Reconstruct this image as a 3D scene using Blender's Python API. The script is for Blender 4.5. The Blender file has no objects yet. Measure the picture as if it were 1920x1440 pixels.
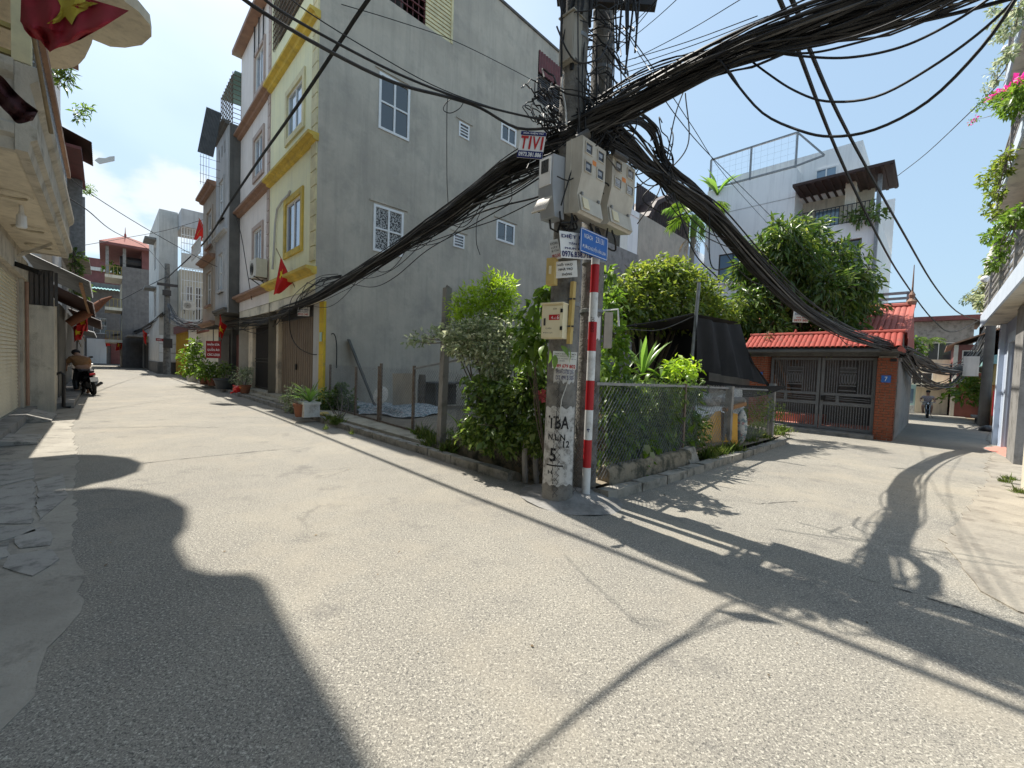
import bpy, math, random
import numpy as np
from mathutils import Vector, Matrix, noise as mnoise
SC = bpy.context.scene
COL = SC.collection
R = math.radians
# camera
FPX = 776.0            # focal length in photo pixels (photo 1920 wide)
CAMH = 1.4
PITCH = math.atan(30 / 776)
ROLL = 0.035
_fw = np.array([0, math.cos(PITCH), -math.sin(PITCH)])
_r0 = np.array([1.0, 0, 0])
_u0 = np.cross(_r0, _fw)
_rt = _r0 * math.cos(ROLL) + _u0 * math.sin(ROLL)
_up = -_r0 * math.sin(ROLL) + _u0 * math.cos(ROLL)
cam = bpy.data.cameras.new('camera')
cam.sensor_width = 36.0
cam.lens = FPX / 1920 * 36.0
cam.clip_start = 0.05
cam.clip_end = 2000
camo = bpy.data.objects.new('camera', cam)
COL.objects.link(camo)
camo.matrix_world = Matrix(((_rt[0], _up[0], -_fw[0], 0), (_rt[1], _up[1], -_fw[1], 0),
       (_rt[2], _up[2], -_fw[2], CAMH), (0, 0, 0, 1)))
SC.camera = camo
# sky, sun, exposure
SUN_EL = R(59.5)
SUN_XY = (-0.645, 0.764)                     # horizontal direction towards the sun
SUN_AZ = math.atan2(SUN_XY[0], SUN_XY[1])    # measured from +Y towards +X
world = bpy.data.worlds.new('World')
SC.world = world
world.use_nodes = True
wn, wl = world.node_tree.nodes, world.node_tree.links
wn.clear()
_out = wn.new('ShaderNodeOutputWorld')
_bg = wn.new('ShaderNodeBackground')
_bg.inputs['Strength'].default_value = 0.13
_sky = wn.new('ShaderNodeTexSky')
_sky.sky_type = 'NISHITA'
_sky.sun_disc = False
_sky.sun_elevation = SUN_EL
_sky.sun_rotation = SUN_AZ
_sky.altitude = 0
_sky.air_density = 1.0
_sky.dust_density = 2.2
_sky.ozone_density = 1.2
# thin cumulus and high haze: noise on the view direction, whiter towards the horizon
_tc = wn.new('ShaderNodeTexCoord')
def _wm(op, a, b=None, c=None):
 n = wn.new('ShaderNodeMath'); n.operation = op
 for i, v in enumerate((a, b, c)):
  if v is None: continue
  if isinstance(v, (int, float)): n.inputs[i].default_value = v
  else: wl.new(v, n.inputs[i])
 return n.outputs[0]
_sep = wn.new('ShaderNodeSeparateXYZ'); wl.new(_tc.outputs['Generated'], _sep.inputs[0])
_nz = wn.new('ShaderNodeTexNoise'); _nz.inputs['Scale'].default_value = 5.5
_nz.inputs['Detail'].default_value = 9; _nz.inputs['Roughness'].default_value = 0.58
_mp = wn.new('ShaderNodeMapping'); _mp.inputs['Scale'].default_value = (1, 1, 1.8)
wl.new(_tc.outputs['Generated'], _mp.inputs[0]); wl.new(_mp.outputs[0], _nz.inputs['Vector'])
_nl = wn.new('ShaderNodeTexNoise'); _nl.inputs['Scale'].default_value = 2.2
_nl.inputs['Detail'].default_value = 4
wl.new(_mp.outputs[0], _nl.inputs['Vector'])
# cloud banks are denser in some directions than others
def _bank(d, width):
 vm = wn.new('ShaderNodeVectorMath'); vm.operation = 'DISTANCE'
 wl.new(_tc.outputs['Generated'], vm.inputs[0]); vm.inputs[1].default_value = d
 return _wm('SUBTRACT', 1.0, _wm('DIVIDE', vm.outputs['Value'], width))
def _dirn(px, py):
 d = _fw + _rt * (px - 960) / FPX + _up * (720 - py) / FPX
 return tuple(d / np.linalg.norm(d))
_b1 = _wm('MAXIMUM', _bank(_dirn(340, 385), 0.17), _bank(_dirn(190, 420), 0.15))
_b1 = _wm('MAXIMUM', _b1, _bank(_dirn(60, 380), 0.25))
_b1 = _wm('MAXIMUM', _wm('MULTIPLY', _b1, 1.0), 0.0)
_cl = _wm('ADD', _wm('MULTIPLY', _nz.outputs['Fac'], 1.5), _wm('MULTIPLY', _b1, 0.95))
_mr = wn.new('ShaderNodeMapRange'); _mr.inputs['From Min'].default_value = 1.22
_mr.inputs['From Max'].default_value = 1.5; _mr.interpolation_type = 'SMOOTHSTEP'
wl.new(_cl, _mr.inputs['Value'])
_hz = wn.new('ShaderNodeMapRange'); _hz.inputs['From Min'].default_value = 0.42
_hz.inputs['From Max'].default_value = 0.75; _hz.inputs['To Max'].default_value = 0.35
wl.new(_nl.outputs['Fac'], _hz.inputs['Value'])
_low = wn.new('ShaderNodeMapRange'); _low.inputs['From Min'].default_value = 0.0
_low.inputs['From Max'].default_value = 0.95; _low.inputs['To Min'].default_value = 0.80
_low.inputs['To Max'].default_value = 0.48
wl.new(_sep.outputs['Z'], _low.inputs['Value'])
_f = _wm('ADD', _low.outputs[0], _wm('MULTIPLY', _hz.outputs[0], 0.5))
_mix = wn.new('ShaderNodeMix'); _mix.data_type = 'RGBA'
wl.new(_f, _mix.inputs[0]); wl.new(_sky.outputs[0], _mix.inputs[6])
_mix.inputs[7].default_value = (1.74, 2.5, 3.1, 1)
_mx2 = wn.new('ShaderNodeMix'); _mx2.data_type = 'RGBA'
wl.new(_wm('MULTIPLY', _mr.outputs[0], 0.85), _mx2.inputs[0]); wl.new(_mix.outputs[2], _mx2.inputs[6]); _mx2.inputs[7].default_value = (3.7, 3.95, 4.15, 1)
wl.new(_mx2.outputs[2], _bg.inputs['Color']); wl.new(_bg.outputs[0], _out.inputs['Surface'])
sun = bpy.data.lights.new('sun', 'SUN')
sun.energy = 3.8
sun.angle = R(0.55)
sun.color = (1.0, 0.95, 0.86)
suno = bpy.data.objects.new('sun', sun)
COL.objects.link(suno)
_sd = Vector((SUN_XY[0] * math.cos(SUN_EL), SUN_XY[1] * math.cos(SUN_EL), math.sin(SUN_EL)))
suno.rotation_euler = _sd.to_track_quat('Z', 'Y').to_euler()
suno.location = (-20, 20, 40)
SC.view_settings.view_transform = 'Standard'
SC.view_settings.look = 'None'
SC.view_settings.exposure = 1.06
SC.view_settings.gamma = 1.0
SC.view_settings.use_curve_mapping = False
SC.cycles.max_bounces = 8
SC.cycles.transparent_max_bounces = 16
# street frame: x = n (across the left street), y = s (along it), z up
ANG = R(44.6)
NL = np.array([math.cos(ANG), math.sin(ANG), 0])
UL = np.array([-math.sin(ANG), math.cos(ANG), 0])
O3 = np.array([0, 0, CAMH])
def world_of(p): return NL * p[0] + UL * p[1] + np.array([0, 0, p[2]])
def street_of(P): return np.array([P @ NL, P @ UL, P[2]])
def ray(px, py):
 d = _fw + _rt * (px - 960) / FPX + _up * (720 - py) / FPX
 return d / d[1]
def terr(n): return -0.025 * max(0.0, min(n, 70) - 4.5)
def PN(px, py, n):           # photo point on the plane n = const (street frame)
 d = street_of(ray(px, py)); t = n / d[0]
 return np.array([n, d[1] * t, CAMH + d[2] * t])
def PS(px, py, s):           # ... on the plane s = const
 d = street_of(ray(px, py)); t = s / d[1]
 return np.array([d[0] * t, s, CAMH + d[2] * t])
def PY(px, py, Y):           # ... at a depth in metres
 d = street_of(ray(px, py)) * Y
 return np.array([d[0], d[1], CAMH + d[2]])
def PG(px, py, dz=0.0):      # ... on the ground
 d = street_of(ray(px, py)); Y = 5.0
 for i in range(80):
  Y = .5 * Y + .5 * (terr(d[0] * Y) + dz - CAMH) / d[2]
 return np.array([d[0] * Y, d[1] * Y, CAMH + d[2] * Y])
rnd = random.Random(7)
nrg = np.random.default_rng(11)
# materials
_mats = {}
def lin(c):
 """sRGB 0..255 or hex -> linear rgba"""
 if isinstance(c, str):
  c = [int(c[i:i + 2], 16) for i in (0, 2, 4)]
 return tuple(((v / 255) / 12.92 if v / 255 < .04045 else (((v / 255) + .055) / 1.055) ** 2.4) for v in c) + (1.0,)
def rgb(r, g, b): return (r, g, b, 1.0)
def mat(name, col, col2=None, scale=2.0, rough=.85, bump=0.0, bscale=60.0, metal=0.0, streak=None, streak_amt=.5,
  detail=5.0, spec=.4, lo=.35, hi=.65, island=None, dirt=None, dirt_scale=1.3, dirt_lo=.52, dirt_hi=.7):
 m = bpy.data.materials.new(name); m.use_nodes = True
 nt = m.node_tree; N, L = nt.nodes, nt.links
 b = N['Principled BSDF']
 b.inputs['Roughness'].default_value = rough
 b.inputs['Metallic'].default_value = metal
 b.inputs['Specular IOR Level'].default_value = spec
 b.inputs['Base Color'].default_value = col
 geo = N.new('ShaderNodeNewGeometry')
 cur = None
 if col2 is not None:
  t = N.new('ShaderNodeTexNoise'); t.inputs['Scale'].default_value = scale; t.inputs['Detail'].default_value = detail
  t.inputs['Roughness'].default_value = .62
  L.new(geo.outputs['Position'], t.inputs['Vector'])
  r = N.new('ShaderNodeMapRange'); r.inputs['From Min'].default_value = lo; r.inputs['From Max'].default_value = hi
  L.new(t.outputs['Fac'], r.inputs['Value'])
  mx = N.new('ShaderNodeMix'); mx.data_type = 'RGBA'
  L.new(r.outputs[0], mx.inputs[0]); mx.inputs[6].default_value = col; mx.inputs[7].default_value = col2
  cur = mx.outputs[2]
 def over(fac, c):
  nonlocal cur
  mx = N.new('ShaderNodeMix'); mx.data_type = 'RGBA'
  L.new(fac, mx.inputs[0])
  if cur is None: mx.inputs[6].default_value = col
  else: L.new(cur, mx.inputs[6])
  mx.inputs[7].default_value = c
  cur = mx.outputs[2]
 if island is not None:                      # each loose piece its own tone
  mx = N.new('ShaderNodeMapRange'); mx.inputs['From Min'].default_value = 0
  mx.inputs['To Max'].default_value = 1
  L.new(geo.outputs['Random Per Island'], mx.inputs['Value'])
  over(mx.outputs[0], island)
 if streak is not None:                      # rain streaks running down a wall
  mp = N.new('ShaderNodeMapping'); mp.inputs['Scale'].default_value = (2.6, 2.6, .16)
  L.new(geo.outputs['Position'], mp.inputs[0])
  t = N.new('ShaderNodeTexNoise'); t.inputs['Scale'].default_value = 1.6; t.inputs['Detail'].default_value = 7
  t.inputs['Roughness'].default_value = .7
  L.new(mp.outputs[0], t.inputs['Vector'])
  r = N.new('ShaderNodeMapRange'); r.inputs['From Min'].default_value = .48; r.inputs['From Max'].default_value = .74
  r.inputs['To Max'].default_value = streak_amt
  L.new(t.outputs['Fac'], r.inputs['Value']); over(r.outputs[0], streak)
 if dirt is not None:
  t = N.new('ShaderNodeTexNoise'); t.inputs['Scale'].default_value = dirt_scale; t.inputs['Detail'].default_value = 9
  t.inputs['Roughness'].default_value = .68
  L.new(geo.outputs['Position'], t.inputs['Vector'])
  r = N.new('ShaderNodeMapRange'); r.inputs['From Min'].default_value = dirt_lo; r.inputs['From Max'].default_value = dirt_hi
  L.new(t.outputs['Fac'], r.inputs['Value']); over(r.outputs[0], dirt)
 if cur is not None: L.new(cur, b.inputs['Base Color'])
 if bump:
  t = N.new('ShaderNodeTexNoise'); t.inputs['Scale'].default_value = bscale; t.inputs['Detail'].default_value = 4
  L.new(geo.outputs['Position'], t.inputs['Vector'])
  bp = N.new('ShaderNodeBump'); bp.inputs['Strength'].default_value = bump; bp.inputs['Distance'].default_value = .02
  L.new(t.outputs['Fac'], bp.inputs['Height']); L.new(bp.outputs[0], b.inputs['Normal'])
 _mats[name] = m
 return m
def leafmat(name, c1, c2, c3, rough=.42, trans=.3, spec=.5):
 m = bpy.data.materials.new(name); m.use_nodes = True
 nt = m.node_tree; N, L = nt.nodes, nt.links
 b = N['Principled BSDF']
 b.inputs['Roughness'].default_value = rough; b.inputs['Specular IOR Level'].default_value = spec
 geo = N.new('ShaderNodeNewGeometry')
 cr = N.new('ShaderNodeValToRGB')
 cr.color_ramp.elements[0].color = c1; cr.color_ramp.elements[1].color = c3
 e = cr.color_ramp.elements.new(.6); e.color = c2
 L.new(geo.outputs['Random Per Island'], cr.inputs['Fac'])
 L.new(cr.outputs[0], b.inputs['Base Color'])
 tr = N.new('ShaderNodeBsdfTranslucent')
 hs = N.new('ShaderNodeHueSaturation'); hs.inputs['Value'].default_value = 2.1; hs.inputs['Saturation'].default_value = 1.1
 L.new(cr.outputs[0], hs.inputs['Color']); L.new(hs.outputs[0], tr.inputs['Color'])
 ms = N.new('ShaderNodeMixShader'); ms.inputs[0].default_value = trans * 1.45
 L.new(b.outputs[0], ms.inputs[1]); L.new(tr.outputs[0], ms.inputs[2])
 L.new(ms.outputs[0], N['Material Output'].inputs['Surface'])
 _mats[name] = m
 return m
def glassmat(name, col, rough=.06):
 m = bpy.data.materials.new(name); m.use_nodes = True
 b = m.node_tree.nodes['Principled BSDF']
 b.inputs['Base Color'].default_value = col
 b.inputs['Roughness'].default_value = rough
 b.inputs['Specular IOR Level'].default_value = .9
 b.inputs['Coat Weight'].default_value = .6
 b.inputs['Coat Roughness'].default_value = .03
 return m
# mesh building in the street frame
class MB:
 def __init__(s): s.v = []; s.f = []; s.m = []; s.mi = 0
 def add(s, vs, fs):
  o = len(s.v); s.v.extend(tuple(p) for p in vs)
  for f in fs: s.f.append(tuple(i + o for i in f)); s.m.append(s.mi)
 def box(s, a0, a1, b0, b1, c0, c1):
  s.add([(a0, b0, c0), (a1, b0, c0), (a1, b1, c0), (a0, b1, c0), (a0, b0, c1), (a1, b0, c1), (a1, b1, c1), (a0, b1, c1)],
   [(0, 3, 2, 1), (4, 5, 6, 7), (0, 1, 5, 4), (1, 2, 6, 5), (2, 3, 7, 6), (3, 0, 4, 7)])
  return s
 def obox(s, c, ax, ay, az):          # centre and three half-axis vectors
  c, ax, ay, az = (np.array(q, float) for q in (c, ax, ay, az))
  P = [c + ax * i + ay * j + az * k for k in (-1, 1) for i, j in ((-1, -1), (1, -1), (1, 1), (-1, 1))]
  s.add(P, [(0, 3, 2, 1), (4, 5, 6, 7), (0, 1, 5, 4), (1, 2, 6, 5), (2, 3, 7, 6), (3, 0, 4, 7)])
  return s
 def bar(s, p, q, w, h=None, up=(0, 0, 1)):   # square bar between two points
  p, q = np.array(p, float), np.array(q, float); d = q - p; l = np.linalg.norm(d)
  if l < 1e-6: return s
  d /= l; u = np.array(up, float)
  if abs(d @ u) > .97: u = np.array([1., 0, 0])
  x = np.cross(d, u); x /= np.linalg.norm(x); y = np.cross(x, d)
  return s.obox((p + q) / 2, d * l / 2, x * w / 2, y * (h or w) / 2)
 def quad(s, *p): s.add(p, [tuple(range(len(p)))]); return s
 def prism(s, pts, axis, a, b):      # polygon in the two other axes, extruded on AXIS from a to b
  n = len(pts)
  def mk(q, t):
   q = list(q); q.insert(axis, t); return q
  V = [mk(q, a) for q in pts] + [mk(q, b) for q in pts]
  F = [tuple(range(n - 1, -1, -1)), tuple(range(n, 2 * n))] + [(i, (i + 1) % n, n + (i + 1) % n, n + i) for i in range(n)]
  s.add(V, F); return s
 def tube(s, pts, r, k=6, cap=True, closed=False):
  P = np.array(pts, float); n = len(P)
  if np.ndim(r) == 0: r = [r] * n
  T = np.gradient(P, axis=0) if n > 1 else P
  if closed: T = np.roll(P, -1, 0) - np.roll(P, 1, 0)
  T /= np.maximum(np.linalg.norm(T, axis=1), 1e-9)[:, None]
  u = np.array([0, 0, 1.]) if abs(T[0][2]) < .9 else np.array([1., 0, 0])
  V = []
  for i in range(n):
   x = np.cross(T[i], u)
   lx = np.linalg.norm(x)
   x = x / lx if lx > 1e-6 else np.array([1., 0, 0])
   y = np.cross(x, T[i]); u = y
   for j in range(k):
    a = 2 * math.pi * j / k
    V.append(P[i] + (x * math.cos(a) + y * math.sin(a)) * r[i])
  F = []
  for i in range(n if closed else n - 1):
   for j in range(k):
    i2 = (i + 1) % n
    F.append((i * k + j, i * k + (j + 1) % k, i2 * k + (j + 1) % k, i2 * k + j))
  if cap and not closed:
   F.append(tuple(range(k - 1, -1, -1))); F.append(tuple((n - 1) * k + j for j in range(k)))
  s.add(V, F); return s
 def lathe(s, prof, c, k=16, axis=(0, 0, 1), cap=True):   # prof: (radius, height) pairs
  c = np.array(c, float); az = np.array(axis, float); az /= np.linalg.norm(az)
  ax = np.cross(az, [0, 0, 1.] if abs(az[2]) < .9 else [1., 0, 0]); ax /= np.linalg.norm(ax); ay = np.cross(az, ax)
  V = [c + az * h + (ax * math.cos(2 * math.pi * j / k) + ay * math.sin(2 * math.pi * j / k)) * r for r, h in prof for j in range(k)]
  F = [(i * k + j, i * k + (j + 1) % k, (i + 1) * k + (j + 1) % k, (i + 1) * k + j) for i in range(len(prof) - 1) for j in range(k)]
  if cap: F += [tuple(range(k - 1, -1, -1)), tuple((len(prof) - 1) * k + j for j in range(k))]
  s.add(V, F); return s
 def grid(s, G):                       # G[i][j] = point
  n, m = len(G), len(G[0])
  s.add([p for row in G for p in row], [(i * m + j, i * m + j + 1, (i + 1) * m + j + 1, (i + 1) * m + j) for i in range(n - 1) for j in range(m - 1)])
  return s
 def ball(s, c, r, sc=(1, 1, 1), k=10, rings=7):
  prof = [(max(1e-4, math.sin(math.pi * i / rings)) * r, -math.cos(math.pi * i / rings) * r * sc[2]) for i in range(rings + 1)]
  o = len(s.v); s.lathe(prof, c, k, cap=False)
  for i in range(o, len(s.v)):
   p = s.v[i]; s.v[i] = (c[0] + (p[0] - c[0]) * sc[0], c[1] + (p[1] - c[1]) * sc[1], p[2])
  return s
 def wall(s, o, u, w, zs, outn, holes, depth=.12):
  """Vertical wall from o along unit u, width w, heights zs=(z0,z1), facing outn; holes (u0,u1,z0,z1) with reveals."""
  o, u, nn = (np.array(q, float) for q in (o, u, outn))
  us = sorted({0, w, *[h[0] for h in holes], *[h[1] for h in holes]}); us = [x for x in us if 0 <= x <= w]
  zz = sorted({zs[0], zs[1], *[h[2] for h in holes], *[h[3] for h in holes]}); zz = [x for x in zz if zs[0] <= x <= zs[1]]
  P = lambda a, z, d=0: o + u * a + np.array([0, 0, z]) - nn * d
  for i in range(len(us) - 1):
   for j in range(len(zz) - 1):
    ca, cz = (us[i] + us[i + 1]) / 2, (zz[j] + zz[j + 1]) / 2
    if any(h[0] < ca < h[1] and h[2] < cz < h[3] for h in holes): continue
    s.quad(P(us[i], zz[j]), P(us[i + 1], zz[j]), P(us[i + 1], zz[j + 1]), P(us[i], zz[j + 1]))
  for a0, a1, z0, z1 in holes:
   s.quad(P(a0, z0), P(a1, z0), P(a1, z0, depth), P(a0, z0, depth)); s.quad(P(a0, z1), P(a1, z1), P(a1, z1, depth), P(a0, z1, depth))
   s.quad(P(a0, z0), P(a0, z1), P(a0, z1, depth), P(a0, z0, depth)); s.quad(P(a1, z0), P(a1, z1), P(a1, z1, depth), P(a1, z0, depth))
  return s
 def mesh(s, name, mats, off=(0, 0, 0), smooth=False):
  me = bpy.data.meshes.new(name)
  V = np.array(s.v, float).reshape(-1, 3) - np.array(off, float)
  me.from_pydata(V.tolist(), [], s.f)
  if not isinstance(mats, (list, tuple)): mats = [mats]
  for m in mats: me.materials.append(m)
  if len(mats) > 1: me.polygons.foreach_set('material_index', s.m)
  if smooth:
   me.polygons.foreach_set('use_smooth', [True] * len(me.polygons))
   try: me.set_sharp_from_angle(angle=R(40))
   except Exception: pass
  me.update()
  return me
class Thing:
 """One thing: an Empty at its base (street coordinates), its parts are children."""
 def __init__(s, name, label, cat, base, group=None, rot=0.0):
  s.base = np.array(base, float)
  o = s.o = bpy.data.objects.new(name, None); COL.objects.link(o)
  o.empty_display_size = .2
  o.location = world_of(s.base); o.rotation_euler = (0, 0, ANG + rot)
  o['label'] = label; o['category'] = cat
  if group: o['group'] = group
 def part(s, name, mb, mats, parent=None, smooth=False, label=None, stuff=False):
  ob = bpy.data.objects.new(name, mb.mesh(name, mats, s.base, smooth) if isinstance(mb, MB) else mb)
  COL.objects.link(ob); ob.parent = parent or s.o
  if label: ob['label'] = label
  if stuff: ob['kind'] = 'stuff'
  return ob
 def inst(s, name, me, loc, rot=(0, 0, 0), scale=(1, 1, 1), parent=None):
  ob = bpy.data.objects.new(name, me); COL.objects.link(ob); ob.parent = parent or s.o
  ob.location = np.array(loc, float) - s.base; ob.rotation_euler = rot; ob.scale = scale
  return ob
def single(name, label, cat, mb, mats, base=None, group=None, smooth=False):
 if base is None:
  V = np.array(mb.v); base = (V.min(0) + V.max(0)) / 2; base[2] = V[:, 2].min()
 ob = bpy.data.objects.new(name, mb.mesh(name, mats, base, smooth)); COL.objects.link(ob)
 ob.location = world_of(np.array(base, float)); ob.rotation_euler = (0, 0, ANG)
 ob['label'] = label; ob['category'] = cat
 if group: ob['group'] = group
 return ob
def struct(name, mb, mats, parent=None, smooth=False, kind='structure'):
 ob = bpy.data.objects.new(name, mb.mesh(name, mats, (0, 0, 0), smooth)); COL.objects.link(ob)
 if parent is None: ob.rotation_euler = (0, 0, ANG); ob['kind'] = kind
 else: ob.parent = parent
 return ob
def copy_tree(o, loc=None, rot=None, parent=None):
 c = o.copy(); COL.objects.link(c)
 if parent is not None: c.parent = parent
 if loc is not None: c.location = loc
 if rot is not None: c.rotation_euler = rot
 for ch in list(o.children): copy_tree(ch, parent=c)
 return c
# lettering: font outlines turned into thin meshes
_dg = None
def text_mb(lines, O, U, V, w, mb=None, fat=.0, squeeze=True):
 """lines: list of (text, v_low, v_high) in metres on the panel with origin O (lower left), U right, V up (unit); the widest spans w (or own width)."""
 mb = mb or MB()
 O, U, V = (np.array(q, float) for q in (O, U, V)); N = np.cross(U, V)
 for it in lines:
  txt, v0, v1 = it[:3]; u0, u1 = it[3:5] if len(it) > 4 else (w * .06, w * .94)
  cu = bpy.data.curves.new('lettering', 'FONT'); cu.body = txt; cu.size = 1.0; cu.offset = fat; cu.resolution_u = 2
  ob = bpy.data.objects.new('lettering', cu); COL.objects.link(ob)
  bpy.context.view_layer.update()
  ev = ob.evaluated_get(bpy.context.evaluated_depsgraph_get())
  me = ev.to_mesh()
  P = np.array([v.co for v in me.vertices]) if len(me.vertices) else np.zeros((0, 3))
  F = [tuple(p.vertices) for p in me.polygons]
  ev.to_mesh_clear(); bpy.data.objects.remove(ob); bpy.data.curves.remove(cu)
  if not len(P): continue
  a0, a1 = P[:, 0].min(), P[:, 0].max(); b0, b1 = P[:, 1].min(), P[:, 1].max()
  X = u0 + (P[:, 0] - a0) / max(a1 - a0, 1e-6) * (u1 - u0); Yv = v0 + (P[:, 1] - b0) / max(b1 - b0, 1e-6) * (v1 - v0)
  mb.add([O + U * x + V * y + N * .0 for x, y in zip(X, Yv)], F)
 return mb
def panel(T, name, O, U, V, w, h, th, m, parent=None, label=None):
 O, U, V = (np.array(q, float) for q in (O, U, V)); N = np.cross(U, V)
 mb = MB().obox(O + U * w / 2 + V * h / 2 - N * th / 2, U * w / 2, V * h / 2, N * th / 2)
 return T.part(name, mb, m, parent, label=label)
# material palette
def asphalt():
 m = bpy.data.materials.new('asphalt'); m.use_nodes = True
 nt = m.node_tree; N, L = nt.nodes, nt.links
 b = N['Principled BSDF']; b.inputs['Roughness'].default_value = .88; b.inputs['Specular IOR Level'].default_value = .3
 geo = N.new('ShaderNodeNewGeometry')
 def noise(sc, det=5, rough=.6):
  t = N.new('ShaderNodeTexNoise'); t.inputs['Scale'].default_value = sc; t.inputs['Detail'].default_value = det
  t.inputs['Roughness'].default_value = rough; L.new(geo.outputs['Position'], t.inputs['Vector']); return t.outputs['Fac']
 def rng(v, a, b_, c=0., d=1.):
  r = N.new('ShaderNodeMapRange'); r.inputs['From Min'].default_value = a; r.inputs['From Max'].default_value = b_
  r.inputs['To Min'].default_value = c; r.inputs['To Max'].default_value = d; L.new(v, r.inputs['Value']); return r.outputs[0]
 def mixc(f, a, c, blend='MIX'):
  x = N.new('ShaderNodeMix'); x.data_type = 'RGBA'; x.blend_type = blend
  if isinstance(f, float): x.inputs[0].default_value = f
  else: L.new(f, x.inputs[0])
  for i, v in ((6, a), (7, c)):
   if isinstance(v, tuple): x.inputs[i].default_value = v
   else: L.new(v, x.inputs[i])
  return x.outputs[2]
 c = mixc(rng(noise(.55, 6), .35, .65), rgb(.205, .192, .165), rgb(.265, .247, .208))
 c = mixc(rng(noise(3.2, 7, .7), .45, .8, 0, .45), c, rgb(.15, .142, .13))
 c = mixc(rng(noise(.22, 4, .55), .47, .62, 0, .45), c, rgb(.150, .145, .138))
 # stones in the binder: light, dark and in-between chips
 for sc, cc, lo, hi in ((80, rgb(.50, .47, .40), .56, .645), (66, rgb(.085, .08, .074), .56, .65), (170, rgb(.44, .41, .35), .555, .64), (120, rgb(.08, .077, .07), .56, .65)):
  c = mixc(rng(noise(sc, 2, .5), lo, hi, 0, .78), c, cc)
 v = N.new('ShaderNodeTexVoronoi'); v.inputs['Scale'].default_value = 55; L.new(geo.outputs['Position'], v.inputs['Vector'])
 chip = rng(v.outputs['Distance'], .16, .10)
 sel = rng(noise(38, 1), .60, .62)
 mm = N.new('ShaderNodeMath'); mm.operation = 'MULTIPLY'; L.new(chip, mm.inputs[0]); L.new(sel, mm.inputs[1])
 c = mixc(mm.outputs[0], c, rgb(.58, .55, .50))
 # dust washed over the far part and the verges
 c = mixc(rng(noise(.9, 8, .65), .48, .70, 0, .6), c, rgb(.32, .285, .225))
 c = mixc(rng(noise(1.6, 9, .72), .56, .74, 0, .7), c, rgb(.105, .10, .095))
 # hairline cracks
 w = N.new('ShaderNodeTexVoronoi'); w.feature = 'DISTANCE_TO_EDGE'; w.inputs['Scale'].default_value = .42
 nz = N.new('ShaderNodeTexNoise'); nz.inputs['Scale'].default_value = 1.7; nz.inputs['Detail'].default_value = 8
 L.new(geo.outputs['Position'], nz.inputs['Vector'])
 vm = N.new('ShaderNodeVectorMath'); vm.operation = 'MULTIPLY_ADD'; L.new(nz.outputs['Color'], vm.inputs[0]); vm.inputs[1].default_value = (1.1, 1.1, 0)
 L.new(geo.outputs['Position'], vm.inputs[2]); L.new(vm.outputs[0], w.inputs['Vector'])
 ck = rng(w.outputs['Distance'], .009, .002)
 m2 = N.new('ShaderNodeMath'); m2.operation = 'MULTIPLY'; L.new(ck, m2.inputs[0]); L.new(rng(noise(.7, 3), .55, .63, 0, .3), m2.inputs[1])
 c = mixc(m2.outputs[0], c, rgb(.06, .057, .053))
 L.new(c, b.inputs['Base Color'])
 bp = N.new('ShaderNodeBump'); bp.inputs['Strength'].default_value = .55; bp.inputs['Distance'].default_value = .006
 L.new(noise(120, 3, .6), bp.inputs['Height']); L.new(bp.outputs[0], b.inputs['Normal'])
 _mats['asphalt'] = m
 return m
asphalt()
mat('dirt', rgb(.26, .215, .155), rgb(.18, .15, .11), 3, .95, .5, 30)
mat('verge', rgb(.315, .285, .235), rgb(.24, .218, .182), 2.2, .95, .6, 34, dirt=rgb(.16, .14, .115), dirt_scale=3.5, detail=9)
mat('pavement', rgb(.37, .342, .29), rgb(.26, .24, .204), 1.6, .92, .5, 45, dirt=rgb(.10, .095, .085), dirt_scale=2.6, detail=9)
mat('slab', rgb(.37, .35, .315), rgb(.29, .275, .25), 3, .92, .35, 60, dirt=rgb(.11, .105, .095), dirt_scale=6)
mat('kerb_concrete', rgb(.34, .32, .28), rgb(.24, .225, .195), 5, .93, .6, 55, dirt=rgb(.10, .098, .085), dirt_scale=4.5, dirt_lo=.5, dirt_hi=.66)
mat('sidewalk', rgb(.42, .385, .30), rgb(.30, .27, .21), 3, .95, .5, 45, dirt=rgb(.19, .17, .135), dirt_scale=3)
mat('mossy_wall', rgb(.27, .228, .165), rgb(.17, .145, .105), 5, .95, .8, 30, dirt=rgb(.055, .055, .04), dirt_scale=5, dirt_lo=.48, dirt_hi=.62)
mat('cement_wall', rgb(.49, .442, .365), rgb(.41, .37, .308), .8, .93, .6, 9, streak=rgb(.26, .245, .215), streak_amt=.5, dirt=rgb(.31, .29, .252), dirt_scale=1.1, dirt_lo=.5, dirt_hi=.75, detail=9, lo=.4, hi=.6)
mat('yellow_paint', rgb(.86, .82, .53), rgb(.80, .77, .52), 1.6, .85, .2, 60, streak=rgb(.42, .43, .33), streak_amt=.3)
mat('gold_trim', rgb(.70, .50, .09), rgb(.48, .34, .07), 3, .8, .1, 60, streak=rgb(.25, .19, .08), streak_amt=.5)
mat('cream_trim', rgb(.74, .66, .40), rgb(.55, .49, .31), 3, .8)
mat('pink_paint', rgb(.83, .76, .71), rgb(.77, .70, .65), 1.6, .85, .2, 60, streak=rgb(.40, .37, .35), streak_amt=.35)
mat('brown_trim', rgb(.34, .205, .14), rgb(.26, .155, .11), 3, .8, streak=rgb(.15, .10, .08), streak_amt=.5)
mat('pink_trim', rgb(.48, .38, .33), rgb(.42, .33, .29), 3, .8)
mat('white_frame', rgb(.78, .78, .77), rgb(.70, .70, .69), 6, .45)
mat('glass_dark', rgb(.03, .035, .04)); _mats['glass_dark'] = glassmat('window_glass_dark', rgb(.035, .04, .045))
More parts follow.
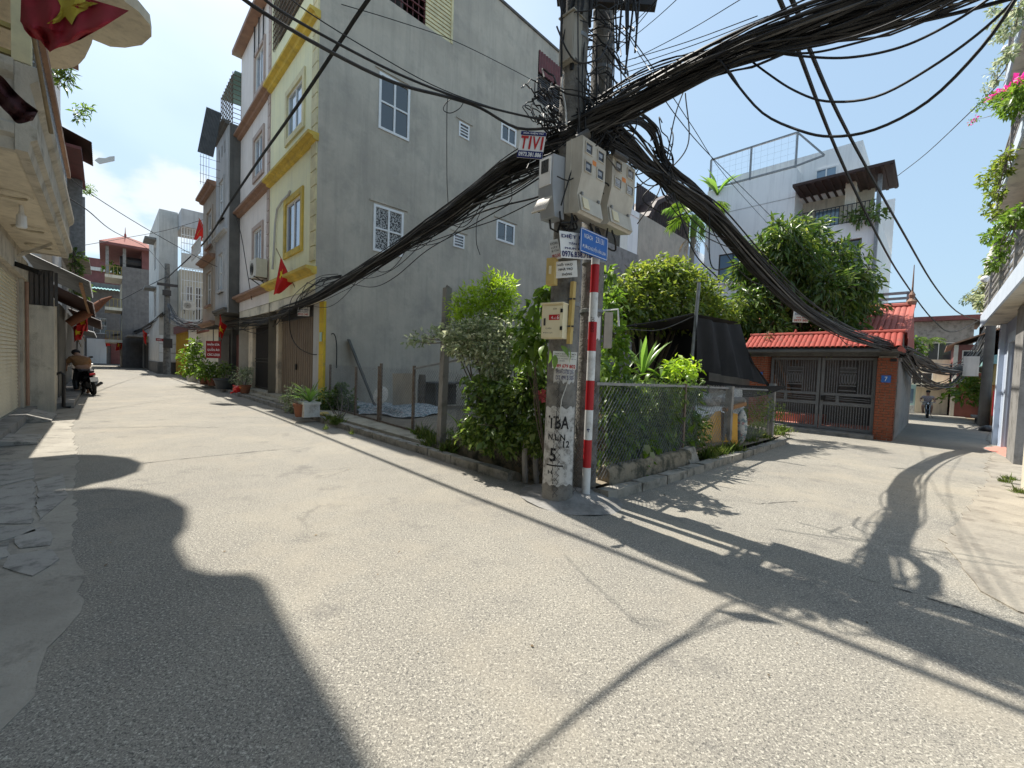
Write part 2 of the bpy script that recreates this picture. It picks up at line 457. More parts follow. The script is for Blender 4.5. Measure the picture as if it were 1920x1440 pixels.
_mats['glass_blue'] = glassmat('window_glass_blue', rgb(.03, .085, .20))
_mats['glass_sky'] = glassmat('window_glass_pale', rgb(.16, .24, .32), .04)
mat('curtain', rgb(.42, .42, .41), rgb(.03, .03, .03), 22, .7, lo=.46, hi=.54, detail=2)
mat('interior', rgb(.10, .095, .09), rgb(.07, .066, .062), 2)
mat('roof_slab', rgb(.22, .21, .20), rgb(.15, .145, .14), 2)
mat('brown_door', rgb(.215, .155, .105), rgb(.165, .118, .08), 2.5, .5, streak=rgb(.12, .09, .065), streak_amt=.5)
mat('dark_steel', rgb(.045, .045, .047), rgb(.07, .06, .055), 8, .5, metal=.3)
mat('grille_door', rgb(.10, .082, .07), rgb(.065, .055, .048), 6, .55, metal=.2)
mat('cream_column', rgb(.74, .62, .46), rgb(.64, .53, .40), 3, .85, dirt=rgb(.30, .25, .2), dirt_scale=3)
mat('soffit', rgb(.74, .68, .55), rgb(.62, .57, .46), 2, .9, dirt=rgb(.35, .32, .26), dirt_scale=2)
mat('yellow_strip', rgb(.70, .50, .045), rgb(.60, .42, .05), 4, .8, dirt=rgb(.30, .24, .10), dirt_scale=5, dirt_lo=.56)
mat('stucco_grey', rgb(.52, .515, .51), rgb(.44, .437, .433), 1.4, .9, .2, 50, streak=rgb(.2, .2, .2), streak_amt=.5)
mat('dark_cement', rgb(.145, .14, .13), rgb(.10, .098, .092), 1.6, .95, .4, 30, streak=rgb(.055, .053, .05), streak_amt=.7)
mat('beige_paint', rgb(.46, .39, .31), rgb(.38, .32, .26), 1.4, .9, streak=rgb(.22, .19, .16), streak_amt=.5)
mat('white_wall', rgb(.83, .83, .82), rgb(.79, .79, .785), .8, .85, .1, 40, streak=rgb(.36, .365, .37), streak_amt=.33)
mat('old_white', rgb(.64, .62, .58), rgb(.52, .505, .47), 1.2, .9, .2, 40, streak=rgb(.24, .23, .21), streak_amt=.6)
mat('cream_wall', rgb(.70, .63, .50), rgb(.60, .54, .43), 1.4, .9, .2, 40, streak=rgb(.26, .23, .18), streak_amt=.55)
mat('dusty_cream', rgb(.56, .51, .42), rgb(.45, .41, .345), 2.0, .9, .3, 45, streak=rgb(.21, .19, .16), streak_amt=.6, dirt=rgb(.25, .225, .18), dirt_scale=2.2)
mat('blue_wall', rgb(.48, .55, .68), rgb(.42, .49, .62), 1.4, .85, .15, 50, streak=rgb(.26, .29, .35), streak_amt=.45)
mat('pale_blue', rgb(.58, .65, .74), rgb(.50, .57, .66), 2, .8, .1, 50)
mat('concrete', rgb(.29, .28, .265), rgb(.22, .212, .20), 3, .93, .5, 50, dirt=rgb(.13, .125, .115), dirt_scale=3, streak=rgb(.14, .135, .13), streak_amt=.4)
mat('pole_concrete', rgb(.235, .225, .205), rgb(.16, .152, .14), 6, .93, .8, 45, dirt=rgb(.10, .095, .09), dirt_scale=6, dirt_lo=.5, dirt_hi=.66)
mat('brick_grey', rgb(.20, .185, .175), rgb(.14, .13, .125), 3, .95, .6, 25, streak=rgb(.09, .085, .08), streak_amt=.6)
mat('red_roof', rgb(.36, .08, .055), rgb(.26, .06, .045), 7, .75, island=None)
mat('tile_red', rgb(.44, .075, .05), None, rough=.8, island=rgb(.25, .045, .035), dirt=rgb(.12, .055, .04), dirt_scale=5, dirt_lo=.52, dirt_hi=.75)
mat('tile_pink', rgb(.47, .14, .11), None, rough=.8, island=rgb(.33, .09, .07), dirt=rgb(.2, .08, .06), dirt_scale=3, dirt_lo=.52, dirt_hi=.75)
mat('brick_red', rgb(.33, .105, .05), None, rough=.85, bump=.3, bscale=60, island=rgb(.21, .06, .032))
mat('mortar', rgb(.46, .40, .33), rgb(.26, .21, .16), 5, .95)
mat('metal_maroon', rgb(.16, .05, .05), rgb(.11, .038, .038), 4, .6)
mat('corrugated_grey', rgb(.20, .205, .21), rgb(.14, .145, .15), 4, .6, metal=.2)
mat('corrugated_brown', rgb(.05, .026, .021), rgb(.034, .018, .015), 3, .6)
mat('teal_metal', rgb(.28, .48, .47), rgb(.22, .38, .38), 4, .6)
mat('gate_grey', rgb(.16, .163, .17), rgb(.13, .133, .138), 5, .5, metal=.1)
mat('gate_yellow', rgb(.50, .31, .02), rgb(.42, .25, .02), 3, .6)
mat('shutter', rgb(.68, .62, .47), rgb(.60, .545, .42), 3, .6, streak=rgb(.3, .27, .21), streak_amt=.4)
mat('cable_black', rgb(.010, .010, .011), rgb(.03, .029, .028), 5, .55, spec=.28)
mat('cable_grey', rgb(.12, .115, .11), rgb(.07, .068, .065), 9, .6)
mat('cable_white', rgb(.50, .49, .46), None, rough=.5)
mat('meter_plastic', rgb(.56, .53, .46), rgb(.46, .43, .37), 5, .5, streak=rgb(.28, .23, .17), streak_amt=.55)
mat('meter_grey', rgb(.40, .42, .45), rgb(.34, .36, .39), 5, .4, metal=.1, streak=rgb(.24, .24, .25), streak_amt=.4)
mat('steel_box', rgb(.47, .44, .375), rgb(.38, .355, .30), 3, .5, streak=rgb(.26, .22, .16), streak_amt=.6)
mat('cream_box', rgb(.78, .69, .47), rgb(.72, .64, .44), 4, .45)
mat('conduit', rgb(.58, .42, .15), rgb(.50, .36, .13), 6, .6)
mat('paint_white', rgb(.76, .76, .75), rgb(.66, .66, .65), 8, .55, dirt=rgb(.45, .44, .42), dirt_scale=5)
mat('paint_red', rgb(.47, .012, .018), rgb(.40, .012, .018), 8, .45)
mat('stencil_white', rgb(.55, .54, .52), rgb(.42, .41, .395), 14, .9, dirt=rgb(.22, .21, .195), dirt_scale=14, dirt_lo=.5, dirt_hi=.62)
mat('ink_black', rgb(.015, .015, .017))
mat('ink_red', rgb(.46, .022, .025))
mat('ink_white', rgb(.82, .82, .82))
mat('ink_navy', rgb(.018, .022, .12))
mat('ink_orange', rgb(.70, .25, .08))
mat('sign_blue', rgb(.022, .12, .43), rgb(.03, .14, .46), 8, .4)
mat('sign_white', rgb(.80, .80, .79), rgb(.73, .73, .72), 7, .6)
mat('sign_red', rgb(.30, .02, .025), rgb(.25, .02, .022), 6, .6)
mat('petal_red', rgb(.46, .085, .095), rgb(.36, .06, .07), 9, .7)
mat('paper', rgb(.80, .79, .77), rgb(.72, .71, .69), 9, .85)
mat('flag_red', rgb(.58, .018, .015), rgb(.48, .014, .012), 5, .75)
mat('flag_faded', rgb(.34, .022, .035), rgb(.28, .018, .03), 5, .8)
mat('flag_yellow', rgb(.78, .58, .03), None, rough=.75)
mat('star_dull', rgb(.50, .40, .05), None, rough=.8)
mat('maroon_cloth', rgb(.075, .02, .022), rgb(.05, .014, .016), 5, .9)
mat('bamboo', rgb(.30, .22, .12), rgb(.2, .15, .09), 9, .7)
mat('galvanised', rgb(.30, .31, .315), rgb(.20, .205, .21), 9, .5, metal=.45)
mat('dark_wire', rgb(.07, .068, .065), None, .5, .6)
mat('wire', rgb(.26, .265, .265), rgb(.18, .175, .17), 12, .5, metal=.5)
mat('rusty', rgb(.13, .085, .06), rgb(.19, .16, .13), 14, .85)
mat('tarp_black', rgb(.012, .012, .013), rgb(.018, .018, .019), 3, .75, spec=.25)
mat('board_yellow', rgb(.60, .33, .035), rgb(.50, .26, .03), 4, .6, dirt=rgb(.34, .19, .05), dirt_scale=3)
mat('foam_white', rgb(.78, .76, .72), rgb(.66, .64, .6), 6, .9, dirt=rgb(.33, .31, .28), dirt_scale=5)
mat('wood', rgb(.30, .16, .07), rgb(.2, .105, .05), 5, .8)
mat('bark', rgb(.16, .13, .10), rgb(.09, .075, .06), 9, .95, .8, 30)
mat('palm_bark', rgb(.28, .26, .225), rgb(.2, .19, .165), 9, .95)
mat('terracotta', rgb(.25, .10, .055), rgb(.18, .08, .05), 6, .9)
mat('dark_pot', rgb(.035, .04, .045), rgb(.05, .055, .06), 6, .6)
mat('white_pot', rgb(.60, .60, .58), rgb(.45, .45, .43), 6, .7, dirt=rgb(.25, .24, .22), dirt_scale=6)
mat('soil', rgb(.07, .055, .04))
mat('plastic_red', rgb(.62, .025, .02), None, rough=.35)
mat('plastic_black', rgb(.012, .012, .013), None, rough=.4)
mat('bike_black', rgb(.014, .014, .016), None, rough=.22, spec=.6)
mat('rubber', rgb(.016, .016, .016), None, rough=.8)
mat('chrome', rgb(.5, .5, .5), None, rough=.25, metal=.9)
mat('skin', rgb(.42, .24, .16), rgb(.36, .2, .135), 9, .55)
mat('hair', rgb(.014, .012, .011), None, rough=.5)
mat('shirt_brown', rgb(.30, .155, .065), rgb(.24, .125, .055), 9, .85)
mat('shirt_plaid', rgb(.42, .37, .36), rgb(.24, .19, .2), 22, .85)
mat('shorts', rgb(.34, .31, .26), None, rough=.85)
mat('ac_white', rgb(.60, .57, .50), rgb(.52, .49, .43), 5, .5, streak=rgb(.34, .31, .26), streak_amt=.5)
mat('stainless', rgb(.52, .54, .56), None, rough=.25, metal=.85)
mat('tank_blue', rgb(.03, .10, .36), None, rough=.4)
mat('quilt', rgb(.50, .50, .48), rgb(.14, .20, .22), 13, .95, lo=.44, hi=.56, dirt=rgb(.42, .16, .16), dirt_scale=17, dirt_lo=.58, dirt_hi=.64)
mat('pink_step', rgb(.52, .22, .17), rgb(.44, .19, .15), 5, .8)
mat('orange_wall', rgb(.55, .23, .08), rgb(.46, .19, .07), 3, .85)
mat('ochre_wall', rgb(.55, .40, .16), rgb(.47, .34, .14), 2, .85, streak=rgb(.3, .22, .1), streak_amt=.4)
mat('maroon_wall', rgb(.21, .085, .08), rgb(.16, .065, .06), 2, .85)
mat('mint', rgb(.42, .60, .56), None, rough=.7)
mat('gold_iron', rgb(.40, .30, .09), rgb(.28, .21, .07), 8, .45, metal=.4)
mat('blue_bag', rgb(.06, .30, .46), None, rough=.5)
mat('red_tag', rgb(.60, .02, .03), None, rough=.5)
mat('stone', rgb(.30, .28, .25), rgb(.22, .2, .18), 6, .95, .5, 40)
leafmat('leaf_lime', rgb(0.215, 0.316, 0.0351), rgb(0.323, 0.447, 0.0527), rgb(0.444, 0.553, 0.0936))
leafmat('leaf_silver', rgb(0.145, 0.189, 0.0943), rgb(0.29, 0.334, 0.189), rgb(0.638, 0.638, 0.45), .5, .22)
leafmat('leaf_dark', rgb(0.0537, 0.095, 0.0224), rgb(0.0975, 0.154, 0.0334), rgb(0.183, 0.238, 0.0558), .35, .22)
leafmat('leaf_green', rgb(0.0708, 0.13, 0.021), rgb(0.124, 0.198, 0.0336), rgb(0.212, 0.294, 0.056), .36, .28)
leafmat('leaf_mango', rgb(0.0435, 0.0861, 0.0175), rgb(0.0807, 0.136, 0.0284), rgb(0.178, 0.216, 0.0486), .32, .22, .6)
leafmat('leaf_guava', rgb(0.081, 0.125, 0.0255), rgb(0.154, 0.202, 0.0375), rgb(0.27, 0.293, 0.06), .42, .3)
leafmat('leaf_grass', rgb(0.07, 0.106, 0.0248), rgb(0.11, 0.16, 0.036), rgb(0.2, 0.212, 0.0732), .5, .3)
leafmat('leaf_dry', rgb(.10, .065, .03), rgb(.17, .11, .05), rgb(.25, .18, .09), .7, .2)
leafmat('leaf_pale', rgb(0.182, 0.221, 0.117), rgb(0.299, 0.325, 0.182), rgb(0.468, 0.468, 0.286), .5, .28)
leafmat('petal_pink', rgb(.50, .05, .22), rgb(.62, .09, .30), rgb(.70, .20, .42), .6, .35)
leafmat('leaf_strap', rgb(.10, .18, .035), rgb(.16, .26, .06), rgb(.27, .37, .12), .32, .3)
M = _mats
# ground, roads, pavements
mb = MB()
for a, b in ((-70, 4.5), (4.5, 70), (70, 160)):
 mb.quad((a, -60, terr(a) - .03), (b, -60, terr(b) - .03), (b, 160, terr(b) - .03), (a, 160, terr(a) - .03))
struct('ground', mb, M['dirt'])
mb = MB()
def strip(mb, n0, n1, s0, s1, dz):
 cuts = [n0] + [c for c in (4.5, 70) if n0 < c < n1] + [n1]
 for a, b in zip(cuts, cuts[1:]):
  mb.quad((a, s0, terr(a) + dz), (b, s0, terr(b) + dz), (b, s1, terr(b) + dz), (a, s1, terr(a) + dz))
strip(mb, -1.6, 3.66, -30, 90, 0)          # the left street
strip(mb, 3.66, 80, -1.75, 2.42, 0)        # the right street
strip(mb, 3.66, 30, -30, -1.75, -.004)     # open ground behind the photographer
strip(mb, 11.6, 16.6, 2.42, 5.0, -.002)    # forecourt of the tiled gate
road = struct('road', mb, M['asphalt'])
def outline_sheet(name, pts, dz, m, edge_noise=.05, seed=1, th=.012, kind='structure'):
 """Low slab with a ragged outline (street n, s)."""
 r = random.Random(seed); P = []
 for i in range(len(pts)):
  a, b = np.array(pts[i]), np.array(pts[(i + 1) % len(pts)])
  k = max(1, int(np.linalg.norm(b - a) / .12))
  for j in range(k):
   q = a + (b - a) * j / k
   P.append((q[0] + r.gauss(0, edge_noise * .4), q[1] + r.gauss(0, edge_noise * .4)))
 mb = MB()
 mb.add([(x, y, terr(x) + dz) for x, y in P] + [(x, y, terr(x) + dz - th) for x, y in P],
  [tuple(range(len(P)))] + [(i, i + len(P), (i + 1) % len(P) + len(P), (i + 1) % len(P)) for i in range(len(P))])
 return mb
def g2(px, py): p = PG(px, py); return (p[0], p[1])
_edge = [g2(*q) for q in ((166, 742), (150, 772), (133, 800), (146, 850), (140, 905), (142, 967), (131, 1024), (150, 1090), (150, 1150), (90, 1215), (72, 1260), (56, 1312), (12, 1372), (-60, 1440))]
verge_l = outline_sheet('pavement', [(-1.7, 22)] + [(-.75, 22)] + _edge + [(_edge[-1][0] - .1, -6), (-1.7, -6)], .007, M['pavement'], .035, 3)
pave = struct('pavement', verge_l, M['pavement'])
# broken slabs of the left pavement
def crackslab(pix, seed):
 P = [g2(*q) for q in pix]
 mb = outline_sheet('slab', P, .015, M['slab'], .02, seed, .015)
 return mb
for i, pix in enumerate(([(-40, 925), (62, 903), (66, 940), (60, 985), (-40, 985)], [(-40, 990), (58, 990), (64, 1000), (20, 1012), (-40, 1030)],
      [(25, 1012), (80, 990), (100, 1000), (92, 1025), (30, 1032)], [(-40, 1036), (16, 1020), (18, 1045), (-40, 1062)],
      [(-20, 872), (60, 862), (64, 898), (-20, 918)], [(70, 905), (120, 890), (125, 935), (72, 978)], [(20, 1046), (90, 1034), (110, 1050), (60, 1085), (10, 1066)])):
 struct('pavement_slab', crackslab(pix, 30 + i), M['slab'], parent=pave)
# right verge: trodden earth and old concrete
_re = [g2(*q) for q in ((1864, 846), (1849, 879), (1856, 900), (1830, 930), (1800, 975), (1772, 1020), (1806, 1075), (1850, 1112), (1910, 1146), (2000, 1180))]
vr = outline_sheet('verge', [(_re[0][0] + 6, _re[0][1] - .25)] + _re + [(2.2, -3.5), (30, -3.5), (30, -2.2)], .010, M['verge'], .06, 5)
struct('verge', vr, M['verge'])
# lot inside the fence: earth, a little above the road
mb = MB()
for a, b in ((3.9, 4.5), (4.5, 13.2)):
 mb.quad((a, 2.6, .10 + terr(a) * .9), (b, 2.6, .10 + terr(b) * .9), (b, 11.76, .10 + terr(b) * .9), (a, 11.76, .10 + terr(a) * .9))
struct('lot_ground', mb, M['dirt'])
# concrete strip between kerb and fence, sidewalk and steps of the row
mb = MB().box(3.78, 4.36, 5.25, 11.9, -.02, .125)
struct('sidewalk', mb, M['sidewalk'])
mb = MB().box(3.76, 4.34, 11.94, 33, -.02, .13)
struct('sidewalk', mb, M['sidewalk'])
# kerb stones (separate blocks), left-street kerb then the corner and the right kerb
kerb = bpy.data.objects.new('kerb', None); COL.objects.link(kerb); kerb.rotation_euler = (0, 0, ANG); kerb['kind'] = 'structure'
kprof = [(-.16, -.04), (.12, -.04), (.12, .11), (-.02, .105), (-.09, .075), (-.15, .01)]
def kerb_block(p, q, seed):
 r = random.Random(seed)
 p, q = np.array(p, float), np.array(q, float); d = q - p; L = np.hypot(*d[:2]); d /= L
 side = np.array([d[1], -d[0]])          # to the lot
 mbk = MB()
 rows = []
 for t in np.linspace(.008, L - .008, 5):
  c = p + d * t
  j = [r.gauss(0, .005) for _ in range(12)]
  rows.append([(c[0] + side[0] * (a + j[i]), c[1] + side[1] * (a + j[i]), terr(c[0]) + z + j[i + 6] * (z > 0)) for i, (a, z) in enumerate(kprof)])
 k = len(kprof)
 mbk.add([v for row in rows for v in row], [(i * k + j, i * k + (j + 1) % k, (i + 1) * k + (j + 1) % k, (i + 1) * k + j) for i in range(4) for j in range(k)] + [tuple(range(k))[::-1], tuple(4 * k + j for j in range(k))])
 return struct('kerb_stone', mbk, M['kerb_concrete'], parent=kerb)
kline = [(3.66, 33 - .6 * i) for i in range(50)]
kline = [q for q in kline if q[1] > 3.2]
for i, (p, q) in enumerate(zip(kline, kline[1:])): kerb_block(p, q, i)
rk = [(3.86, 2.50), (4.5, 2.44)] + [(4.5 + .62 * i, 2.42 + .004 * i) for i in range(1, 12)] + [(11.9, 2.55), (12.35, 2.85), (12.5, 3.4)]
for i, (p, q) in enumerate(zip(rk, rk[1:])): kerb_block(p, q, 100 + i)
# mortar apron at the foot of the poles
mb = MB()
rows = []
for a in range(19):
 ang = 2 * math.pi * a / 18
 rows.append([(3.62 + math.cos(ang) * rr * .75, 2.72 + math.sin(ang) * rr * .9, h + .01 * math.sin(ang * 5 + rr * 9)) for rr, h in ((.05, .085), (.3, .075), (.5, .05), (.66, .005))])
mb.grid(rows)
struct('mortar_apron', mb, M['concrete'], smooth=True)
# seam where the right street's asphalt meets the crossing
mat('crack', rgb(.07, .066, .06))
def road_crack(pix, wd, seed):
 mb = MB(); r = random.Random(seed); p = [g2(*q) for q in pix]; L_, R_ = [], []
 for (x, y), (x2, y2) in zip(p, p[1:]):
  k = max(3, int(math.hypot(x2 - x, y2 - y) / .05))
  for t in np.linspace(0, 1, k, endpoint=False):
   cx, cy = x + (x2 - x) * t + r.gauss(0, .006), y + (y2 - y) * t + r.gauss(0, .006); w = wd * (.35 + .6 * abs(r.gauss(0, 1)))
   L_.append((cx, cy - w, terr(cx) + .004)); R_.append((cx + w * .7, cy + w, terr(cx) + .004))
 struct('road_crack', mb.grid([L_, R_]), M['crack'])
road_crack(((1612, 1084), (1690, 1107), (1760, 1130), (1800, 1140), (1850, 1158), (1905, 1185), (1990, 1225)), .014, 4)
road_crack(((268, 869), (330, 862), (400, 855), (480, 847), (560, 840)), .007, 5)
road_crack(((140, 803), (230, 802), (330, 800), (430, 803)), .008, 6)
road_crack(((1180, 790 + 60), (1300, 930), (1420, 945), (1500, 940)), .004, 7)
# steel and concrete ramps at the left doors
def ramp(n0, n1, s0, s1, h):
 return MB().prism([(n0, .0), (n1, .0), (n1, .02), (n0, h)], 1, s0, s1)
# building helpers
def window(T, o, u, out, a0, a1, z0, z1, frame='white_frame', glass='glass_dark', cols=2, rows=2, rec=.08, fw=.06, trim=None, trim_w=.12, sill=None, bars=None, kind='window'):
 """A framed window in wall o + u*a, recessed by rec; > pane parts, trim, sill."""
 o, u, out = (np.array(q, float) for q in (o, u, out)); Z = np.array([0, 0, 1.])
 P = lambda a, z, d: o + u * a + Z * z + out * d
 mb = MB()
 def barz(aa, ab, za, zb, d0, d1):
  mb.obox(P((aa + ab) / 2, (za + zb) / 2, (d0 + d1) / 2), u * (ab - aa) / 2, Z * (zb - za) / 2, out * (d1 - d0) / 2)
 d0, d1 = -rec, -rec + .06
 barz(a0, a0 + fw, z0, z1, d0, d1); barz(a1 - fw, a1, z0, z1, d0, d1)
 barz(a0 + fw, a1 - fw, z0, z0 + fw, d0, d1); barz(a0 + fw, a1 - fw, z1 - fw, z1, d0, d1)
 cw = (a1 - a0 - 2 * fw) / cols; rh = (z1 - z0 - 2 * fw) / rows
 for i in range(1, cols): barz(a0 + fw + cw * i - fw * .4, a0 + fw + cw * i + fw * .4, z0 + fw, z1 - fw, d0 + .003, d1 - .003)
 for j in range(1, rows): barz(a0 + fw, a1 - fw, z0 + fw + rh * j - fw * .35, z0 + fw + rh * j + fw * .35, d0 + .006, d1 - .006)
 w = T.part(kind, mb, M[frame])
 for i in range(cols):
  for j in range(rows):
   q = MB()
   ca, cz = a0 + fw + cw * (i + .5), z0 + fw + rh * (j + .5)
   q.obox(P(ca, cz, -rec + .022), u * (cw / 2 - .002), Z * (rh / 2 - .002), out * .004)
   T.part('pane', q, M[glass], w)
 if trim:
  mb = MB()
  t = trim_w
  barz(a0 - t, a0, z0 - t, z1 + t, -.002, .05); barz(a1, a1 + t, z0 - t, z1 + t, -.002, .05)
  barz(a0, a1, z1, z1 + t, -.002, .05); barz(a0, a1, z0 - t, z0, -.002, .06)
  T.part('trim', mb, M[trim], w)
 if sill:
  mb = MB(); barz(a0 - .12, a1 + .12, z0 - .1, z0, -.01, .12); T.part('sill', mb, M[sill], w)
 if bars:
  mb = MB(); k = max(3, int((a1 - a0) / .13))
  for i in range(k + 1):
   a = a0 + (a1 - a0) * i / k; mb.bar(P(a, z0, .06), P(a, z1, .06), .016)
  for j in range(4):
   z = z0 + (z1 - z0) * j / 3; mb.bar(P(a0, z, .06), P(a1, z, .06), .018)
  T.part('window_grille', mb, M[bars], w)
 return w
def body(T, n0, n1, s0, s1, z0, z1, walls, m, roof='roof_slab', th=.12, name='wall'):
 """Four walls with openings; walls = {side: holes}, side in front(-n) back(+n) near(-s) far(+s). Holes given as (along, along, z, z)."""
 mb = MB(); Z = (z0, z1)
 mb.wall((n0, s0, 0), (0, 1, 0), s1 - s0, Z, (-1, 0, 0), [(a - s0, b - s0, c, d) for a, b, c, d in walls.get('front', [])], th)
 mb.wall((n1, s0, 0), (0, 1, 0), s1 - s0, Z, (1, 0, 0), [(a - s0, b - s0, c, d) for a, b, c, d in walls.get('back', [])], th)
 mb.wall((n0, s0, 0), (1, 0, 0), n1 - n0, Z, (0, -1, 0), [(a - n0, b - n0, c, d) for a, b, c, d in walls.get('near', [])], th)
 mb.wall((n0, s1, 0), (1, 0, 0), n1 - n0, Z, (0, 1, 0), [(a - n0, b - n0, c, d) for a, b, c, d in walls.get('far', [])], th)
 w = T.part(name, mb, m if not isinstance(m, str) else M[m])
 if roof:
  T.part('roof', MB().box(n0 + .02, n1 - .02, s0 + .02, s1 - .02, z1 - .14, z1 - .02), M[roof])
 return w
FRONT = dict(u=(0, 1, 0), out=(-1, 0, 0)); NEAR = dict(u=(1, 0, 0), out=(0, -1, 0)); BACK = dict(u=(0, 1, 0), out=(1, 0, 0))
def win_front(T, n, a0, a1, z0, z1, **k): return window(T, (n, 0, 0), (0, 1, 0), (-1, 0, 0), a0, a1, z0, z1, **k)
def win_near(T, s, a0, a1, z0, z1, **k): return window(T, (0, s, 0), (1, 0, 0), (0, -1, 0), a0, a1, z0, z1, **k)
def win_back(T, n, a0, a1, z0, z1, **k): return window(T, (n, 0, 0), (0, 1, 0), (1, 0, 0), a0, a1, z0, z1, **k)
def ledge(T, n, s0, s1, z, depth, h, m, name='cornice', ends=.0):
 prof = [(n + .02, z), (n + .02, z + h), (n - depth, z + h), (n - depth, z + h * .6), (n - depth * .55, z + h * .45), (n - depth * .45, z + h * .1), (n - depth * .15, z)]
 return T.part(name, MB().prism(prof, 1, s0 - ends, s1 + ends), M[m])
def corrugated(mb, o, u, v, w, h, pitch=.16, amp=.025):
 o, u, v = (np.array(q, float) for q in (o, u, v)); nn = np.cross(u, v); nn /= np.linalg.norm(nn)
 k = max(4, int(w / pitch) * 4); rows = []
 for j in (0, 1):
  for t in (0, 1):
   rows.append([o + u * (w * i / k) + v * (h * j) + nn * (amp * math.sin(2 * math.pi * i / 4) + (-.012 if t else 0)) for i in range(k + 1)])
 mb.grid([rows[0], rows[2]]); mb.grid([rows[1], rows[3]])
 return mb
def railing(T, pts, h, m, step=.14, r=.012, name='railing', parent=None, mid=True):
 mb = MB()
 for p, q in zip(pts, pts[1:]):
  p, q = np.array(p, float), np.array(q, float); L = np.linalg.norm(q - p); k = max(1, int(L / step))
  Z = np.array([0, 0, h])
  mb.bar(p + Z, q + Z, .05, .04)
  if mid: mb.bar(p + Z * .08, q + Z * .08, .03)
  for i in range(k + 1):
   c = p + (q - p) * i / k; mb.bar(c, c + Z, r * 2)
 return T.part(name, mb, M[m], parent)
def ac_unit(label, c, out, w=.8, h=.55, d=.3):
 """air conditioner outdoor unit; c = centre of the back bottom edge, out = facing direction."""
 out = np.array(out, float); u = np.array([-out[1], out[0], 0]); c = np.array(c, float); Z = np.array([0, 0, 1.])
 T = Thing('air_conditioner', label, 'air conditioner', c)
 T.part('casing', MB().obox(c + out * (d / 2 + .06) + Z * h / 2, u * w / 2, out * d / 2, Z * h / 2), M['ac_white'])
 g = MB(); cc = c + out * (d + .065) + Z * h / 2 - u * w * .14
 for rr in (.06, .11, .16, .21):
  g.tube([cc + (u * math.cos(a) + Z * math.sin(a)) * rr for a in np.linspace(0, 2 * math.pi, 19)[:-1]], .006, 4, closed=True)
 for a in np.linspace(0, math.pi, 7)[:-1]:
  g.bar(cc - (u * math.cos(a) + Z * math.sin(a)) * .21, cc + (u * math.cos(a) + Z * math.sin(a)) * .21, .006)
 T.part('fan_grille', g, M['plastic_black'])
 f = MB().lathe([(.2, 0), (.2, .012)], c + out * (d + .045) + Z * h / 2 - u * w * .14, 18, out)
 T.part('fan', f, M['dark_steel'])
 b = MB()
 for k in (-1, 1):
  b.bar(c + u * w * .35 * k, c + u * w * .35 * k + out * (d + .1), .035); b.bar(c + u * w * .35 * k - Z * .25, c + u * w * .35 * k + out * (d + .05), .03)
 T.part('bracket', b, M['dark_steel'])
 return T
# the grey-flanked yellow house
FN = 4.05                     # street front of the row
YS0, YS1 = 11.77, 16.2
Y = Thing('yellow_house', 'tall narrow house, pale yellow front with gold ledges and a bare grey cement flank', 'house', (FN, YS0, .22))
side = [(5.73, 6.74, 8.29, 9.9), (5.64, 6.62, 4.72, 6.08), (8.63, 9.07, 9.25, 9.74), (8.53, 9.0, 5.5, 5.96), (10.55, 11.35, 9.9, 10.55), (10.48, 11.44, 6.19, 6.95), (6.0, 8.27, 12.08, 14.2), (12.45, 13.9, 12.2, 14.2)]
frontw = [(12.95, 14.35, 8.17, 9.48), (12.95, 14.35, 4.71, 6.19), (12.5, 15.9, 11.6, 13.9)]
mb = MB()
mb.wall((FN, YS0, 0), (1, 0, 0), 10.1, (3.1, 14.75), (0, -1, 0), [(a - FN, b - FN, c, d) for a, b, c, d in side], .16)
mb.wall((FN + .3, YS0, 0), (1, 0, 0), 9.8, (-.6, 3.1), (0, -1, 0), [], .16)
Y.part('flank_wall', mb, M['cement_wall'])
mb = MB(); mb.wall((FN, YS0, 0), (0, 1, 0), YS1 - YS0, (3.35, 14.75), (-1, 0, 0), [(a - YS0, b - YS0, c, d) for a, b, c, d in frontw], .14)
Y.part('front_wall', mb, M['yellow_paint'])
mb = MB(); mb.wall((FN + 10.1, YS0, 0), (0, 1, 0), YS1 - YS0, (-.6, 14.75), (1, 0, 0), []); mb.wall((FN, YS1, 0), (1, 0, 0), 10.1, (-.6, 14.75), (0, 1, 0), [])
Y.part('rear_wall', mb, M['cement_wall'])
Y.part('roof', MB().box(FN + .05, FN + 10.05, YS0 + .05, YS1 - .05, 14.5, 14.7), M['roof_slab'])
Y.part('parapet', MB().box(FN - .06, FN + 10.15, YS0 - .05, YS0 + .22, 14.752, 14.84), M['dark_cement'])
ft = MB()
for z in (3.2, 7.0, 10.6): ft.box(FN + .2, FN + 10, YS0 + .2, YS1 - .06, z, z + .15)
Y.part('floor_slab', ft, M['interior'])
Y.part('partition', MB().box(FN + 2.4, FN + 2.5, YS0 + .2, YS1 - .1, 0, 14.4), M['interior'])
for (a0, a1, z0, z1), g, c, r in zip(side[:6], ('glass_dark', 'curtain', 'glass_dark', 'glass_dark', 'glass_dark', 'glass_dark'), (2, 2, 1, 1, 2, 2), (2, 2, 4, 4, 1, 1)):
 w = win_near(Y, YS0, a0, a1, z0, z1, glass=g, cols=c, rows=r, rec=.03, fw=.07 if c == 2 else .05)
 Y.part('lintel', MB().box(a0 - .12, a1 + .14, YS0 - .035, YS0 + .002, z1 + .07, z1 + .11), M['cement_wall'], w)
for (a0, a1, z0, z1), g in zip(frontw[:2], ('glass_sky', 'glass_blue')):
 win_front(Y, FN, a0, a1, z0, z1, glass=g, cols=2, rows=1, rec=.07, trim='cream_trim' if g == 'glass_sky' else 'gold_trim', trim_w=.17)
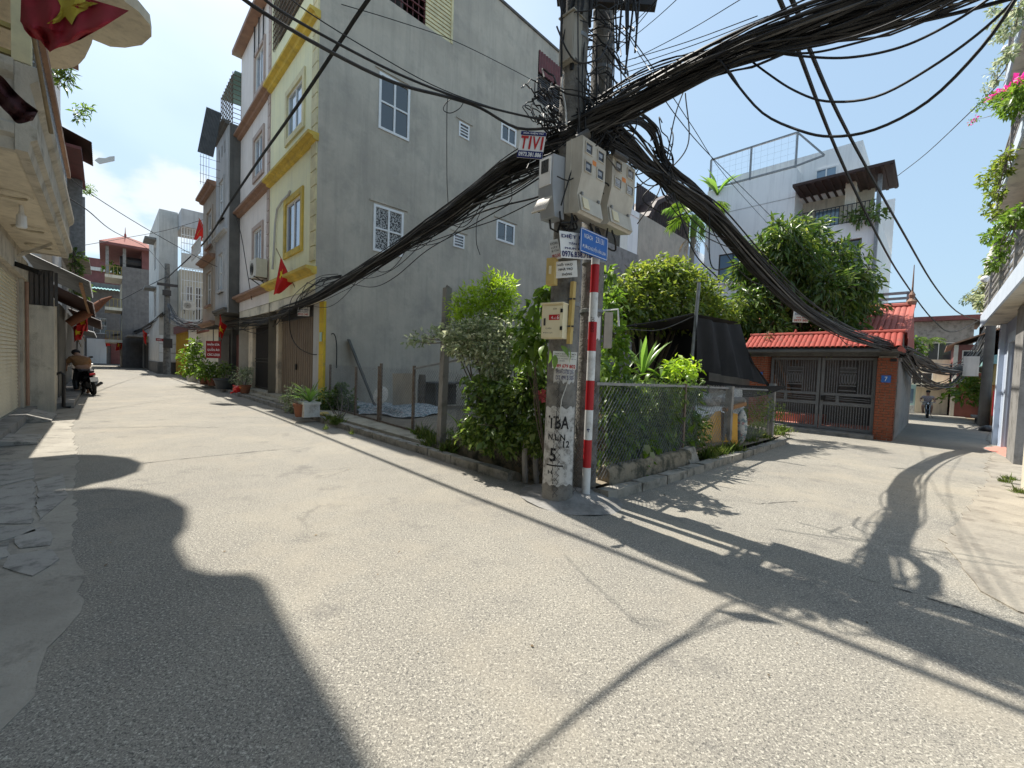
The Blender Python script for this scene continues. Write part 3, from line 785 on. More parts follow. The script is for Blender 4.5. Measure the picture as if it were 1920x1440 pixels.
for z in (3.9, 7.4, 10.55): ledge(Y, FN, YS0 - .03, YS1, z - .16, .26, .2, 'gold_trim')
# quoins at the corner, loggia grilles at the top
q = MB()
for k in range(26): q.box(FN - .035, FN + .002, YS0 + .02, YS0 + .42, 4.12 + k * .4, 4.12 + k * .4 + .37)
Y.part('quoin', q, M['cream_trim'])
g = MB()
for k in range(9): g.box(6.0, 8.27, YS0 + .06, YS0 + .09, 12.1 + k * .24, 12.13 + k * .24)
for k in range(12): g.box(6.02 + k * .2, 6.04 + k * .2, YS0 + .09, YS0 + .11, 12.08, 14.2)
Y.part('loggia_grille', g, M['metal_maroon'])
g = MB()
for k in range(17): g.obox((7.75, YS0 + .045, 12.14 + k * .125), (.5, 0, 0), (0, .02, .0), (0, .012, .055))
Y.part('loggia_shutter', g, M['cream_trim'])
Y.part('loggia_post', MB().box(8.2, 8.27, YS0 - .02, YS0 + .1, 12.08, 14.2), M['cream_trim'])
g = MB()
for k in range(24): g.box(12.45, 13.9, YS0 + .03, YS0 + .06, 12.24 + k * .085, 12.28 + k * .085)
Y.part('loggia_grille', g, M['dark_steel'])
Y.part('loggia_panel', corrugated(MB(), (12.47, YS0 - .03, 13.35), (1, 0, 0), (0, 0, 1), 1.4, .85, .14, .02), M['metal_maroon'])
g = MB()
for k in range(26): g.bar((FN - .03, 12.5 + k * .136, 11.6), (FN - .03, 12.5 + k * .136, 13.9), .02)
for k in range(12): g.bar((FN - .05, 12.5, 11.65 + k * .2), (FN - .05, 15.9, 11.65 + k * .2), .02)
Y.part('balcony_grille', g, M['rusty'])
# ground floor: recessed behind the overhang
GN = FN + .3
Y.part('soffit', MB().box(FN + .02, GN + .3, YS0 + .02, YS1 - .02, 3.05, 3.35), M['soffit'])
Y.part('corner_post', MB().box(GN - .06, GN + .1, YS0 + .01, YS0 + .36, .2, 3.05), M['yellow_strip'])
q = MB()
for k in range(9): q.box(GN - .068, GN - .05, YS0 + .0, YS0 + .37, .38 + k * .3, .39 + k * .3)
Y.part('post_joint', q, M['gold_trim'])
Y.part('door_jamb', MB().box(GN - .02, GN + .2, YS0 + .42, YS0 + .92, .2, 3.05), M['stucco_grey'])
for k in range(2):
 a0 = 12.72 + k * 1.6
 d = Y.part('door_leaf', MB().box(GN + .06, GN + .11, a0, a0 + 1.58, .25, 2.72), M['brown_door'])
 rib = MB()
 for j in range(8): rib.box(GN + .045, GN + .06, a0 + .04 + j * .195, a0 + .2 + j * .195, .3, 2.68)
 Y.part('door_board', rib, M['brown_door'], d)
Y.part('handle', MB().box(GN + .0, GN + .05, 14.27, 14.36, 1.1, 1.28), M['plastic_black'])
Y.part('transom', MB().box(GN + .03, GN + .12, 12.7, 15.95, 2.725, 3.05), M['dark_steel'])
Y.part('column', MB().box(GN - .06, GN + .2, 15.95, 16.19, .2, 3.05), M['cream_column'])
Y.part('step', MB().box(GN - .35, GN + .3, YS0 + .02, YS1 - .02, .05, .23), M['sidewalk'])
Y.part('number_plate', MB().box(GN - .085, GN - .07, YS0 + .1, YS0 + .26, 1.95, 2.2), M['mint'])
# conduit bent down the front beside the lower window
c = MB().tube([PN(544, 358, FN - .06), PN(541, 366, FN - .06), PN(530, 376, FN - .06), PN(520, 392, FN - .06), PN(516, 420, FN - .06), PN(513, 480, FN - .06), PN(511, 505, FN - .06)], .035, 8)
Y.part('conduit', c, M['stucco_grey'])
# pink house next to it
PS0, PS1 = 16.2, 20.6
P = Thing('pink_house', 'tall narrow house with pale pink front and brown ledges next to the yellow one', 'house', (FN, PS0, .22))
pw = [(17.1, 18.3, 11.2, 12.6), (17.1, 18.3, 8.15, 9.55), (17.1, 18.3, 4.8, 6.2)]
mb = MB(); mb.wall((FN, PS0, 0), (0, 1, 0), PS1 - PS0, (3.35, 13.75), (-1, 0, 0), [(a - PS0, b - PS0, c, d) for a, b, c, d in pw], .14)
P.part('front_wall', mb, M['pink_paint'])
mb = MB().wall((FN, PS1, 0), (1, 0, 0), 9.8, (-.2, 13.75), (0, 1, 0), []); mb.wall((FN + 9.8, PS0, 0), (0, 1, 0), PS1 - PS0, (-.2, 13.75), (1, 0, 0), [])
mb.wall((FN, PS0, 0), (1, 0, 0), 9.8, (-.2, 13.75), (0, -1, 0), [])
P.part('side_wall', mb, M['cement_wall'])
P.part('roof', MB().box(FN - .32, FN + 9.8, PS0, PS1 + .12, 13.76, 13.92), M['brown_trim'])
ft = MB()
for z in (3.2, 7.0, 10.6): ft.box(FN + .2, FN + 9.6, PS0 + .06, PS1 - .06, z, z + .15)
ft.box(FN + 2.4, FN + 2.5, PS0 + .1, PS1 - .1, 3.36, 13.6)
P.part('floor_slab', ft, M['interior'])
for i, (a0, a1, z0, z1) in enumerate(pw):
 win_front(P, FN, a0, a1, z0, z1, glass='glass_sky', cols=2, rows=1, rec=.07, trim='pink_trim', trim_w=.15)
for z in (3.9, 7.4, 10.55): ledge(P, FN, PS0, PS1 + .02, z - .16, .26, .2, 'brown_trim')
q = MB()
for k in range(24):
 q.box(FN - .03, FN + .002, PS0 + .02, PS0 + .3, 4.12 + k * .4, 4.12 + k * .4 + .37)
P.part('quoin', q, M['pink_trim'])
g = MB()
for a in (17.1, 17.7, 18.3): g.bar((FN - .05, a, 12.6), (FN - .05, a, 13.7), .04)
P.part('window_bar', g, M['dark_steel'])
P.part('soffit', MB().box(FN + .02, GN + .3, PS0 + .02, PS1 - .02, 3.05, 3.35), M['soffit'])
P.part('column', MB().box(GN - .06, GN + .2, 16.21, 16.75, .2, 3.05), M['cream_column'])
P.part('column', MB().box(GN - .06, GN + .2, 19.45, 20.1, .2, 3.05), M['cream_column'])
d = P.part('grille_door', MB().box(GN + .08, GN + .11, 16.76, 19.44, .25, 2.7), M['grille_door'])
g = MB()
for k in range(28): g.bar((GN + .06, 16.8 + k * .097, .3), (GN + .06, 16.8 + k * .097, 2.68), .016)
for z in (.3, 1.3, 1.42, 2.66): g.bar((GN + .05, 16.76, z), (GN + .05, 19.44, z), .03)
P.part('door_bar', g, M['dark_steel'], d)
g = MB()
for k in range(14): g.bar((GN + .05, 16.8 + k * .2, 2.72), (GN + .05, 16.8 + k * .2, 3.04), .016)
P.part('transom_grille', g, M['dark_steel'])
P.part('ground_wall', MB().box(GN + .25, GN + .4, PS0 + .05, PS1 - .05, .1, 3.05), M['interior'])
P.part('ground_wall', MB().box(GN + .05, GN + .2, 20.1, 20.58, .1, 3.05), M['pink_paint'])
P.part('step', MB().box(GN - .35, GN + .3, PS0 + .02, PS1 - .02, .05, .23), M['sidewalk'])
ac_unit('cream air conditioner unit on the pink front beside its lowest window', (FN, 16.62, 4.2), (-1, 0, 0), .85, .62, .34)
# grey bay house and beige house
BN = 3.62
B = Thing('grey_bay_house', 'slim grey house with projecting bay and a caged corrugated roof terrace', 'house', (BN, 20.65, .15))
bw = [(21.35, 22.3, 7.4, 9.0), (21.35, 22.3, 4.3, 5.9)]
body(B, BN, 8.5, 20.66, 23.2, 3.3, 11.0, {'front': bw + [(21.2, 21.4, 10.0, 10.5), (21.8, 22.0, 10.0, 10.5), (22.4, 22.6, 10.0, 10.5)]}, 'stucco_grey')
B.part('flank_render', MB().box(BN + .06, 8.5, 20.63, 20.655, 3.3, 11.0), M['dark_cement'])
for a0, a1, z0, z1 in bw: win_front(B, BN, a0, a1, z0, z1, glass='glass_sky', cols=2, rows=2, rec=.07, trim='stucco_grey', trim_w=.1, sill='stucco_grey')
ft = MB().box(BN + .15, 8.3, 20.8, 23.1, 3.31, 3.4); ft.box(BN + .8, BN + .9, 20.8, 23.1, 3.4, 10.8); B.part('floor_slab', ft, M['interior'])
ledge(B, BN, 20.66, 23.2, 6.6, .15, .14, 'stucco_grey'); ledge(B, BN, 20.66, 23.2, 3.3, .12, .2, 'dark_cement'); ledge(B, BN, 20.6, 23.25, 10.9, .22, .16, 'dark_cement')
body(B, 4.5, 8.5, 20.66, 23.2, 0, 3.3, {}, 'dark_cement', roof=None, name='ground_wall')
B.part('door', MB().box(4.44, 4.48, 20.75, 22.1, .15, 2.6), M['old_white'])
B.part('door', MB().box(4.44, 4.48, 22.25, 23.1, .15, 2.5), M['maroon_wall'])
B.part('number_plate', MB().box(4.42, 4.437, 21.25, 21.55, 1.75, 1.93), M['plastic_black'])
B.part('number', text_mb([('45', .02, .16, .06, .24)], (4.415, 21.55, 1.75), (0, -1, 0), (0, 0, 1), .3), M['ink_white'])
g = MB()
for k in range(11): g.bar((BN + .15, 20.7, 11.1 + k * .19), (7.5, 20.7, 11.1 + k * .19), .02)
for k in range(14): g.bar((BN + .15 + k * .3, 20.7, 11), (BN + .15 + k * .3, 20.7, 13.1), .025)
for k in range(11): g.bar((BN + .15, 20.7, 11.1 + k * .19), (BN + .15, 23.1, 11.1 + k * .19), .02)
for k in range(9): g.bar((BN + .15, 20.7 + k * .3, 11), (BN + .15, 20.7 + k * .3, 13.1), .025)
B.part('terrace_cage', g, M['rusty'])
_o = PS(370, 284, 20.9); B.part('terrace_canopy', corrugated(MB(), _o, PS(400, 295, 20.85) - _o, PS(387, 200, 21.3) - _o, 1, 1, .09, .02), M['corrugated_grey'])
B.part('terrace_roof', corrugated(MB(), (BN + .2, 20.6, 13.12), (0, 1, 0), (1, 0, .05), 2.7, 4.0), M['teal_metal'])
g = MB()
for k in range(4): g.bar((2.75 + k * .09, 20.9, 8.3), (2.75 + k * .09, 20.9, 9.5), .012)
for k in range(4): g.bar((2.72, 20.9, 8.4 + k * .33), (3.4, 20.9, 8.4 + k * .33), .012)
B.part('hanging_rack', g, M['rusty'])
C = Thing('beige_house', 'beige narrow house with brown roof ledge beyond the grey bay house', 'house', (BN, 23.25, .15))
cw = [(24.0, 25.3, 6.7, 8.4), (24.0, 25.3, 3.9, 5.5)]
body(C, BN, 9, 23.26, 26.6, 2.9, 9.3, {'front': cw}, 'beige_paint')
for a0, a1, z0, z1 in cw: win_front(C, BN, a0, a1, z0, z1, glass='glass_dark', cols=2, rows=2, rec=.09, trim='beige_paint', trim_w=.12, sill='brown_trim')
C.part('floor_slab', MB().box(BN + .8, BN + .9, 23.4, 26.4, 3, 9.1), M['interior'])
ledge(C, BN, 23.26, 26.65, 9.15, .32, .25, 'brown_trim'); ledge(C, BN, 23.26, 26.65, 5.95, .3, .2, 'brown_trim'); ledge(C, BN, 23.26, 26.65, 2.9, .2, .2, 'brown_trim')
railing(C, [(BN - .5, 23.6, 6.15), (BN - .5, 26.3, 6.15)], .7, 'white_frame', .2)
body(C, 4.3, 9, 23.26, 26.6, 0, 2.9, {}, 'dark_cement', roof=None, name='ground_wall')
C.part('door', MB().box(4.24, 4.28, 23.6, 25.6, .15, 2.5), M['grille_door'])
# recessed grille house, yellow gate, white end wall
D = Thing('grille_house', 'cream house with barred balcony windows set back behind the yellow gate', 'house', (4.6, 40, .0))
dw = [(4.5, 4.95, 5.2, 6.9), (5.1, 5.5, 4.3, 6.9), (5.6, 6.1, 4.3, 6.9)]
body(D, 4.14, 12, 41, 46, -.2, 8.1, {'near': dw}, 'cream_wall')
for a0, a1, z0, z1 in dw: win_near(D, 41, a0, a1, z0, z1, glass='glass_dark', cols=2, rows=3, rec=.08)
D.part('floor_slab', MB().box(4.3, 11.8, 42, 42.1, 0, 8), M['interior'])
g = MB()
for k in range(27): g.bar((4.16 + k * .17, 40.2, 4.2), (4.16 + k * .17, 40.2, 8.1), .035)
for z in (4.2, 5.2, 6.2, 7.2, 8.1): g.bar((4.16, 40.2, z), (8.6, 40.2, z), .04)
D.part('balcony_grille', g, M['white_frame'])
g = MB()
for k in range(27): g.bar((4.16 + k * .17, 40.3, 9.2), (4.16 + k * .17, 40.3, 11.2), .03)
for z in (9.4, 10.0, 10.6, 11.15): g.bar((4.16, 40.3, z), (8.6, 40.3, z), .04)
D.part('terrace_grille', g, M['white_frame'])
D.part('terrace_roof', MB().box(4.14, 12, 40.1, 44, 11.2, 12.5), M['stucco_grey'])
D.part('balcony_slab', MB().box(4.14, 11.6, 40.0, 41.0, 3.9, 4.15), M['old_white'])
D.part('parapet', MB().box(4.14, 11.6, 40.05, 40.2, 8.15, 9.2), M['old_white'])
ac_unit('outdoor air conditioner on the barred balcony behind the concrete street pole', (4.6, 40.05, 4.9), (0, -1, 0), .8, .7, .3)
G1 = Thing('yellow_gate', 'yellow painted sheet metal gate between the beige house and street pole', 'gate', (3.7, 33, 0))
G1.part('leaf', MB().box(3.74, 3.8, 31.5, 35.2, .1, 3.0), M['gate_yellow'])
G1.part('leaf', MB().box(3.74, 3.8, 35.25, 39.0, .1, 3.0), M['gate_yellow'])
g = MB()
for k in range(12): g.box(3.71, 3.74, 31.6 + k * .6, 31.68 + k * .6, .12, 2.98)
G1.part('rib', g, M['gate_yellow'])
G1.part('lintel', MB().box(3.6, 4.6, 31.3, 39.1, 3.0, 3.5), M['maroon_wall'])
G1.part('post', MB().box(3.6, 3.95, 31.15, 31.45, 0, 3.0), M['old_white'])
E_ = Thing('white_end_house', 'plain white building whose blank wall stands behind the concrete street pole', 'house', (2.8, 43, 0))
ew = [(44.5, 46.5, 4.6, 6.6), (44.5, 46.5, 8.5, 10.5)]
body(E_, 3.0, 4.12, 42, 52, -.2, 12.6, {'front': ew}, 'old_white')
for a0, a1, z0, z1 in ew: win_front(E_, 3.0, a0, a1, z0, z1, glass='glass_dark', cols=2, rows=1, rec=.1)
for a0, a1, z0, z1 in ew: E_.part('awning', MB().box(2.3, 3.0, a0 - .2, a1 + .2, z1 + .2, z1 + .35), M['concrete'])
E_.part('plinth', MB().box(2.92, 4.13, 41.92, 52.02, -.1, .9), M['dark_cement'])
for k in range(3): E_.part('cladding', MB().box(3.02, 4.1, 41.9, 41.99, .95 + k * .7, 1.6 + k * .7), M['white_wall'])
# red-roofed tower, low shop row, street end
F = Thing('red_roof_tower', 'narrow brick tower house with balconies and a red roofed top terrace', 'house', (1.3, 60, 0))
body(F, 1.35, 4.4, 60, 70, -.2, 10.6, {'front': [(61, 63, 6.3, 8.7), (61, 63, 2.95, 5.35), (64.5, 66.5, 6.3, 8.7)]}, 'brick_grey')
for z in (2.9, 6.25, 9.6):
 F.part('balcony', MB().box(.05, 1.4, 60, 65, z - .3, z), M['cream_wall'])
 railing(F, [(.1, 60.1, z), (.1, 65, z)], .9, 'gold_iron', .25, .02)
 railing(F, [(1.3, 60.1, z), (.1, 60.1, z)], .9, 'gold_iron', .25, .02)
for a, z in ((61, 6.3), (61, 2.95), (64.5, 6.3)): win_front(F, 1.35, a, a + 2, z, z + 2.4, glass='glass_dark', cols=2, rows=2, rec=.1, trim='cream_wall', trim_w=.2)
for k in range(2): F.part('post', MB().box(1.4, 1.65, 60.1 + 4 * k, 60.4 + 4 * k, 10.6, 12.7), M['concrete'])
F.part('post', MB().box(.1, .35, 60.1, 60.4, 9.6, 12.7), M['concrete'])
F.part('gable_wall', MB().box(2.9, 4.4, 60.05, 69.9, 10.6, 13.0), M['maroon_wall'])
mb = MB(); mb.add([(-.35, 59.2, 12.75), (4.9, 59.2, 12.75), (4.9, 71, 12.75), (-.35, 71, 12.75), (1.6, 60.6, 13.9), (1.6, 69, 13.9)], [(0, 1, 4), (1, 2, 5, 4), (2, 3, 5), (3, 0, 4, 5), (3, 2, 1, 0)])
F.part('roof', mb, M['red_roof'])
F.part('eave', MB().box(-.35, 4.9, 59.2, 71, 12.5, 12.74), M['maroon_wall'])
F.part('finial', MB().lathe([(.08, 13.85), (.1, 14.0), (.04, 14.2), (.015, 14.8)], (1.6, 60.6, 0), 8), M['red_roof'])
F.part('water_tank', MB().lathe([(.02, -1.1), (.6, -1.1), (.62, 1.0), (.3, 1.2), (.02, 1.2)], (2.3, 61.5, 11.3), 14, (1, 0, 0)), M['dark_steel'])
S1 = Thing('low_shop', 'low weathered shop row with dark doors below the red roofed tower', 'shop', (3.0, 52.1, 0))
body(S1, 3.0, 8, 52.1, 59.9, -.2, 3.4, {}, 'old_white')
S1.part('awning', MB().box(1.5, 3.0, 52.3, 59.8, 3.1, 3.25), M['concrete'])
for k, m in enumerate(('grille_door', 'interior', 'dark_steel', 'old_white')): S1.part('door', MB().box(2.93, 2.98, 52.5 + k * 1.85, 54.1 + k * 1.85, .1, 2.6), M[m])
S2 = Thing('end_house', 'dim grey brick house with white door closing the far street end', 'house', (-3, 76, 0))
body(S2, -7, 2.4, 76, 84, -.2, 10.5, {'near': [(-4.5, -3.2, 4.0, 6.0), (-1.0, .2, 4.0, 6.0)]}, 'brick_grey')
for a in (-4.5, -1.0): win_near(S2, 76, a, a + 1.25, 4.0, 6.0, glass='glass_dark', cols=2, rows=2, rec=.1)
S2.part('door', MB().box(-1.6, .2, 75.93, 75.98, .1, 3.3), M['white_wall'])
S2.part('door', MB().box(.6, 2.2, 75.93, 75.98, .1, 3.3), M['maroon_wall'])
S2.part('sheet_roof', corrugated(MB(), (-7, 74.6, 9.6), (1, 0, 0), (0, 1, .25), 9.4, 1.6, .3, .05), M['teal_metal'])
S3 = Thing('maroon_house', 'maroon topped house rising above the teal sheet roof at the street end', 'house', (-4, 86, 0))
body(S3, -9, 5, 86, 95, -.2, 15.2, {'near': [(-6, -4, 11, 13)]}, 'maroon_wall')
win_near(S3, 86, -6, -4, 11, 13, glass='glass_dark', cols=2, rows=2, rec=.1)
S3.part('parapet', MB().box(-9, 5, 85.8, 86, 13.4, 13.9), M['old_white'])
# left side of the left street
WN = -1.3
A = Thing('shuttered_house', 'cream house with roller shutter and long plastered balcony over the pavement', 'house', (WN, 14.3, 0))
mb = MB()
mb.wall((WN, 5.5, 0), (0, 1, 0), 8.7, (0, 3.7), (1, 0, 0), [(4.2, 8.15, .15, 2.88)], .1)
A.part('ground_wall', mb, M['dusty_cream'])
A.part('end_wall', MB().box(-8, WN, 14.2, 14.3, 0, 3.7), M['dusty_cream'])
A.part('end_wall', MB().box(-8, WN, 5.4, 5.5, 0, 3.7), M['dusty_cream'])
# roller shutter slats, one by one
sl = MB().box(-.03, .03, -1.97, 1.97, -.034, .034)
sl.v = [(x - (.022 if z > 0 else 0), y, z) for x, y, z in sl.v]
sm = sl.mesh('shutter_slat', M['shutter'])
sh = A.part('roller_shutter', MB().box(WN - .09, WN - .07, 9.7, 13.65, .2, 2.88), M['shutter'])
for k in range(37): A.inst('slat', sm, (WN - .035, 11.68, .24 + .0725 * k), parent=sh)
A.part('shutter_rail', MB().box(WN - .06, WN + .012, 13.6, 13.7, .15, 2.88), M['beige_paint'])
A.part('pilaster', MB().box(WN, WN + .06, 13.72, 14.28, .0, 2.95), M['dusty_cream'])
A.part('beam', MB().box(WN - .02, WN + .09, 5.5, 14.32, 2.95, 3.35), M['dusty_cream'])
A.part('pipe', MB().tube([(WN + .1, 13.9, .2), (WN + .1, 13.9, 2.9)], .03, 8), M['brown_trim'])
A.part('sill_step', MB().box(WN, WN + .22, 8.4, 14.1, .0, .17), M['concrete'])
# balcony: soffit with rings and lamp, moulded fascia
B0, B1, BN_ = 7.15, 14.35, -.55
A.part('balcony_slab', MB().box(WN, BN_ + .0 - .12, B0 + .1, B1 - .1, 3.62, 3.78), M['cream_wall'])
fas = [(BN_ - .14, 3.60), (BN_ - .05, 3.60), (BN_ - .03, 3.72), (BN_ + .02, 3.76), (BN_ + .02, 3.86), (BN_ - .03, 3.9), (BN_ - .03, 4.34), (BN_ + .03, 4.40), (BN_ + .05, 4.46), (BN_ + .05, 4.54), (BN_ - .14, 4.54)]
A.part('balcony_fascia', MB().prism(fas, 1, B0, B1), M['dusty_cream'])
fe = [(B0 + .14, 3.60), (B0 + .05, 3.60), (B0 + .03, 3.72), (B0 - .02, 3.76), (B0 - .02, 3.86), (B0 + .03, 3.9), (B0 + .03, 4.34), (B0 - .03, 4.40), (B0 - .05, 4.46), (B0 - .05, 4.54), (B0 + .14, 4.54)]
A.part('balcony_end', MB().prism(fe, 0, -4, BN_ - .142), M['dusty_cream'])
A.part('balcony_end', MB().prism([(-y + 2 * 7.15 + 7.05 if 0 else B0 + B1 - y, z) for y, z in fe][::-1], 0, -4, BN_ - .142), M['dusty_cream'])
for k, (a, n) in enumerate(((9.3, -.95), (11.6, -.95), (13.3, -.95))):
 rg = MB().lathe([(.17, 3.585), (.21, 3.585), (.23, 3.615), (.17, 3.615), (.17, 3.585)], (n, a, 0), 24, cap=False)
 A.part('ceiling_ring', rg, M['cream_wall'])
A.part('ceiling_lamp', MB().lathe([(.02, 3.62), (.03, 3.5), (.055, 3.46), (.06, 3.3), (.05, 3.28)], (-.9, 9.9, 0), 12), M['white_frame'])
A.part('bracket', MB().prism([(3.62, WN), (3.62, -.7), (3.5, -.7), (3.1, WN)], 1, 12.6, 12.68) if False else MB().bar((WN + .02, 12.7, 3.2), (-.75, 12.7, 3.6), .05), M['dusty_cream'])
cmr = A.part('security_camera', MB().bar((WN + .1, 12.35, 3.05), (WN + .42, 12.2, 2.92), .09, .09), M['plastic_black'])
A.part('camera_mount', MB().tube([(WN + .02, 12.4, 3.2), (WN + .12, 12.35, 3.06)], .02, 6), M['white_frame'], cmr)
# upper walls and the rounded upper galleries (mostly above the frame)
body(A, -5.5, -1.6, 6.0, 14.25, 3.8, 9.3, {'back': [(8.5, 10, 4.6, 6.8)]}, 'dusty_cream', name='upper_wall')
def round_slab(T, name, n_in, n_out, s0, s1, z0, z1, m, k=22, p=2.4, step=None):
 """Gallery slab with a rounded (superelliptic) outer edge."""
 pts = [(n_in, s0), ]
 cs, hs = (s0 + s1) / 2, (s1 - s0) / 2
 for i in range(k + 1):
  a = math.pi * i / k - math.pi / 2
  pts.append((n_in + (n_out - n_in) * abs(math.cos(a)) ** (2 / p), cs + hs * math.copysign(abs(math.sin(a)) ** (2 / p), math.sin(a))))
 pts.append((n_in, s1))
 mbx = MB()
 if step:
  for dz0, dz1, sc in step:
   q = [(n_in + (x - n_in) * sc, cs + (y - cs) * (1 - (1 - sc) * .4)) for x, y in pts]
   mbx.prism(q, 2, dz0, dz1)
 else: mbx.prism(pts, 2, z0, z1)
 return T.part(name, mbx, M[m])
round_slab(A, 'round_gallery', -1.6, .04, 5.2, 13.3, 0, 0, 'cream_wall', p=3.6, step=((7.2, 7.34, .90), (7.342, 7.40, .925), (7.402, 7.72, .87), (7.722, 7.98, .985), (7.982, 8.08, 1.0)))
# golden wrought-iron panel on the balcony end, handrail along the front
g = MB(); r = random.Random(3)
e = B0 + .05
for n in np.linspace(-3.6, -.62, 6): g.bar((n, e, 4.56), (n, e, 6.2), .05)
for z in (4.62, 4.9, 6.15): g.bar((-3.6, e, z), (-.62, e, z), .05)
for k in range(80):
 n, z, q = r.uniform(-3.5, -.75), r.uniform(4.68, 6.1), r.uniform(.07, .2)
 a0 = r.uniform(0, 6.3); g.tube([(n + math.cos(a0 + t) * q * (1 - t / 9), e + r.uniform(-.01, .01), z + math.sin(a0 + t) * q * (1 - t / 9)) for t in np.linspace(0, 5.4, 12)], .014, 4)
A.part('wrought_iron_panel', g, M['gold_iron'])
g = MB()
for k in range(46):
 s = B0 + .2 + k * .15
 g.bar((BN_ - .06, s, 4.55), (BN_ - .06, s, 5.45), .018)
 g.tube([(BN_ - .06 + .05 * math.sin(t * 6), s + .07 * math.cos(t * 6), 4.7 + .3 * t) for t in np.linspace(0, 1, 7)], .010, 4)
A.part('balcony_railing', g, M['stainless'])
A.part('handrail', MB().box(BN_ - .12, BN_, B0 + .15, B1, 5.45, 5.58), M['brown_trim'])
A.part('corner_post', MB().box(BN_ - .16, BN_ - .02, B0 + .0, B0 + .14, 4.55, 6.4), M['cream_trim'])
# top storeys: an unseen eave, its outline shaped to throw the big shade
A.part('top_storey', MB().box(-5.6, -1.5, 2.0, 5.9, 3.8, 9.3), M['dusty_cream'])
sd = np.array([-SUN_XY[0] / math.tan(SUN_EL), -SUN_XY[1] / math.tan(SUN_EL), -1.0])     # shade displacement per metre of height
sdS = street_of(sd)
def up_from_shadow(px, py, z):
 p = PG(px, py); return (p[0] - sdS[0] * z, p[1] - sdS[1] * z)
_zt = 9.31
_sh = [up_from_shadow(*q, _zt) for q in ((150, 917), (200, 914), (270, 920), (325, 935), (352, 952), (350, 975), (330, 1000), (338, 1030), (358, 1062), (400, 1075), (470, 1074), (500, 1090), (520, 1130), (570, 1220), (640, 1330), (705, 1440), (800, 1600))]
_sh = [(-3.0, _sh[0][1])] + _sh + [(_sh[-1][0], _sh[-1][1] - 1), (-3.0, _sh[-1][1] - 1)]
A.part('roof_eave', MB().prism(_sh, 2, _zt, _zt + .35), M['cream_wall'])  # added above the view, outline traced back from its shade
A.part('lower_building', MB().box(-6, -1.7, -6, 5.3, 0, 9.2), M['dusty_cream'])
# second, smaller canopy, added and shaped to cast the shade patch nearer the house
_z2 = 8.1
_s2 = [up_from_shadow(*q, _z2) for q in ((146, 852), (190, 853), (240, 858), (268, 868), (262, 880), (225, 893), (180, 902), (146, 912))]
_s2 = [(-2.0, _s2[0][1])] + _s2 + [(-2.0, _s2[-1][1])]
A.part('shade_canopy', MB().prism(_s2, 2, _z2, _z2 + .2), M['cream_wall'])
# shop annex with sloping tin roof
X = Thing('annex_wall', 'small plastered lean to with dark louvres and a sagging tin roof', 'shed', (-.95, 14.4, 0))
X.part('pier', MB().box(WN, -.83, 14.35, 14.95, 0, 2.45), M['dusty_cream'])
X.part('wall', MB().box(WN - .5, -.98, 14.96, 20.0, 0, 2.3), M['dusty_cream'])
X.part('pier', MB().box(-1.1, -.9, 16.2, 16.5, 0, 2.75), M['dusty_cream'])
X.part('plinth', MB().box(-.95, -.55, 15.1, 20.2, .0, .14), M['concrete'])
g = MB()
for k in range(7): g.box(WN + .02 + k * .075, WN + .075 + k * .075, 14.5, 14.53, 2.47, 3.25)
X.part('louvre', g, M['dark_steel'])
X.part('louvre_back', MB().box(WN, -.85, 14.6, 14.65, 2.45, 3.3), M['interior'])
X.part('tin_roof', corrugated(MB(), (WN, 14.3, 3.62), (0, 1, -.012), (1.05, 0, -.52), 3.6, 1.0, .2, .03), M['corrugated_grey'])
X.part('tin_roof', corrugated(MB(), (WN, 17.9, 3.45), (0, 1, -.012), (1.05, 0, -.55), 5.6, 1.0, .2, .03), M['corrugated_brown'])
X.part('roof_batten', MB().bar((-.4, 14.4, 3.05), (-.4, 23.4, 2.85), .06), M['wood'])
X.part('drain_pipe', MB().tube([(-.86, 15.05, .85), (-.76, 15.05, .9), (-.72, 15.05, .84), (-.72, 15.05, .06), (-.6, 15.05, .04)], .035, 8), M['plastic_black'])
X.part('board', MB().box(-.93, -.9, 17.0, 19.9, 0, 2.4), M['dark_cement'])
# upper neighbours along the left row
N1 = Thing('grey_upper_house', 'tall bluish grey house with window awnings behind the cream balcony', 'house', (-1.2, 20.2, 0))
body(N1, -7, -1.35, 20.2, 27.5, 0, 13.0, {'back': [(21.2, 22.6, 6.2, 8.4), (21.2, 22.6, 9.6, 11.6)], 'near': [(-2.6, -1.8, 8.6, 10.4)]}, 'stucco_grey')
for z in (6.2, 9.6): win_back(N1, -1.35, 21.2, 22.6, z, z + 2.0, glass='glass_dark', cols=2, rows=2)
win_near(N1, 20.2, -2.6, -1.8, 8.6, 10.4, glass='glass_dark', cols=1, rows=2, sill='dark_cement')
N1.part('edge_trim', MB().box(-1.42, -1.2, 20.12, 20.3, 3.4, 13.0), M['beige_paint'])
N1.part('roof_eave', MB().box(-1.34, -.62, 20.6, 21.6, 11.3, 11.5), M['brown_trim'])
N1.part('window_awning', corrugated(MB(), (-1.3, 21.0, 9.1), (0, 1, 0), (1, 0, -.35), 2.6, 1.0, .2, .02), M['corrugated_brown'])
N1.part('window_awning', MB().box(-1.3, -.55, 21.0, 26.0, 8.4, 8.5), M['metal_maroon'])
N1.part('side_panel', MB().box(-1.3, -.62, 24.6, 24.66, 6.7, 8.4), M['galvanised'])
N2 = Thing('green_panel_house', 'house with grey green sheet panel hung at balcony height', 'house', (-1.2, 27.6, 0))
body(N2, -7, -1.4, 27.6, 40, 0, 9.2, {}, 'dark_cement')
N2.part('balcony_panel', MB().box(-1.38, -.62, 27.9, 28.0, 5.9, 8.6), M['galvanised'])
N2.part('balcony_slab', MB().box(-1.38, -.5, 27.9, 33, 5.75, 5.88), M['concrete'])
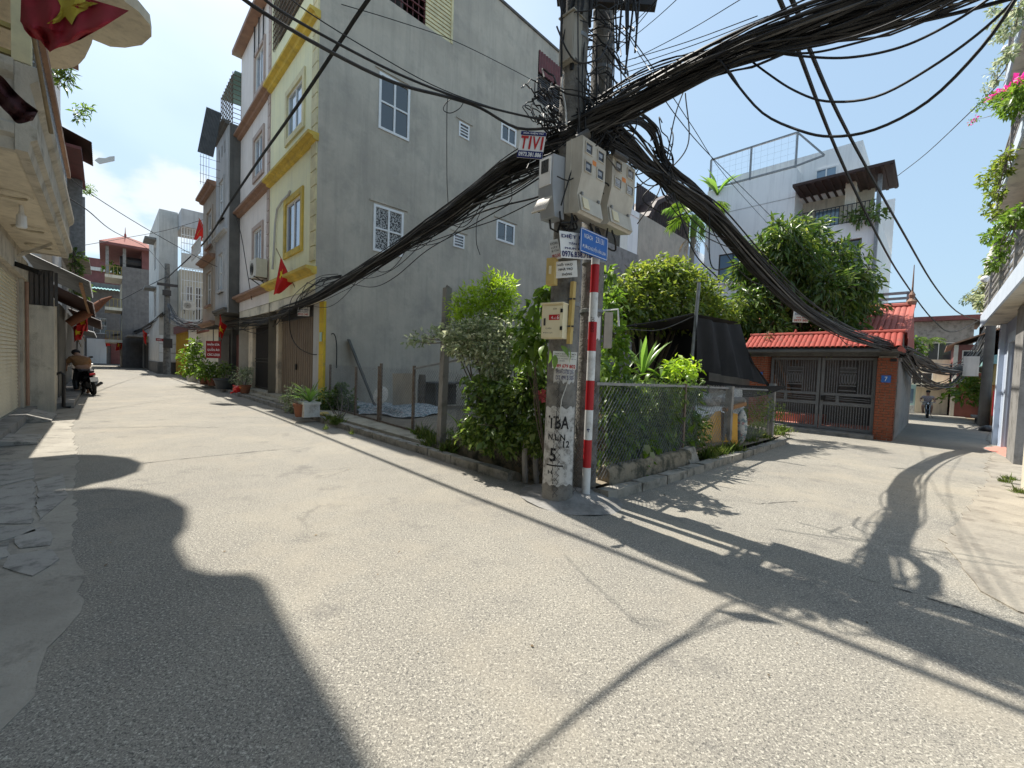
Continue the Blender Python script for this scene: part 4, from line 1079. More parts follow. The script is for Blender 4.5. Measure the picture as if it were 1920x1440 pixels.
N2.part('shop_front', MB().box(-1.36, -1.3, 28, 39, 0, 3.2), M['grille_door'])
N3 = Thing('far_shop_front', 'dark cluttered shop front beyond the parked motorbike', 'shop', (-1.2, 40.2, 0))
body(N3, -7, -1.7, 40.2, 74, 0, 6.0, {}, 'dark_cement')
N3.part('awning', corrugated(MB(), (-1.7, 41, 3.2), (0, 1, 0), (1.0, 0, -.3), 14, 1.2, .3, .04), M['corrugated_grey'])
N3.part('counter', MB().box(-1.7, -1.1, 42, 46, 0, 1.0), M['white_pot'])
N4 = Thing('lean_to_shop', 'low shop with a brown awning next to the crouching rider', 'shop', (-1.1, 20.2, 0))
body(N4, -1.34, -1.05, 20.3, 27.4, 0, 3.0, {}, 'dark_cement', roof=None)
N4.part('awning', corrugated(MB(), (-1.0, 23.6, 3.1), (0, 1, 0), (1.0, 0, -.45), 8, .9, .25, .03), M['corrugated_brown'])
N4.part('shop_step', MB().box(-1.05, -.6, 20.3, 27, 0, .16), M['concrete'])
# pavement ramps
def wedge(name, label, p0, p1, s_, h):
 n0, n1 = p0, p1
 mbx = MB().prism([(n0, 0.012), (n1, 0.016), (n1, .04), (n0, h), ], 1, s_[0], s_[1])
 return single(name, label, 'ramp', mbx, M['slab'])
wedge('door_ramp', 'short concrete ramp leading up to the shutter rail', WN + .22, -.75, (12.2, 13.5), .17)
wedge('door_ramp', 'low concrete ramp on the pavement close to the photographer', -1.3, -.72, (9.35, 10.2), .12)
# right: white modern house, gate house, blue house, flower house
W = Thing('modern_house', 'white modern villa with dark canopy terrace above the tiled gate', 'house', (32, 2.0, -.7))
wn_ = 32.0
def wp(px, py): q = PN(px, py, wn_); return q[1], q[2]
s_l, z_l = wp(1327, 359); s_m, z_m = wp(1494, 320); s_r, z_r = wp(1620, 262); s_e, z_e = wp(1649, 412); _, z_t = wp(1494, 345); s_w0, zw1 = wp(1348, 478); s_w1, zw0 = wp(1400, 525)
_, z_fl = wp(1522, 430)
holes = [(min(s_w0, s_w1), max(s_w0, s_w1), zw0, zw1), (s_m + .5, s_m + 2.6, zw0 - .2, zw1)]
mb = MB()
a0, a1 = s_m, s_l
mb.wall((wn_, a0, 0), (0, 1, 0), a1 - a0, (-2, z_l), (-1, 0, 0), [(holes[0][0] - a0, holes[0][1] - a0, zw0, zw1)], .15)
W.part('front_wall', mb, M['white_wall'])
mb = MB()
lo = s_e
mb.wall((wn_, lo, 0), (0, 1, 0), a0 - lo, (-2, z_fl), (-1, 0, 0), [(a0 - .9 - 2.6 - lo, a0 - .9 - lo, z_fl - 3.2, z_fl - 1.0)], .3)
mb.wall((wn_, lo, 0), (1, 0, 0), 10, (-2, z_fl), (0, -1, 0), [])
mb.wall((wn_ + 10, lo, 0), (0, 1, 0), a1 - lo, (-2, z_l), (1, 0, 0), [])
mb.wall((wn_, a1, 0), (1, 0, 0), 10, (-2, z_l), (0, 1, 0), [])
mb.wall((wn_, a0, 0), (1, 0, 0), 10, (z_fl, z_l), (0, -1, 0), [])
W.part('side_wall', mb, M['white_wall'])
W.part('roof', MB().box(wn_ + .05, wn_ + 9.9, a0 + .05, a1 - .05, z_l - .5, z_l - .4), M['roof_slab'])
W.part('terrace_floor', MB().box(wn_ + .05, wn_ + 9.9, lo + .05, a0 - .02, z_fl - .5, z_fl - .35), M['white_wall'])
W.part('terrace_back', MB().box(wn_ + 2.2, wn_ + 2.4, lo + .5, a0 - .02, z_fl - .3, z_t), M['cream_wall'])
W.part('terrace_column', MB().box(wn_ + .3, wn_ + .7, lo + 1.2, lo + 1.7, z_fl, z_t), M['cream_wall'])
W.part('terrace_door', MB().box(wn_ + 2.12, wn_ + 2.19, lo + 2.2, a0 - .8, z_fl - .25, z_fl + 1.7), M['glass_sky'])
W.part('stair_tower', MB().box(33.2, 40, PN(1618, 265, 33.2)[1], s_l - 1.2, z_t - .6, PN(1619, 262, 33.2)[2]), M['white_wall'])
win_front(W, 33.2, PN(1571, 320, 33.2)[1], PN(1529, 325, 33.2)[1], PN(1529, 340, 33.2)[2], PN(1529, 320, 33.2)[2], glass='glass_sky', cols=2, rows=1, rec=-.02, fw=.09)
# terrace canopy
cz = 13.4
mb = MB().box(wn_ - 1.1, wn_ + 3, 2.08, a0 - .05, cz, cz + .16)
W.part('canopy', mb, M['corrugated_brown'])
g = MB()
for k in range(12): g.box(wn_ - 1.05, wn_ + 2.95, 2.12 + k * .4, 2.26 + k * .4, cz - .07, cz - .002)
W.part('canopy_batten', g, M['corrugated_brown'])
W.part('canopy_post', MB().bar((wn_ + .1, lo + .1, z_fl), (wn_ + .1, lo + .1, cz), .2), M['galvanised'])
railing(W, [(wn_ + .15, a0 - .1, z_fl), (wn_ + .15, lo + .1, z_fl)], 1.15, 'plastic_black', .2, .02)
w = window(W, (wn_, 0, 0), (0, 1, 0), (-1, 0, 0), holes[0][0], holes[0][1], zw0, zw1, frame='dark_steel', glass='glass_sky', cols=2, rows=2, rec=.1, fw=.08, sill='white_wall')
window(W, (wn_, 0, 0), (0, 1, 0), (-1, 0, 0), a0 - .9 - 2.6, a0 - .9, z_fl - 3.2, z_fl - 1.0, frame='dark_steel', glass='glass_dark', cols=2, rows=1, rec=.25, fw=.08)
W.part('wall_joint', MB().box(wn_ - .012, wn_ + .01, a0, a1, z_l - 1.9, z_l - 1.84), M['stucco_grey'])
# roof frame of steel tube
g = MB()
z0, z1 = z_l + .05, z_l + 2.3
for s in (a1 - .1, (a0 + a1) / 2, a0 + .1): g.bar((wn_ + .1, s, z_l - .3), (wn_ + .1, s, z1), .11)
for z in (z0 + .1, z1): g.bar((wn_ + .1, a0 + .1, z), (wn_ + .1, a1 - .1, z), .11)
g.bar((wn_ + .1, a0 + .1, z1), (wn_ + .1, a0 - 1.4, z0 + .3), .1); g.bar((wn_ + .1, a0 + .1, z0 + .1), (wn_ + .1, a0 - 1.4, z0 + .3), .1)
W.part('roof_frame', g, M['galvanised'])
g = MB()
for k in range(14): g.bar((wn_ + .15, a0 + .2 + k * (a1 - a0 - .4) / 13, z0), (wn_ + .15, a0 + .2 + k * (a1 - a0 - .4) / 13, z1), .006)
for k in range(5): g.bar((wn_ + .15, a0 + .2, z0 + .2 + k * .4), (wn_ + .15, a1 - .2, z0 + .2 + k * .4), .006)
W.part('roof_netting', g, M['galvanised'])
W.part('down_pipe', MB().bar((wn_ - .1, lo + .1, -1), (wn_ - .1, lo + .1, z_fl - .1), .15), M['galvanised'])
# tiled gate house
GT = Thing('gate_house', 'red tiled gateway with brick pillars and grey steel gate beside the lane', 'gateway', (16, 2.4, -.3))
bm_ = MB().box(-.098, .098, -.05, .05, -.031, .031).mesh('brick', M['brick_red'])
def pillar(n0, n1, s0, s1, z0, z1):
 core = GT.part('pillar', MB().box(n0 + .03, n1, s0 + .03, s1 - .03, z0 - .3, z1), M['mortar'])
 k = int((z1 - z0) / .076); w = s1 - s0
 for j in range(k):
  z = z0 + .04 + j * .076
  off = 0 if j % 2 else .1
  # front face bricks
  x = s0 - off
  while x < s1 - .03:
   a, b = max(x, s0), min(x + .2, s1)
   if b - a > .03:
    GT.inst('brick', bm_, (n0 + .045 + rnd.uniform(-.004, .004), (a + b) / 2, z), (0, 0, math.pi / 2), ((b - a - .012) / .196, 1, 1), core)
   x += .21
  x = n0 + .11 - off
  while x < n1 - .05:     # side face towards the lane and the photographer's side
   a, b = max(x, n0 + .1), min(x + .2, n1)
   if b - a > .04:
    GT.inst('brick', bm_, ((a + b) / 2, s0 + .045 + rnd.uniform(-.004, .004), z), (0, 0, 0), ((b - a - .012) / .196, 1, 1), core)
    GT.inst('brick', bm_, ((a + b) / 2, s1 - .045 + rnd.uniform(-.004, .004), z), (0, 0, 0), ((b - a - .012) / .196, 1, 1), core) if s0 > 2 else None
   x += .21
 return core
pillar(15.72, 16.15, .72, 1.13, -.30, 2.1)
pillar(15.72, 16.15, 3.86, 4.38, -.28, 2.1)
GT.part('lintel', MB().box(15.8, 16.12, .7, 4.4, 2.1, 2.3), M['dark_cement'])
GT.part('threshold', MB().box(15.5, 16.3, 1.1, 3.9, -.45, -.17), M['concrete'])
# tile canopy: rows of curved tiles, both slopes
def barrel(length, r, m, flat=1.0):
 mbx = MB(); k = 7; rows = []
 for t in (0, 1):
  rows.append([(length * (t - .5), r * math.cos(math.pi * i / (k - 1)), r * flat * math.sin(math.pi * i / (k - 1)) * (.92 if t else 1)) for i in range(k)])
 rows2 = [[(x, y * .82, z - .018) for x, y, z in rr] for rr in rows]
 mbx.grid(rows); mbx.grid(rows2)
 mbx.grid([rows[0], rows2[0]]); mbx.grid([rows[1], rows2[1]])
 return mbx.mesh('tile', m)
tile_c = barrel(.26, .068, M['tile_red'], .75)
sl_len, ridge, eave = .78, 2.78, 2.33
slope = math.atan2(ridge - eave, .66)
canopy = GT.part('tile_roof', MB().prism([(15.32, eave - .06), (15.98, ridge - .05), (16.64, eave - .06), (16.64, eave - .12), (15.32, eave - .12)], 1, .62, 4.5), M['dark_cement'])
for side_ in (0, 1):
 for i in range(30 if side_ == 0 else 15):
  s = .69 + (i if side_ == 0 else i * 2) * .129
  for j in range(3):
   t = (j + .5) / 3
   n = 15.30 + t * .68 if side_ == 0 else 16.66 - t * .68
   GT.inst('tile', tile_c, (n, s + rnd.uniform(-.006, .006), eave - .01 + t * (ridge - eave) + .014 * (2 - j)), (0, -slope - .06 if side_ == 0 else slope + .06, 0 if side_ == 0 else 0), (1, 1, 1) if side_ == 0 else (1, 2, 1), canopy)
GT.part('ridge_cap', MB().tube([(15.98, .6, ridge + .02), (15.98, 4.5, ridge + .02)], .075, 10), M['tile_red'])
r = random.Random(2); me_ = MB().lathe([(.03, 0), (.045, .05), (.01, .13)], (0, 0, 0), 6).mesh('ridge_ornament', M['tile_red'])
for k in (1, 4, 6, 9): GT.inst('ridge_ornament', me_, (15.98, .8 + k * .27 + r.uniform(-.05, .05), ridge + .07))
mbp = MB().tube([(15.26, .64, 2.28), (16.6, .64, 2.28)], .07, 10)
GT.part('end_tile', mbp, M['tile_pink'])
# steel gate: two leaves
def gate_leaf(s0, s1):
 n = 16.0; z0, z1 = -.14, 2.06
 fr = MB()
 fr.box(n - .03, n + .03, s0, s0 + .08, z0, z1); fr.box(n - .03, n + .03, s1 - .08, s1, z0, z1)
 for za, zb in ((z0, z0 + .08), (.60, .70), (.90, .98), (z1 - .07, z1)): fr.box(n - .028, n + .028, s0 + .08, s1 - .08, za, zb)
 fr.box(n - .028, n + .028, (s0 + s1) / 2 + .18, (s0 + s1) / 2 + .26, .70, .90)
 lf = GT.part('gate_leaf', fr, M['gate_grey'])
 k = int((s1 - s0 - .16) / .062)
 bar_me = MB().box(-.011, .011, -.011, .011, 0, 1).mesh('bar', M['gate_grey'])
 cs = (s0 + s1) / 2
 for i in range(1, k):
  s = s0 + .08 + (s1 - s0 - .16) * i / k
  GT.inst('bar', bar_me, (n, s, z0 + .08), (0, 0, 0), (1, 1, .60 - z0 - .08), lf)
  if abs(s - cs) > .2: GT.inst('bar', bar_me, (n, s, .98), (0, 0, 0), (1, 1, z1 - 1.05), lf)
 orn = MB()
 for z in (1.05, 1.2, 1.62, 1.74): orn.box(n - .02, n + .02, cs - .2, cs + .2, z, z + .03)
 for i in range(6): orn.tube([(n, cs - .17 + i * .068 + .028 * math.cos(a), 1.42 + .16 * math.sin(a)) for a in np.linspace(0, 2 * math.pi, 13)[:-1]], .012, 5, closed=True)
 for i in range(7): orn.tube([(n, cs - .17 + i * .057 + .022 * math.cos(a), 1.695 + .022 * math.sin(a)) for a in np.linspace(0, 2 * math.pi, 9)[:-1]], .009, 4, closed=True)
 for i in range(5): orn.bar((n, cs - .16 + i * .08, 1.77), (n, cs - .16 + i * .08, z1 - .07), .02)
 for z in (.76, .82): orn.bar((n, s0 + .1, z), (n, s1 - .1, z + .03), .02)
 GT.part('ornament', orn, M['gate_grey'], lf)
 return lf
gate_leaf(1.15, 2.44); gate_leaf(2.47, 3.82)
GT.part('lock', MB().box(15.93, 15.97, 2.3, 2.42, .74, .88), M['plastic_black'])
GT.part('floodlight', MB().box(15.7, 15.78, .72, .86, 1.95, 2.03), M['plastic_black'])
for s, t, z in ((4.0, '9', 1.5), (.82, '7', 1.5)):
 pl = GT.part('number_plate', MB().box(15.70, 15.725, s, s + .2, z - .14, z + .06), M['sign_blue'])
 GT.part('number', text_mb([(t, .04, .16, .07, .13)], (15.692, s + .2, z - .14), (0, -1, 0), (0, 0, 1), .2), M['ink_white'], pl)
GT.part('lane_wall', MB().box(16.2, 27.4, .70, .92, -1.2, 2.0), M['concrete'])
GT.part('wall_coping', MB().box(16.2, 27.5, .66, .96, 2.003, 2.08), M['concrete'])
GT.part('yard_wall', MB().box(15.9, 16.1, 4.39, 9.0, -.4, 1.7), M['dark_cement'])
GT.part('yard_floor', MB().box(16.32, 19.2, 1.0, 4.4, -.36, -.16), M['pink_step'])
GT.part('yard_step', MB().box(17.6, 18.9, 2.6, 4.2, -.15, .12), M['pink_step'])
T7 = Thing('tiled_house', 'low house with pink red tiled roof and finial behind the gateway', 'house', (22, 2.4, -.4))
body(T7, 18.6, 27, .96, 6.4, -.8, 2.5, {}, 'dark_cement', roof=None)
rb, eb = np.array([22.2, 4.35]), np.array([17.9, 2.62])
rf = T7.part('roof', MB().prism([(17.9, 2.50), (22.2, 4.24), (26.5, 2.5), (26.5, 2.4), (17.9, 2.4)], 1, .64, 6.8), M['red_roof'])
tile_f = barrel(.36, .085, M['tile_pink'], .62)
ang2 = math.atan2(1.73, 4.3)
for i in range(20):
 for j in range(13):
  t = (j + .5) / 13
  T7.inst('tile', tile_f, (17.85 + t * 4.35, .75 + i * .165, 2.56 + t * 1.73 + .004 * rnd.random()), (0, -ang2 - .045, 0), (1, 1, 1), rf)
rest = MB()
for i in range(17):
 s = .75 + 20 * .165 + i * .165
 if s < 6.7: rest.tube([(17.9, s, 2.56), (22.2, s, 4.29)], .08, 6)
T7.part('roof_tiles', rest, M['tile_pink'], rf, stuff=True)
T7.part('ridge', MB().tube([(22.2, .6, 4.36), (22.2, 6.8, 4.36)], .11, 8), M['tile_pink'])
T7.part('verge_trim', MB().bar((17.85, .66, 2.56), (22.2, .66, 4.36), .1, .1), M['tile_pink'])
T7.part('finial', MB().lathe([(.13, 4.35), (.16, 4.5), (.07, 4.62), (.10, 4.75), (.03, 4.9), (.012, 5.9)], (22.2, .72, 0), 8), M['brown_trim'])
# steel frame and side pipe
g = MB()
for s in (1.0, 2.6):
 g.bar((27.0, s, 2.0), (27.0, s, 5.6), .12); g.bar((30.5, s, 2.0), (30.5, s, 5.6), .12); g.bar((27, s, 5.6), (30.5, s, 5.6), .12)
for n in (27.0, 28.7, 30.5): g.bar((n, 1.0, 5.6), (n, 2.6, 5.6), .12)
single('steel_frame', 'bare galvanised steel frame standing behind the pink tiled roof', 'frame', g, M['galvanised'])
# low grey house and others behind the lot
LG = Thing('low_grey_house', 'unfinished grey block house with white front edge behind the leafy guava tree', 'house', (21.5, 12, -.5))
body(LG, 21.4, 28, 12, 17, -.8, 10.35, {'near': []}, 'cement_wall')
LG.part('white_front', MB().box(20.3, 21.38, 12.02, 17, -.8, 10.0), M['white_wall'])
LG.part('eave', MB().box(19.9, 21.38, 11.98, 17, 10.0, 10.3), M['white_wall'])
LG.part('window', MB().box(20.28, 20.3, 12.5, 15.5, 7.9, 9.4), M['glass_dark'])
LG.part('low_wall', MB().box(14.2, 21.35, 11.9, 12.0, -.8, 7.95), M['concrete'])
single('water_tank', 'stainless roof water tank with blue band above the meter boxes', 'tank', MB().lathe([(.05, 10.4), (.62, 10.4), (.64, 10.6), (.64, 12.4), (.5, 12.6), (.12, 12.75)], (22.3, 13.6, 0), 18), M['stainless'])
mb = MB()
single('tank_stand', 'dark round tank base standing on the low grey roof', 'stand', MB().lathe([(.7, 10.0), (.7, 10.38)], (22.3, 13.6, 0), 16), M['dark_steel'])
BH = Thing('pale_blue_house', 'pale blue house with wall air conditioner behind the slender palm', 'house', (30, 12, -.6))
body(BH, 29.5, 36, 12.8, 19, -.8, 10.6, {}, 'pale_blue')
BH.part('roof_canopy', MB().prism([(23.0, 10.7), (24, 11.9), (26.5, 13.2), (31.5, 14.0), (31.5, 13.85), (26.5, 13.0), (24.2, 11.7), (23.3, 10.6)], 1, 12.3, 17), M['corrugated_brown'])
BH.part('canopy_back', corrugated(MB(), (23.4, 13.4, 10.4), (1, 0, 0), (0, 0, 1), 8, 2.7, .25, .02), M['corrugated_brown'])
g = MB()
for k in range(24): g.bar((23.6 + k * .33, 12.5, 10.36), (23.6 + k * .33, 12.5, 11.0 + min(1.9, k * .3)), .025)
BH.part('canopy_mesh', g, M['dark_steel'])
ac_unit('small air conditioner unit on the pale blue wall behind the palm crown', (30.9, 12.78, 8.2), (0, -1, 0), .95, .7, .3)
# blue house with flower balconies (right side of the lane)
BL = Thing('blue_house', 'tall light blue house with three jutting balconies full of plants', 'house', (10, -1.4, -.3))
mb = MB()
mb.wall((10.4, -1.4, 0), (1, 0, 0), 8.2, (-.8, 9.0), (0, 1, 0), [(4.6, 6.3, -.35, 2.5)], .35)
BL.part('wall', mb, M['blue_wall'])
BL.part('end_wall', MB().box(18.45, 18.6, -8, -1.402, -.8, 9.0), M['blue_wall'])
BL.part('end_wall', MB().box(10.4, 10.5, -8, -1.402, -.8, 12.0), M['blue_wall'])
BL.part('upper_wall', MB().box(10.4, 18.6, -8, -1.41, 9.0, 12.0), M['blue_wall'])
BL.part('door', MB().box(14.9, 16.75, -1.72, -1.68, -.4, 2.5), M['dark_steel'])
fr = MB()
fr.box(14.72, 14.98, -1.42, -1.34, -.5, 2.5); fr.box(16.72, 16.98, -1.42, -1.34, -.5, 2.5); fr.box(14.72, 16.98, -1.42, -1.34, 2.5, 2.75)
BL.part('door_frame', fr, M['pale_blue'])
BL.part('grey_pier', MB().box(13.3, 14.5, -1.42, -1.25, -.7, 3.1), M['concrete'])
BL.part('corner_pier', MB().box(18.3, 18.62, -1.42, -1.3, -.8, 3.2), M['pale_blue'])
BL.part('door_step', MB().prism([(-1.42, -.2), (-.85, -.38), (-.85, -.6), (-1.42, -.6)], 0, 14.6, 17.0), M['pink_step'])
SE = -.93
for z, n0, n1 in ((3.15, 9.0, 18.7), (6.05, 9.0, 18.0), (9.05, 9.0, 17.5)):
 BL.part('balcony_slab', MB().box(n0, n1, -1.42, SE - .02, z, z + .14), M['soffit'])
 BL.part('slab_edge', MB().box(n0, n1 + .02, SE - .018, SE + .02, z - .05, z + .30), M['pale_blue'])
 rl = MB()
 for k in range(5): rl.box(n0, n1, SE - .05, SE - .02, z + .4 + k * .17, z + .46 + k * .17)
 BL.part('railing', rl, M['concrete'])
 for n in np.arange(n0 + .2, n1, 2.4): BL.part('railing_post', MB().box(n, n + .14, SE - .08, SE + .02, z + .3, z + 1.25), M['concrete'])
 BL.part('post_cap', MB().ball((n1 - .3, SE, z + 1.34), .1), M['white_frame'])
BL.part('junction_box', MB().box(14.2, 14.5, -1.4, -1.28, 2.6, 2.95), M['plastic_black'])
CW = Thing('cream_pier', 'cream rendered wall end at the edge of the dirt verge', 'wall', (9.6, -1.0, -.15))
CW.part('pier', MB().box(6.5, 9.7, -1.5, -1.0, -.3, 1.55), M['cream_wall'])
# far end of the right lane
def simple_house(name, label, box, m, holes=(), face='near', roof='roof_slab', extra=None):
 n0, n1, s0, s1, z0, z1 = box
 T = Thing(name, label, 'house', (n0, s0, z0))
 body(T, n0, n1, s0, s1, z0, z1, {face: list(holes)}, m, roof=roof)
 for a0, a1, za, zb in holes:
  if face == 'front': win_front(T, n0, a0, a1, za, zb, cols=2, rows=1, rec=.1)
  else: win_near(T, s0, a0, a1, za, zb, cols=2, rows=1, rec=.1)
 return T
R1 = simple_house('white_tower_house', 'tall off white house with barred window rising beyond the lane pole', (52, 62, -8.5, -3.0, -1.6, 13.5), 'old_white', [(-6.6, -5.0, 9.0, 11.4)], 'front')
R1.part('roof_room', MB().box(54, 61, -8.5, -5.2, 13.5, 15.5), M['cream_wall'])
R1.part('window_awning', MB().box(51.4, 52, -7.4, -4.2, 11.6, 11.75), M['concrete'])
R1b = simple_house('white_side_house', 'white house wall close behind the lane pole and balcony plants', (40, 51, -9, -3.2, -1.5, 7.0), 'old_white')
R2 = simple_house('grey_lane_house', 'grey rendered house with long maroon eave beyond the tiled roof', (56, 66, -2.4, 8, -1.6, 7.2), 'concrete', [(-1.5, 1.0, 3.2, 5.2)], 'front')
R2.part('eave', MB().box(55.2, 66, -3.0, 8, 7.2, 7.6), M['metal_maroon'])
R3 = simple_house('maroon_gable_house', 'maroon gabled house with shuttered windows at the bend of the lane', (44, 52, -2.9, -1.0, -1.4, 4.2), 'maroon_wall', [(-2.5, -1.4, 2.2, 3.8)], 'front', roof=None)
R3.part('roof', MB().prism([(-3.2, 5.4), (-.9, 4.3), (-.6, 4.15), (-.6, 4.05), (-.9, 4.2), (-3.2, 5.3)], 0, 43.6, 52), M['brown_trim'])
R3.part('quoin', MB().box(43.95, 44.0, -1.2, -.98, -1.4, 4.2), M['old_white'])
R3.part('balcony', MB().box(43.0, 44, -2.9, -1.0, 1.5, 1.75), M['old_white'])
R4 = simple_house('cream_lane_house', 'cream house wall with small awning where the lane bends', (46, 56, -.9, 2.5, -1.5, 3.2), 'cream_wall', [(.0, 1.2, 1.0, 2.2)], 'front')
R4.part('awning', MB().prism([(-1.6, 1.2), (1.4, 1.2), (1.4, 1.32), (-1.6, 1.32)], 0, 44.6, 46), M['soffit'])
R5 = simple_house('ochre_house', 'ochre yellow house with teal roof edge at the lane bend', (36.5, 43, -7, -2.45, -1.4, 2.6), 'ochre_wall', roof=None)
R5.part('roof', MB().prism([(-7, 2.6), (-2.2, 2.6), (-2.4, 3.1), (-4.5, 3.6), (-7, 3.1)], 0, 36.2, 43.3), M['teal_metal'])
OG = Thing('orange_gate_wall', 'orange brick and plaster gate wall with pillar by the lane', 'wall', (31, -2.3, -.8))
for k in range(3):
 OG.part('pillar', MB().box(29.5 + k * 2.6, 30.0 + k * 2.6, -2.6, -2.2, -.9, 1.4), M['orange_wall'])
 OG.part('pillar_cap', MB().box(29.42 + k * 2.6, 30.08 + k * 2.6, -2.68, -2.12, 1.4, 1.52), M['ochre_wall'])
OG.part('panel', MB().box(30.02, 34.6, -2.5, -2.35, -.9, .9), M['ochre_wall'])
OG.part('base', MB().box(26.5, 35.5, -2.56, -2.3, -.9, -.25), M['brick_red'])
OG.part('low_wall', MB().box(24.5, 29.4, -2.5, -2.35, -.9, .35), M['cream_wall'])
single('red_board', 'small red notice board on posts in front of the orange gate wall', 'board',
 MB().box(25.6, 25.68, -2.25, -1.75, .15, 1.15).box(25.6, 25.66, -2.05, -1.97, -.65, .15), M['red_tag'])
SHOP = Thing('mint_stall', 'mint green glass shop stall half hidden behind the lane wall', 'stall', (43.5, .6, -1))
SHOP.part('frame', MB().box(43.4, 44.2, .85, 1.35, -1.0, 1.2), M['mint'])
SHOP.part('pane', MB().box(43.36, 43.39, .95, 1.25, -.2, .9), M['glass_sky'])
SHOP.part('counter', MB().box(43.2, 43.38, .85, 1.3, -1.0, -.35), M['white_pot'])
b = MB()
for a, c in ((.0, .0), (1.1, .0)): b.box(33.0, 33.35, -1.85 + a * 0, -1.75, -.75, -.4); b.box(34.1, 34.4, -1.85, -1.75, -.75, -.4)
b.box(32.8, 34.6, -2.05, -1.6, -.4, -.3)
single('stone_bench', 'small stone bench by the wall where the lane bends', 'bench', b, M['concrete'])
single('refuse_bags', 'black and white refuse bags lying on the lane edge', 'bags', MB().ball((26.2, -1.75, -.5), .3, (1.3, 1, .7)).ball((26.8, -1.8, -.5), .26, (1.2, 1, .7)), M['plastic_black'], smooth=True)
single('blue_bag', 'blue plastic bag beside the blue house step', 'bag', MB().ball((11.6, -1.3, -.16), .11, (1, .8, 1.2)).lathe([(.05, -.06), (.03, -.01), (.07, .05)], (11.6, -1.3, 0), 8), M['blue_bag'], smooth=True)
# the twin concrete poles
def lerp(a, b, t): return np.array(a) + (np.array(b) - np.array(a)) * t
def concrete_pole(label, base, h, r0, r1, collar=True):
 T = Thing('utility_pole', label, 'utility pole', base)
 b = np.array(base, float)
 T.part('shaft', MB().lathe([(r0 - (r0 - r1) * t, -.1 + (h + .1) * t) for t in np.linspace(0, 1, 12)], b, 20), M['pole_concrete'], smooth=True)
 for z in (2.05, 2.6, 4.7, 5.35, 5.9):
  rr = r0 - (r0 - r1) * z / h
  T.part('steel_band', MB().lathe([(rr + .001, z), (rr + .008, z + .003), (rr + .008, z + .04), (rr + .001, z + .043)], b, 20, cap=False), M['galvanised'])
 return T
PB = np.array([3.41, 2.72, 0.0])         # front pole
P1 = concrete_pole('front concrete pole stencilled TBA 5 with meter boxes strapped on', PB, 8.6, .165, .10)
PR = np.array([3.95, 2.76, 0.0])
P2 = concrete_pole('rear concrete pole half hidden behind the red and white striped post', PR, 8.6, .132, .10)
# orientation of things mounted on the pole, facing the photographer
vdir = street_of(np.array([.53, 4.27, 0])); vdir = vdir / np.linalg.norm(vdir[:2]); OUT = -np.array([vdir[0], vdir[1], 0])
UU = np.array([-OUT[1], OUT[0], 0])      # to the photo's right
ZZ = np.array([0, 0, 1.0])
def rot2(v, a):
 c, s = math.cos(a), math.sin(a); return np.array([v[0] * c - v[1] * s, v[0] * s + v[1] * c, v[2]])
def wrap_patch(c, r, a0, a1, z0, z1, k=30, jag=.0, seed=0):
 """paint patch wrapped on a pole (angles measured from the facing direction)"""
 rr = random.Random(seed); lo, hi = [], []
 for i in range(k + 1):
  a = a0 + (a1 - a0) * i / k; d = rot2(OUT, a)
  w_ = lambda q: jag * (math.sin(i * .9 + q) + .6 * math.sin(i * .37 + q * 2) + .5 * rr.uniform(-1, 1)); lo.append(c + d * r(z0) + ZZ * (z0 + w_(seed))); hi.append(c + d * r(z1) + ZZ * (z1 + w_(seed + 2)))
 return MB().grid([lo, hi])
pr = lambda z: .165 - .065 * z / 8.6 + .003
P1.part('stencil_patch', wrap_patch(PB, pr, -1.2, 1.1, .22, 1.02, jag=.010, seed=3), M['stencil_white'])
def wrap_text(c, r, lines, fat=0):
 mb = text_mb([(t, z0, z1, a0, a1) for t, z0, z1, a0, a1 in lines], (0, 0, 0), (1, 0, 0), (0, 1, 0), 1, fat=fat)
 mb.v = [tuple(c + rot2(OUT, x / r(y)) * (r(y) + .003) + ZZ * y) for x, y, _ in mb.v]
 return mb
P1.part('lettering', wrap_text(PB, pr, [('TBA', .80, .93, -.125, .095), ('N.L.N', .68, .745, -.12, .06), ('12', .61, .68, .04, .11), ('5', .46, .60, -.095, -.025), ('H', .33, .37, -.11, -.06)], fat=.022), M['ink_black'])
P1.part('stencil_bar', wrap_patch(PB, lambda z: pr(z) + .002, -.8, .3, .415, .43), M['ink_black'])
P1.part('old_notice', wrap_patch(PB, pr, -.55, .95, 1.27, 1.42, jag=.012, seed=5), M['stencil_white'])
P1.part('old_notice_lettering', wrap_text(PB, pr, [('KHOAN CAT BE TONG', 1.36, 1.40, -.06, .13), ('DT 0913 555', 1.30, 1.34, -.06, .13)]), M['ink_navy'])
P2.part('old_notice', wrap_patch(PR, lambda z: .132 - .032 * z / 8.6 + .003, -.3, .9, 1.75, 2.0, jag=.01, seed=6), M['paper'])
# crossarms and insulators above
P1.part('crossarm', MB().bar(PB + UU * -.2 + ZZ * 5.30 - OUT * .16, PB + UU * .80 + ZZ * 5.12 - OUT * .1, .09, .08), M['dark_steel'])
P1.part('crossarm', MB().bar(PB + UU * -.5 + ZZ * 7.3 + OUT * .15, PB + UU * .9 + ZZ * 7.3 + OUT * .15, .09, .08), M['dark_steel'])
g = MB()
g.lathe([(.07, 0), (.085, .03), (.085, .2), (.06, .24)], PB + UU * .50 + ZZ * 5.22 - OUT * .05, 12)
P1.part('insulator', g, M['dark_steel'])
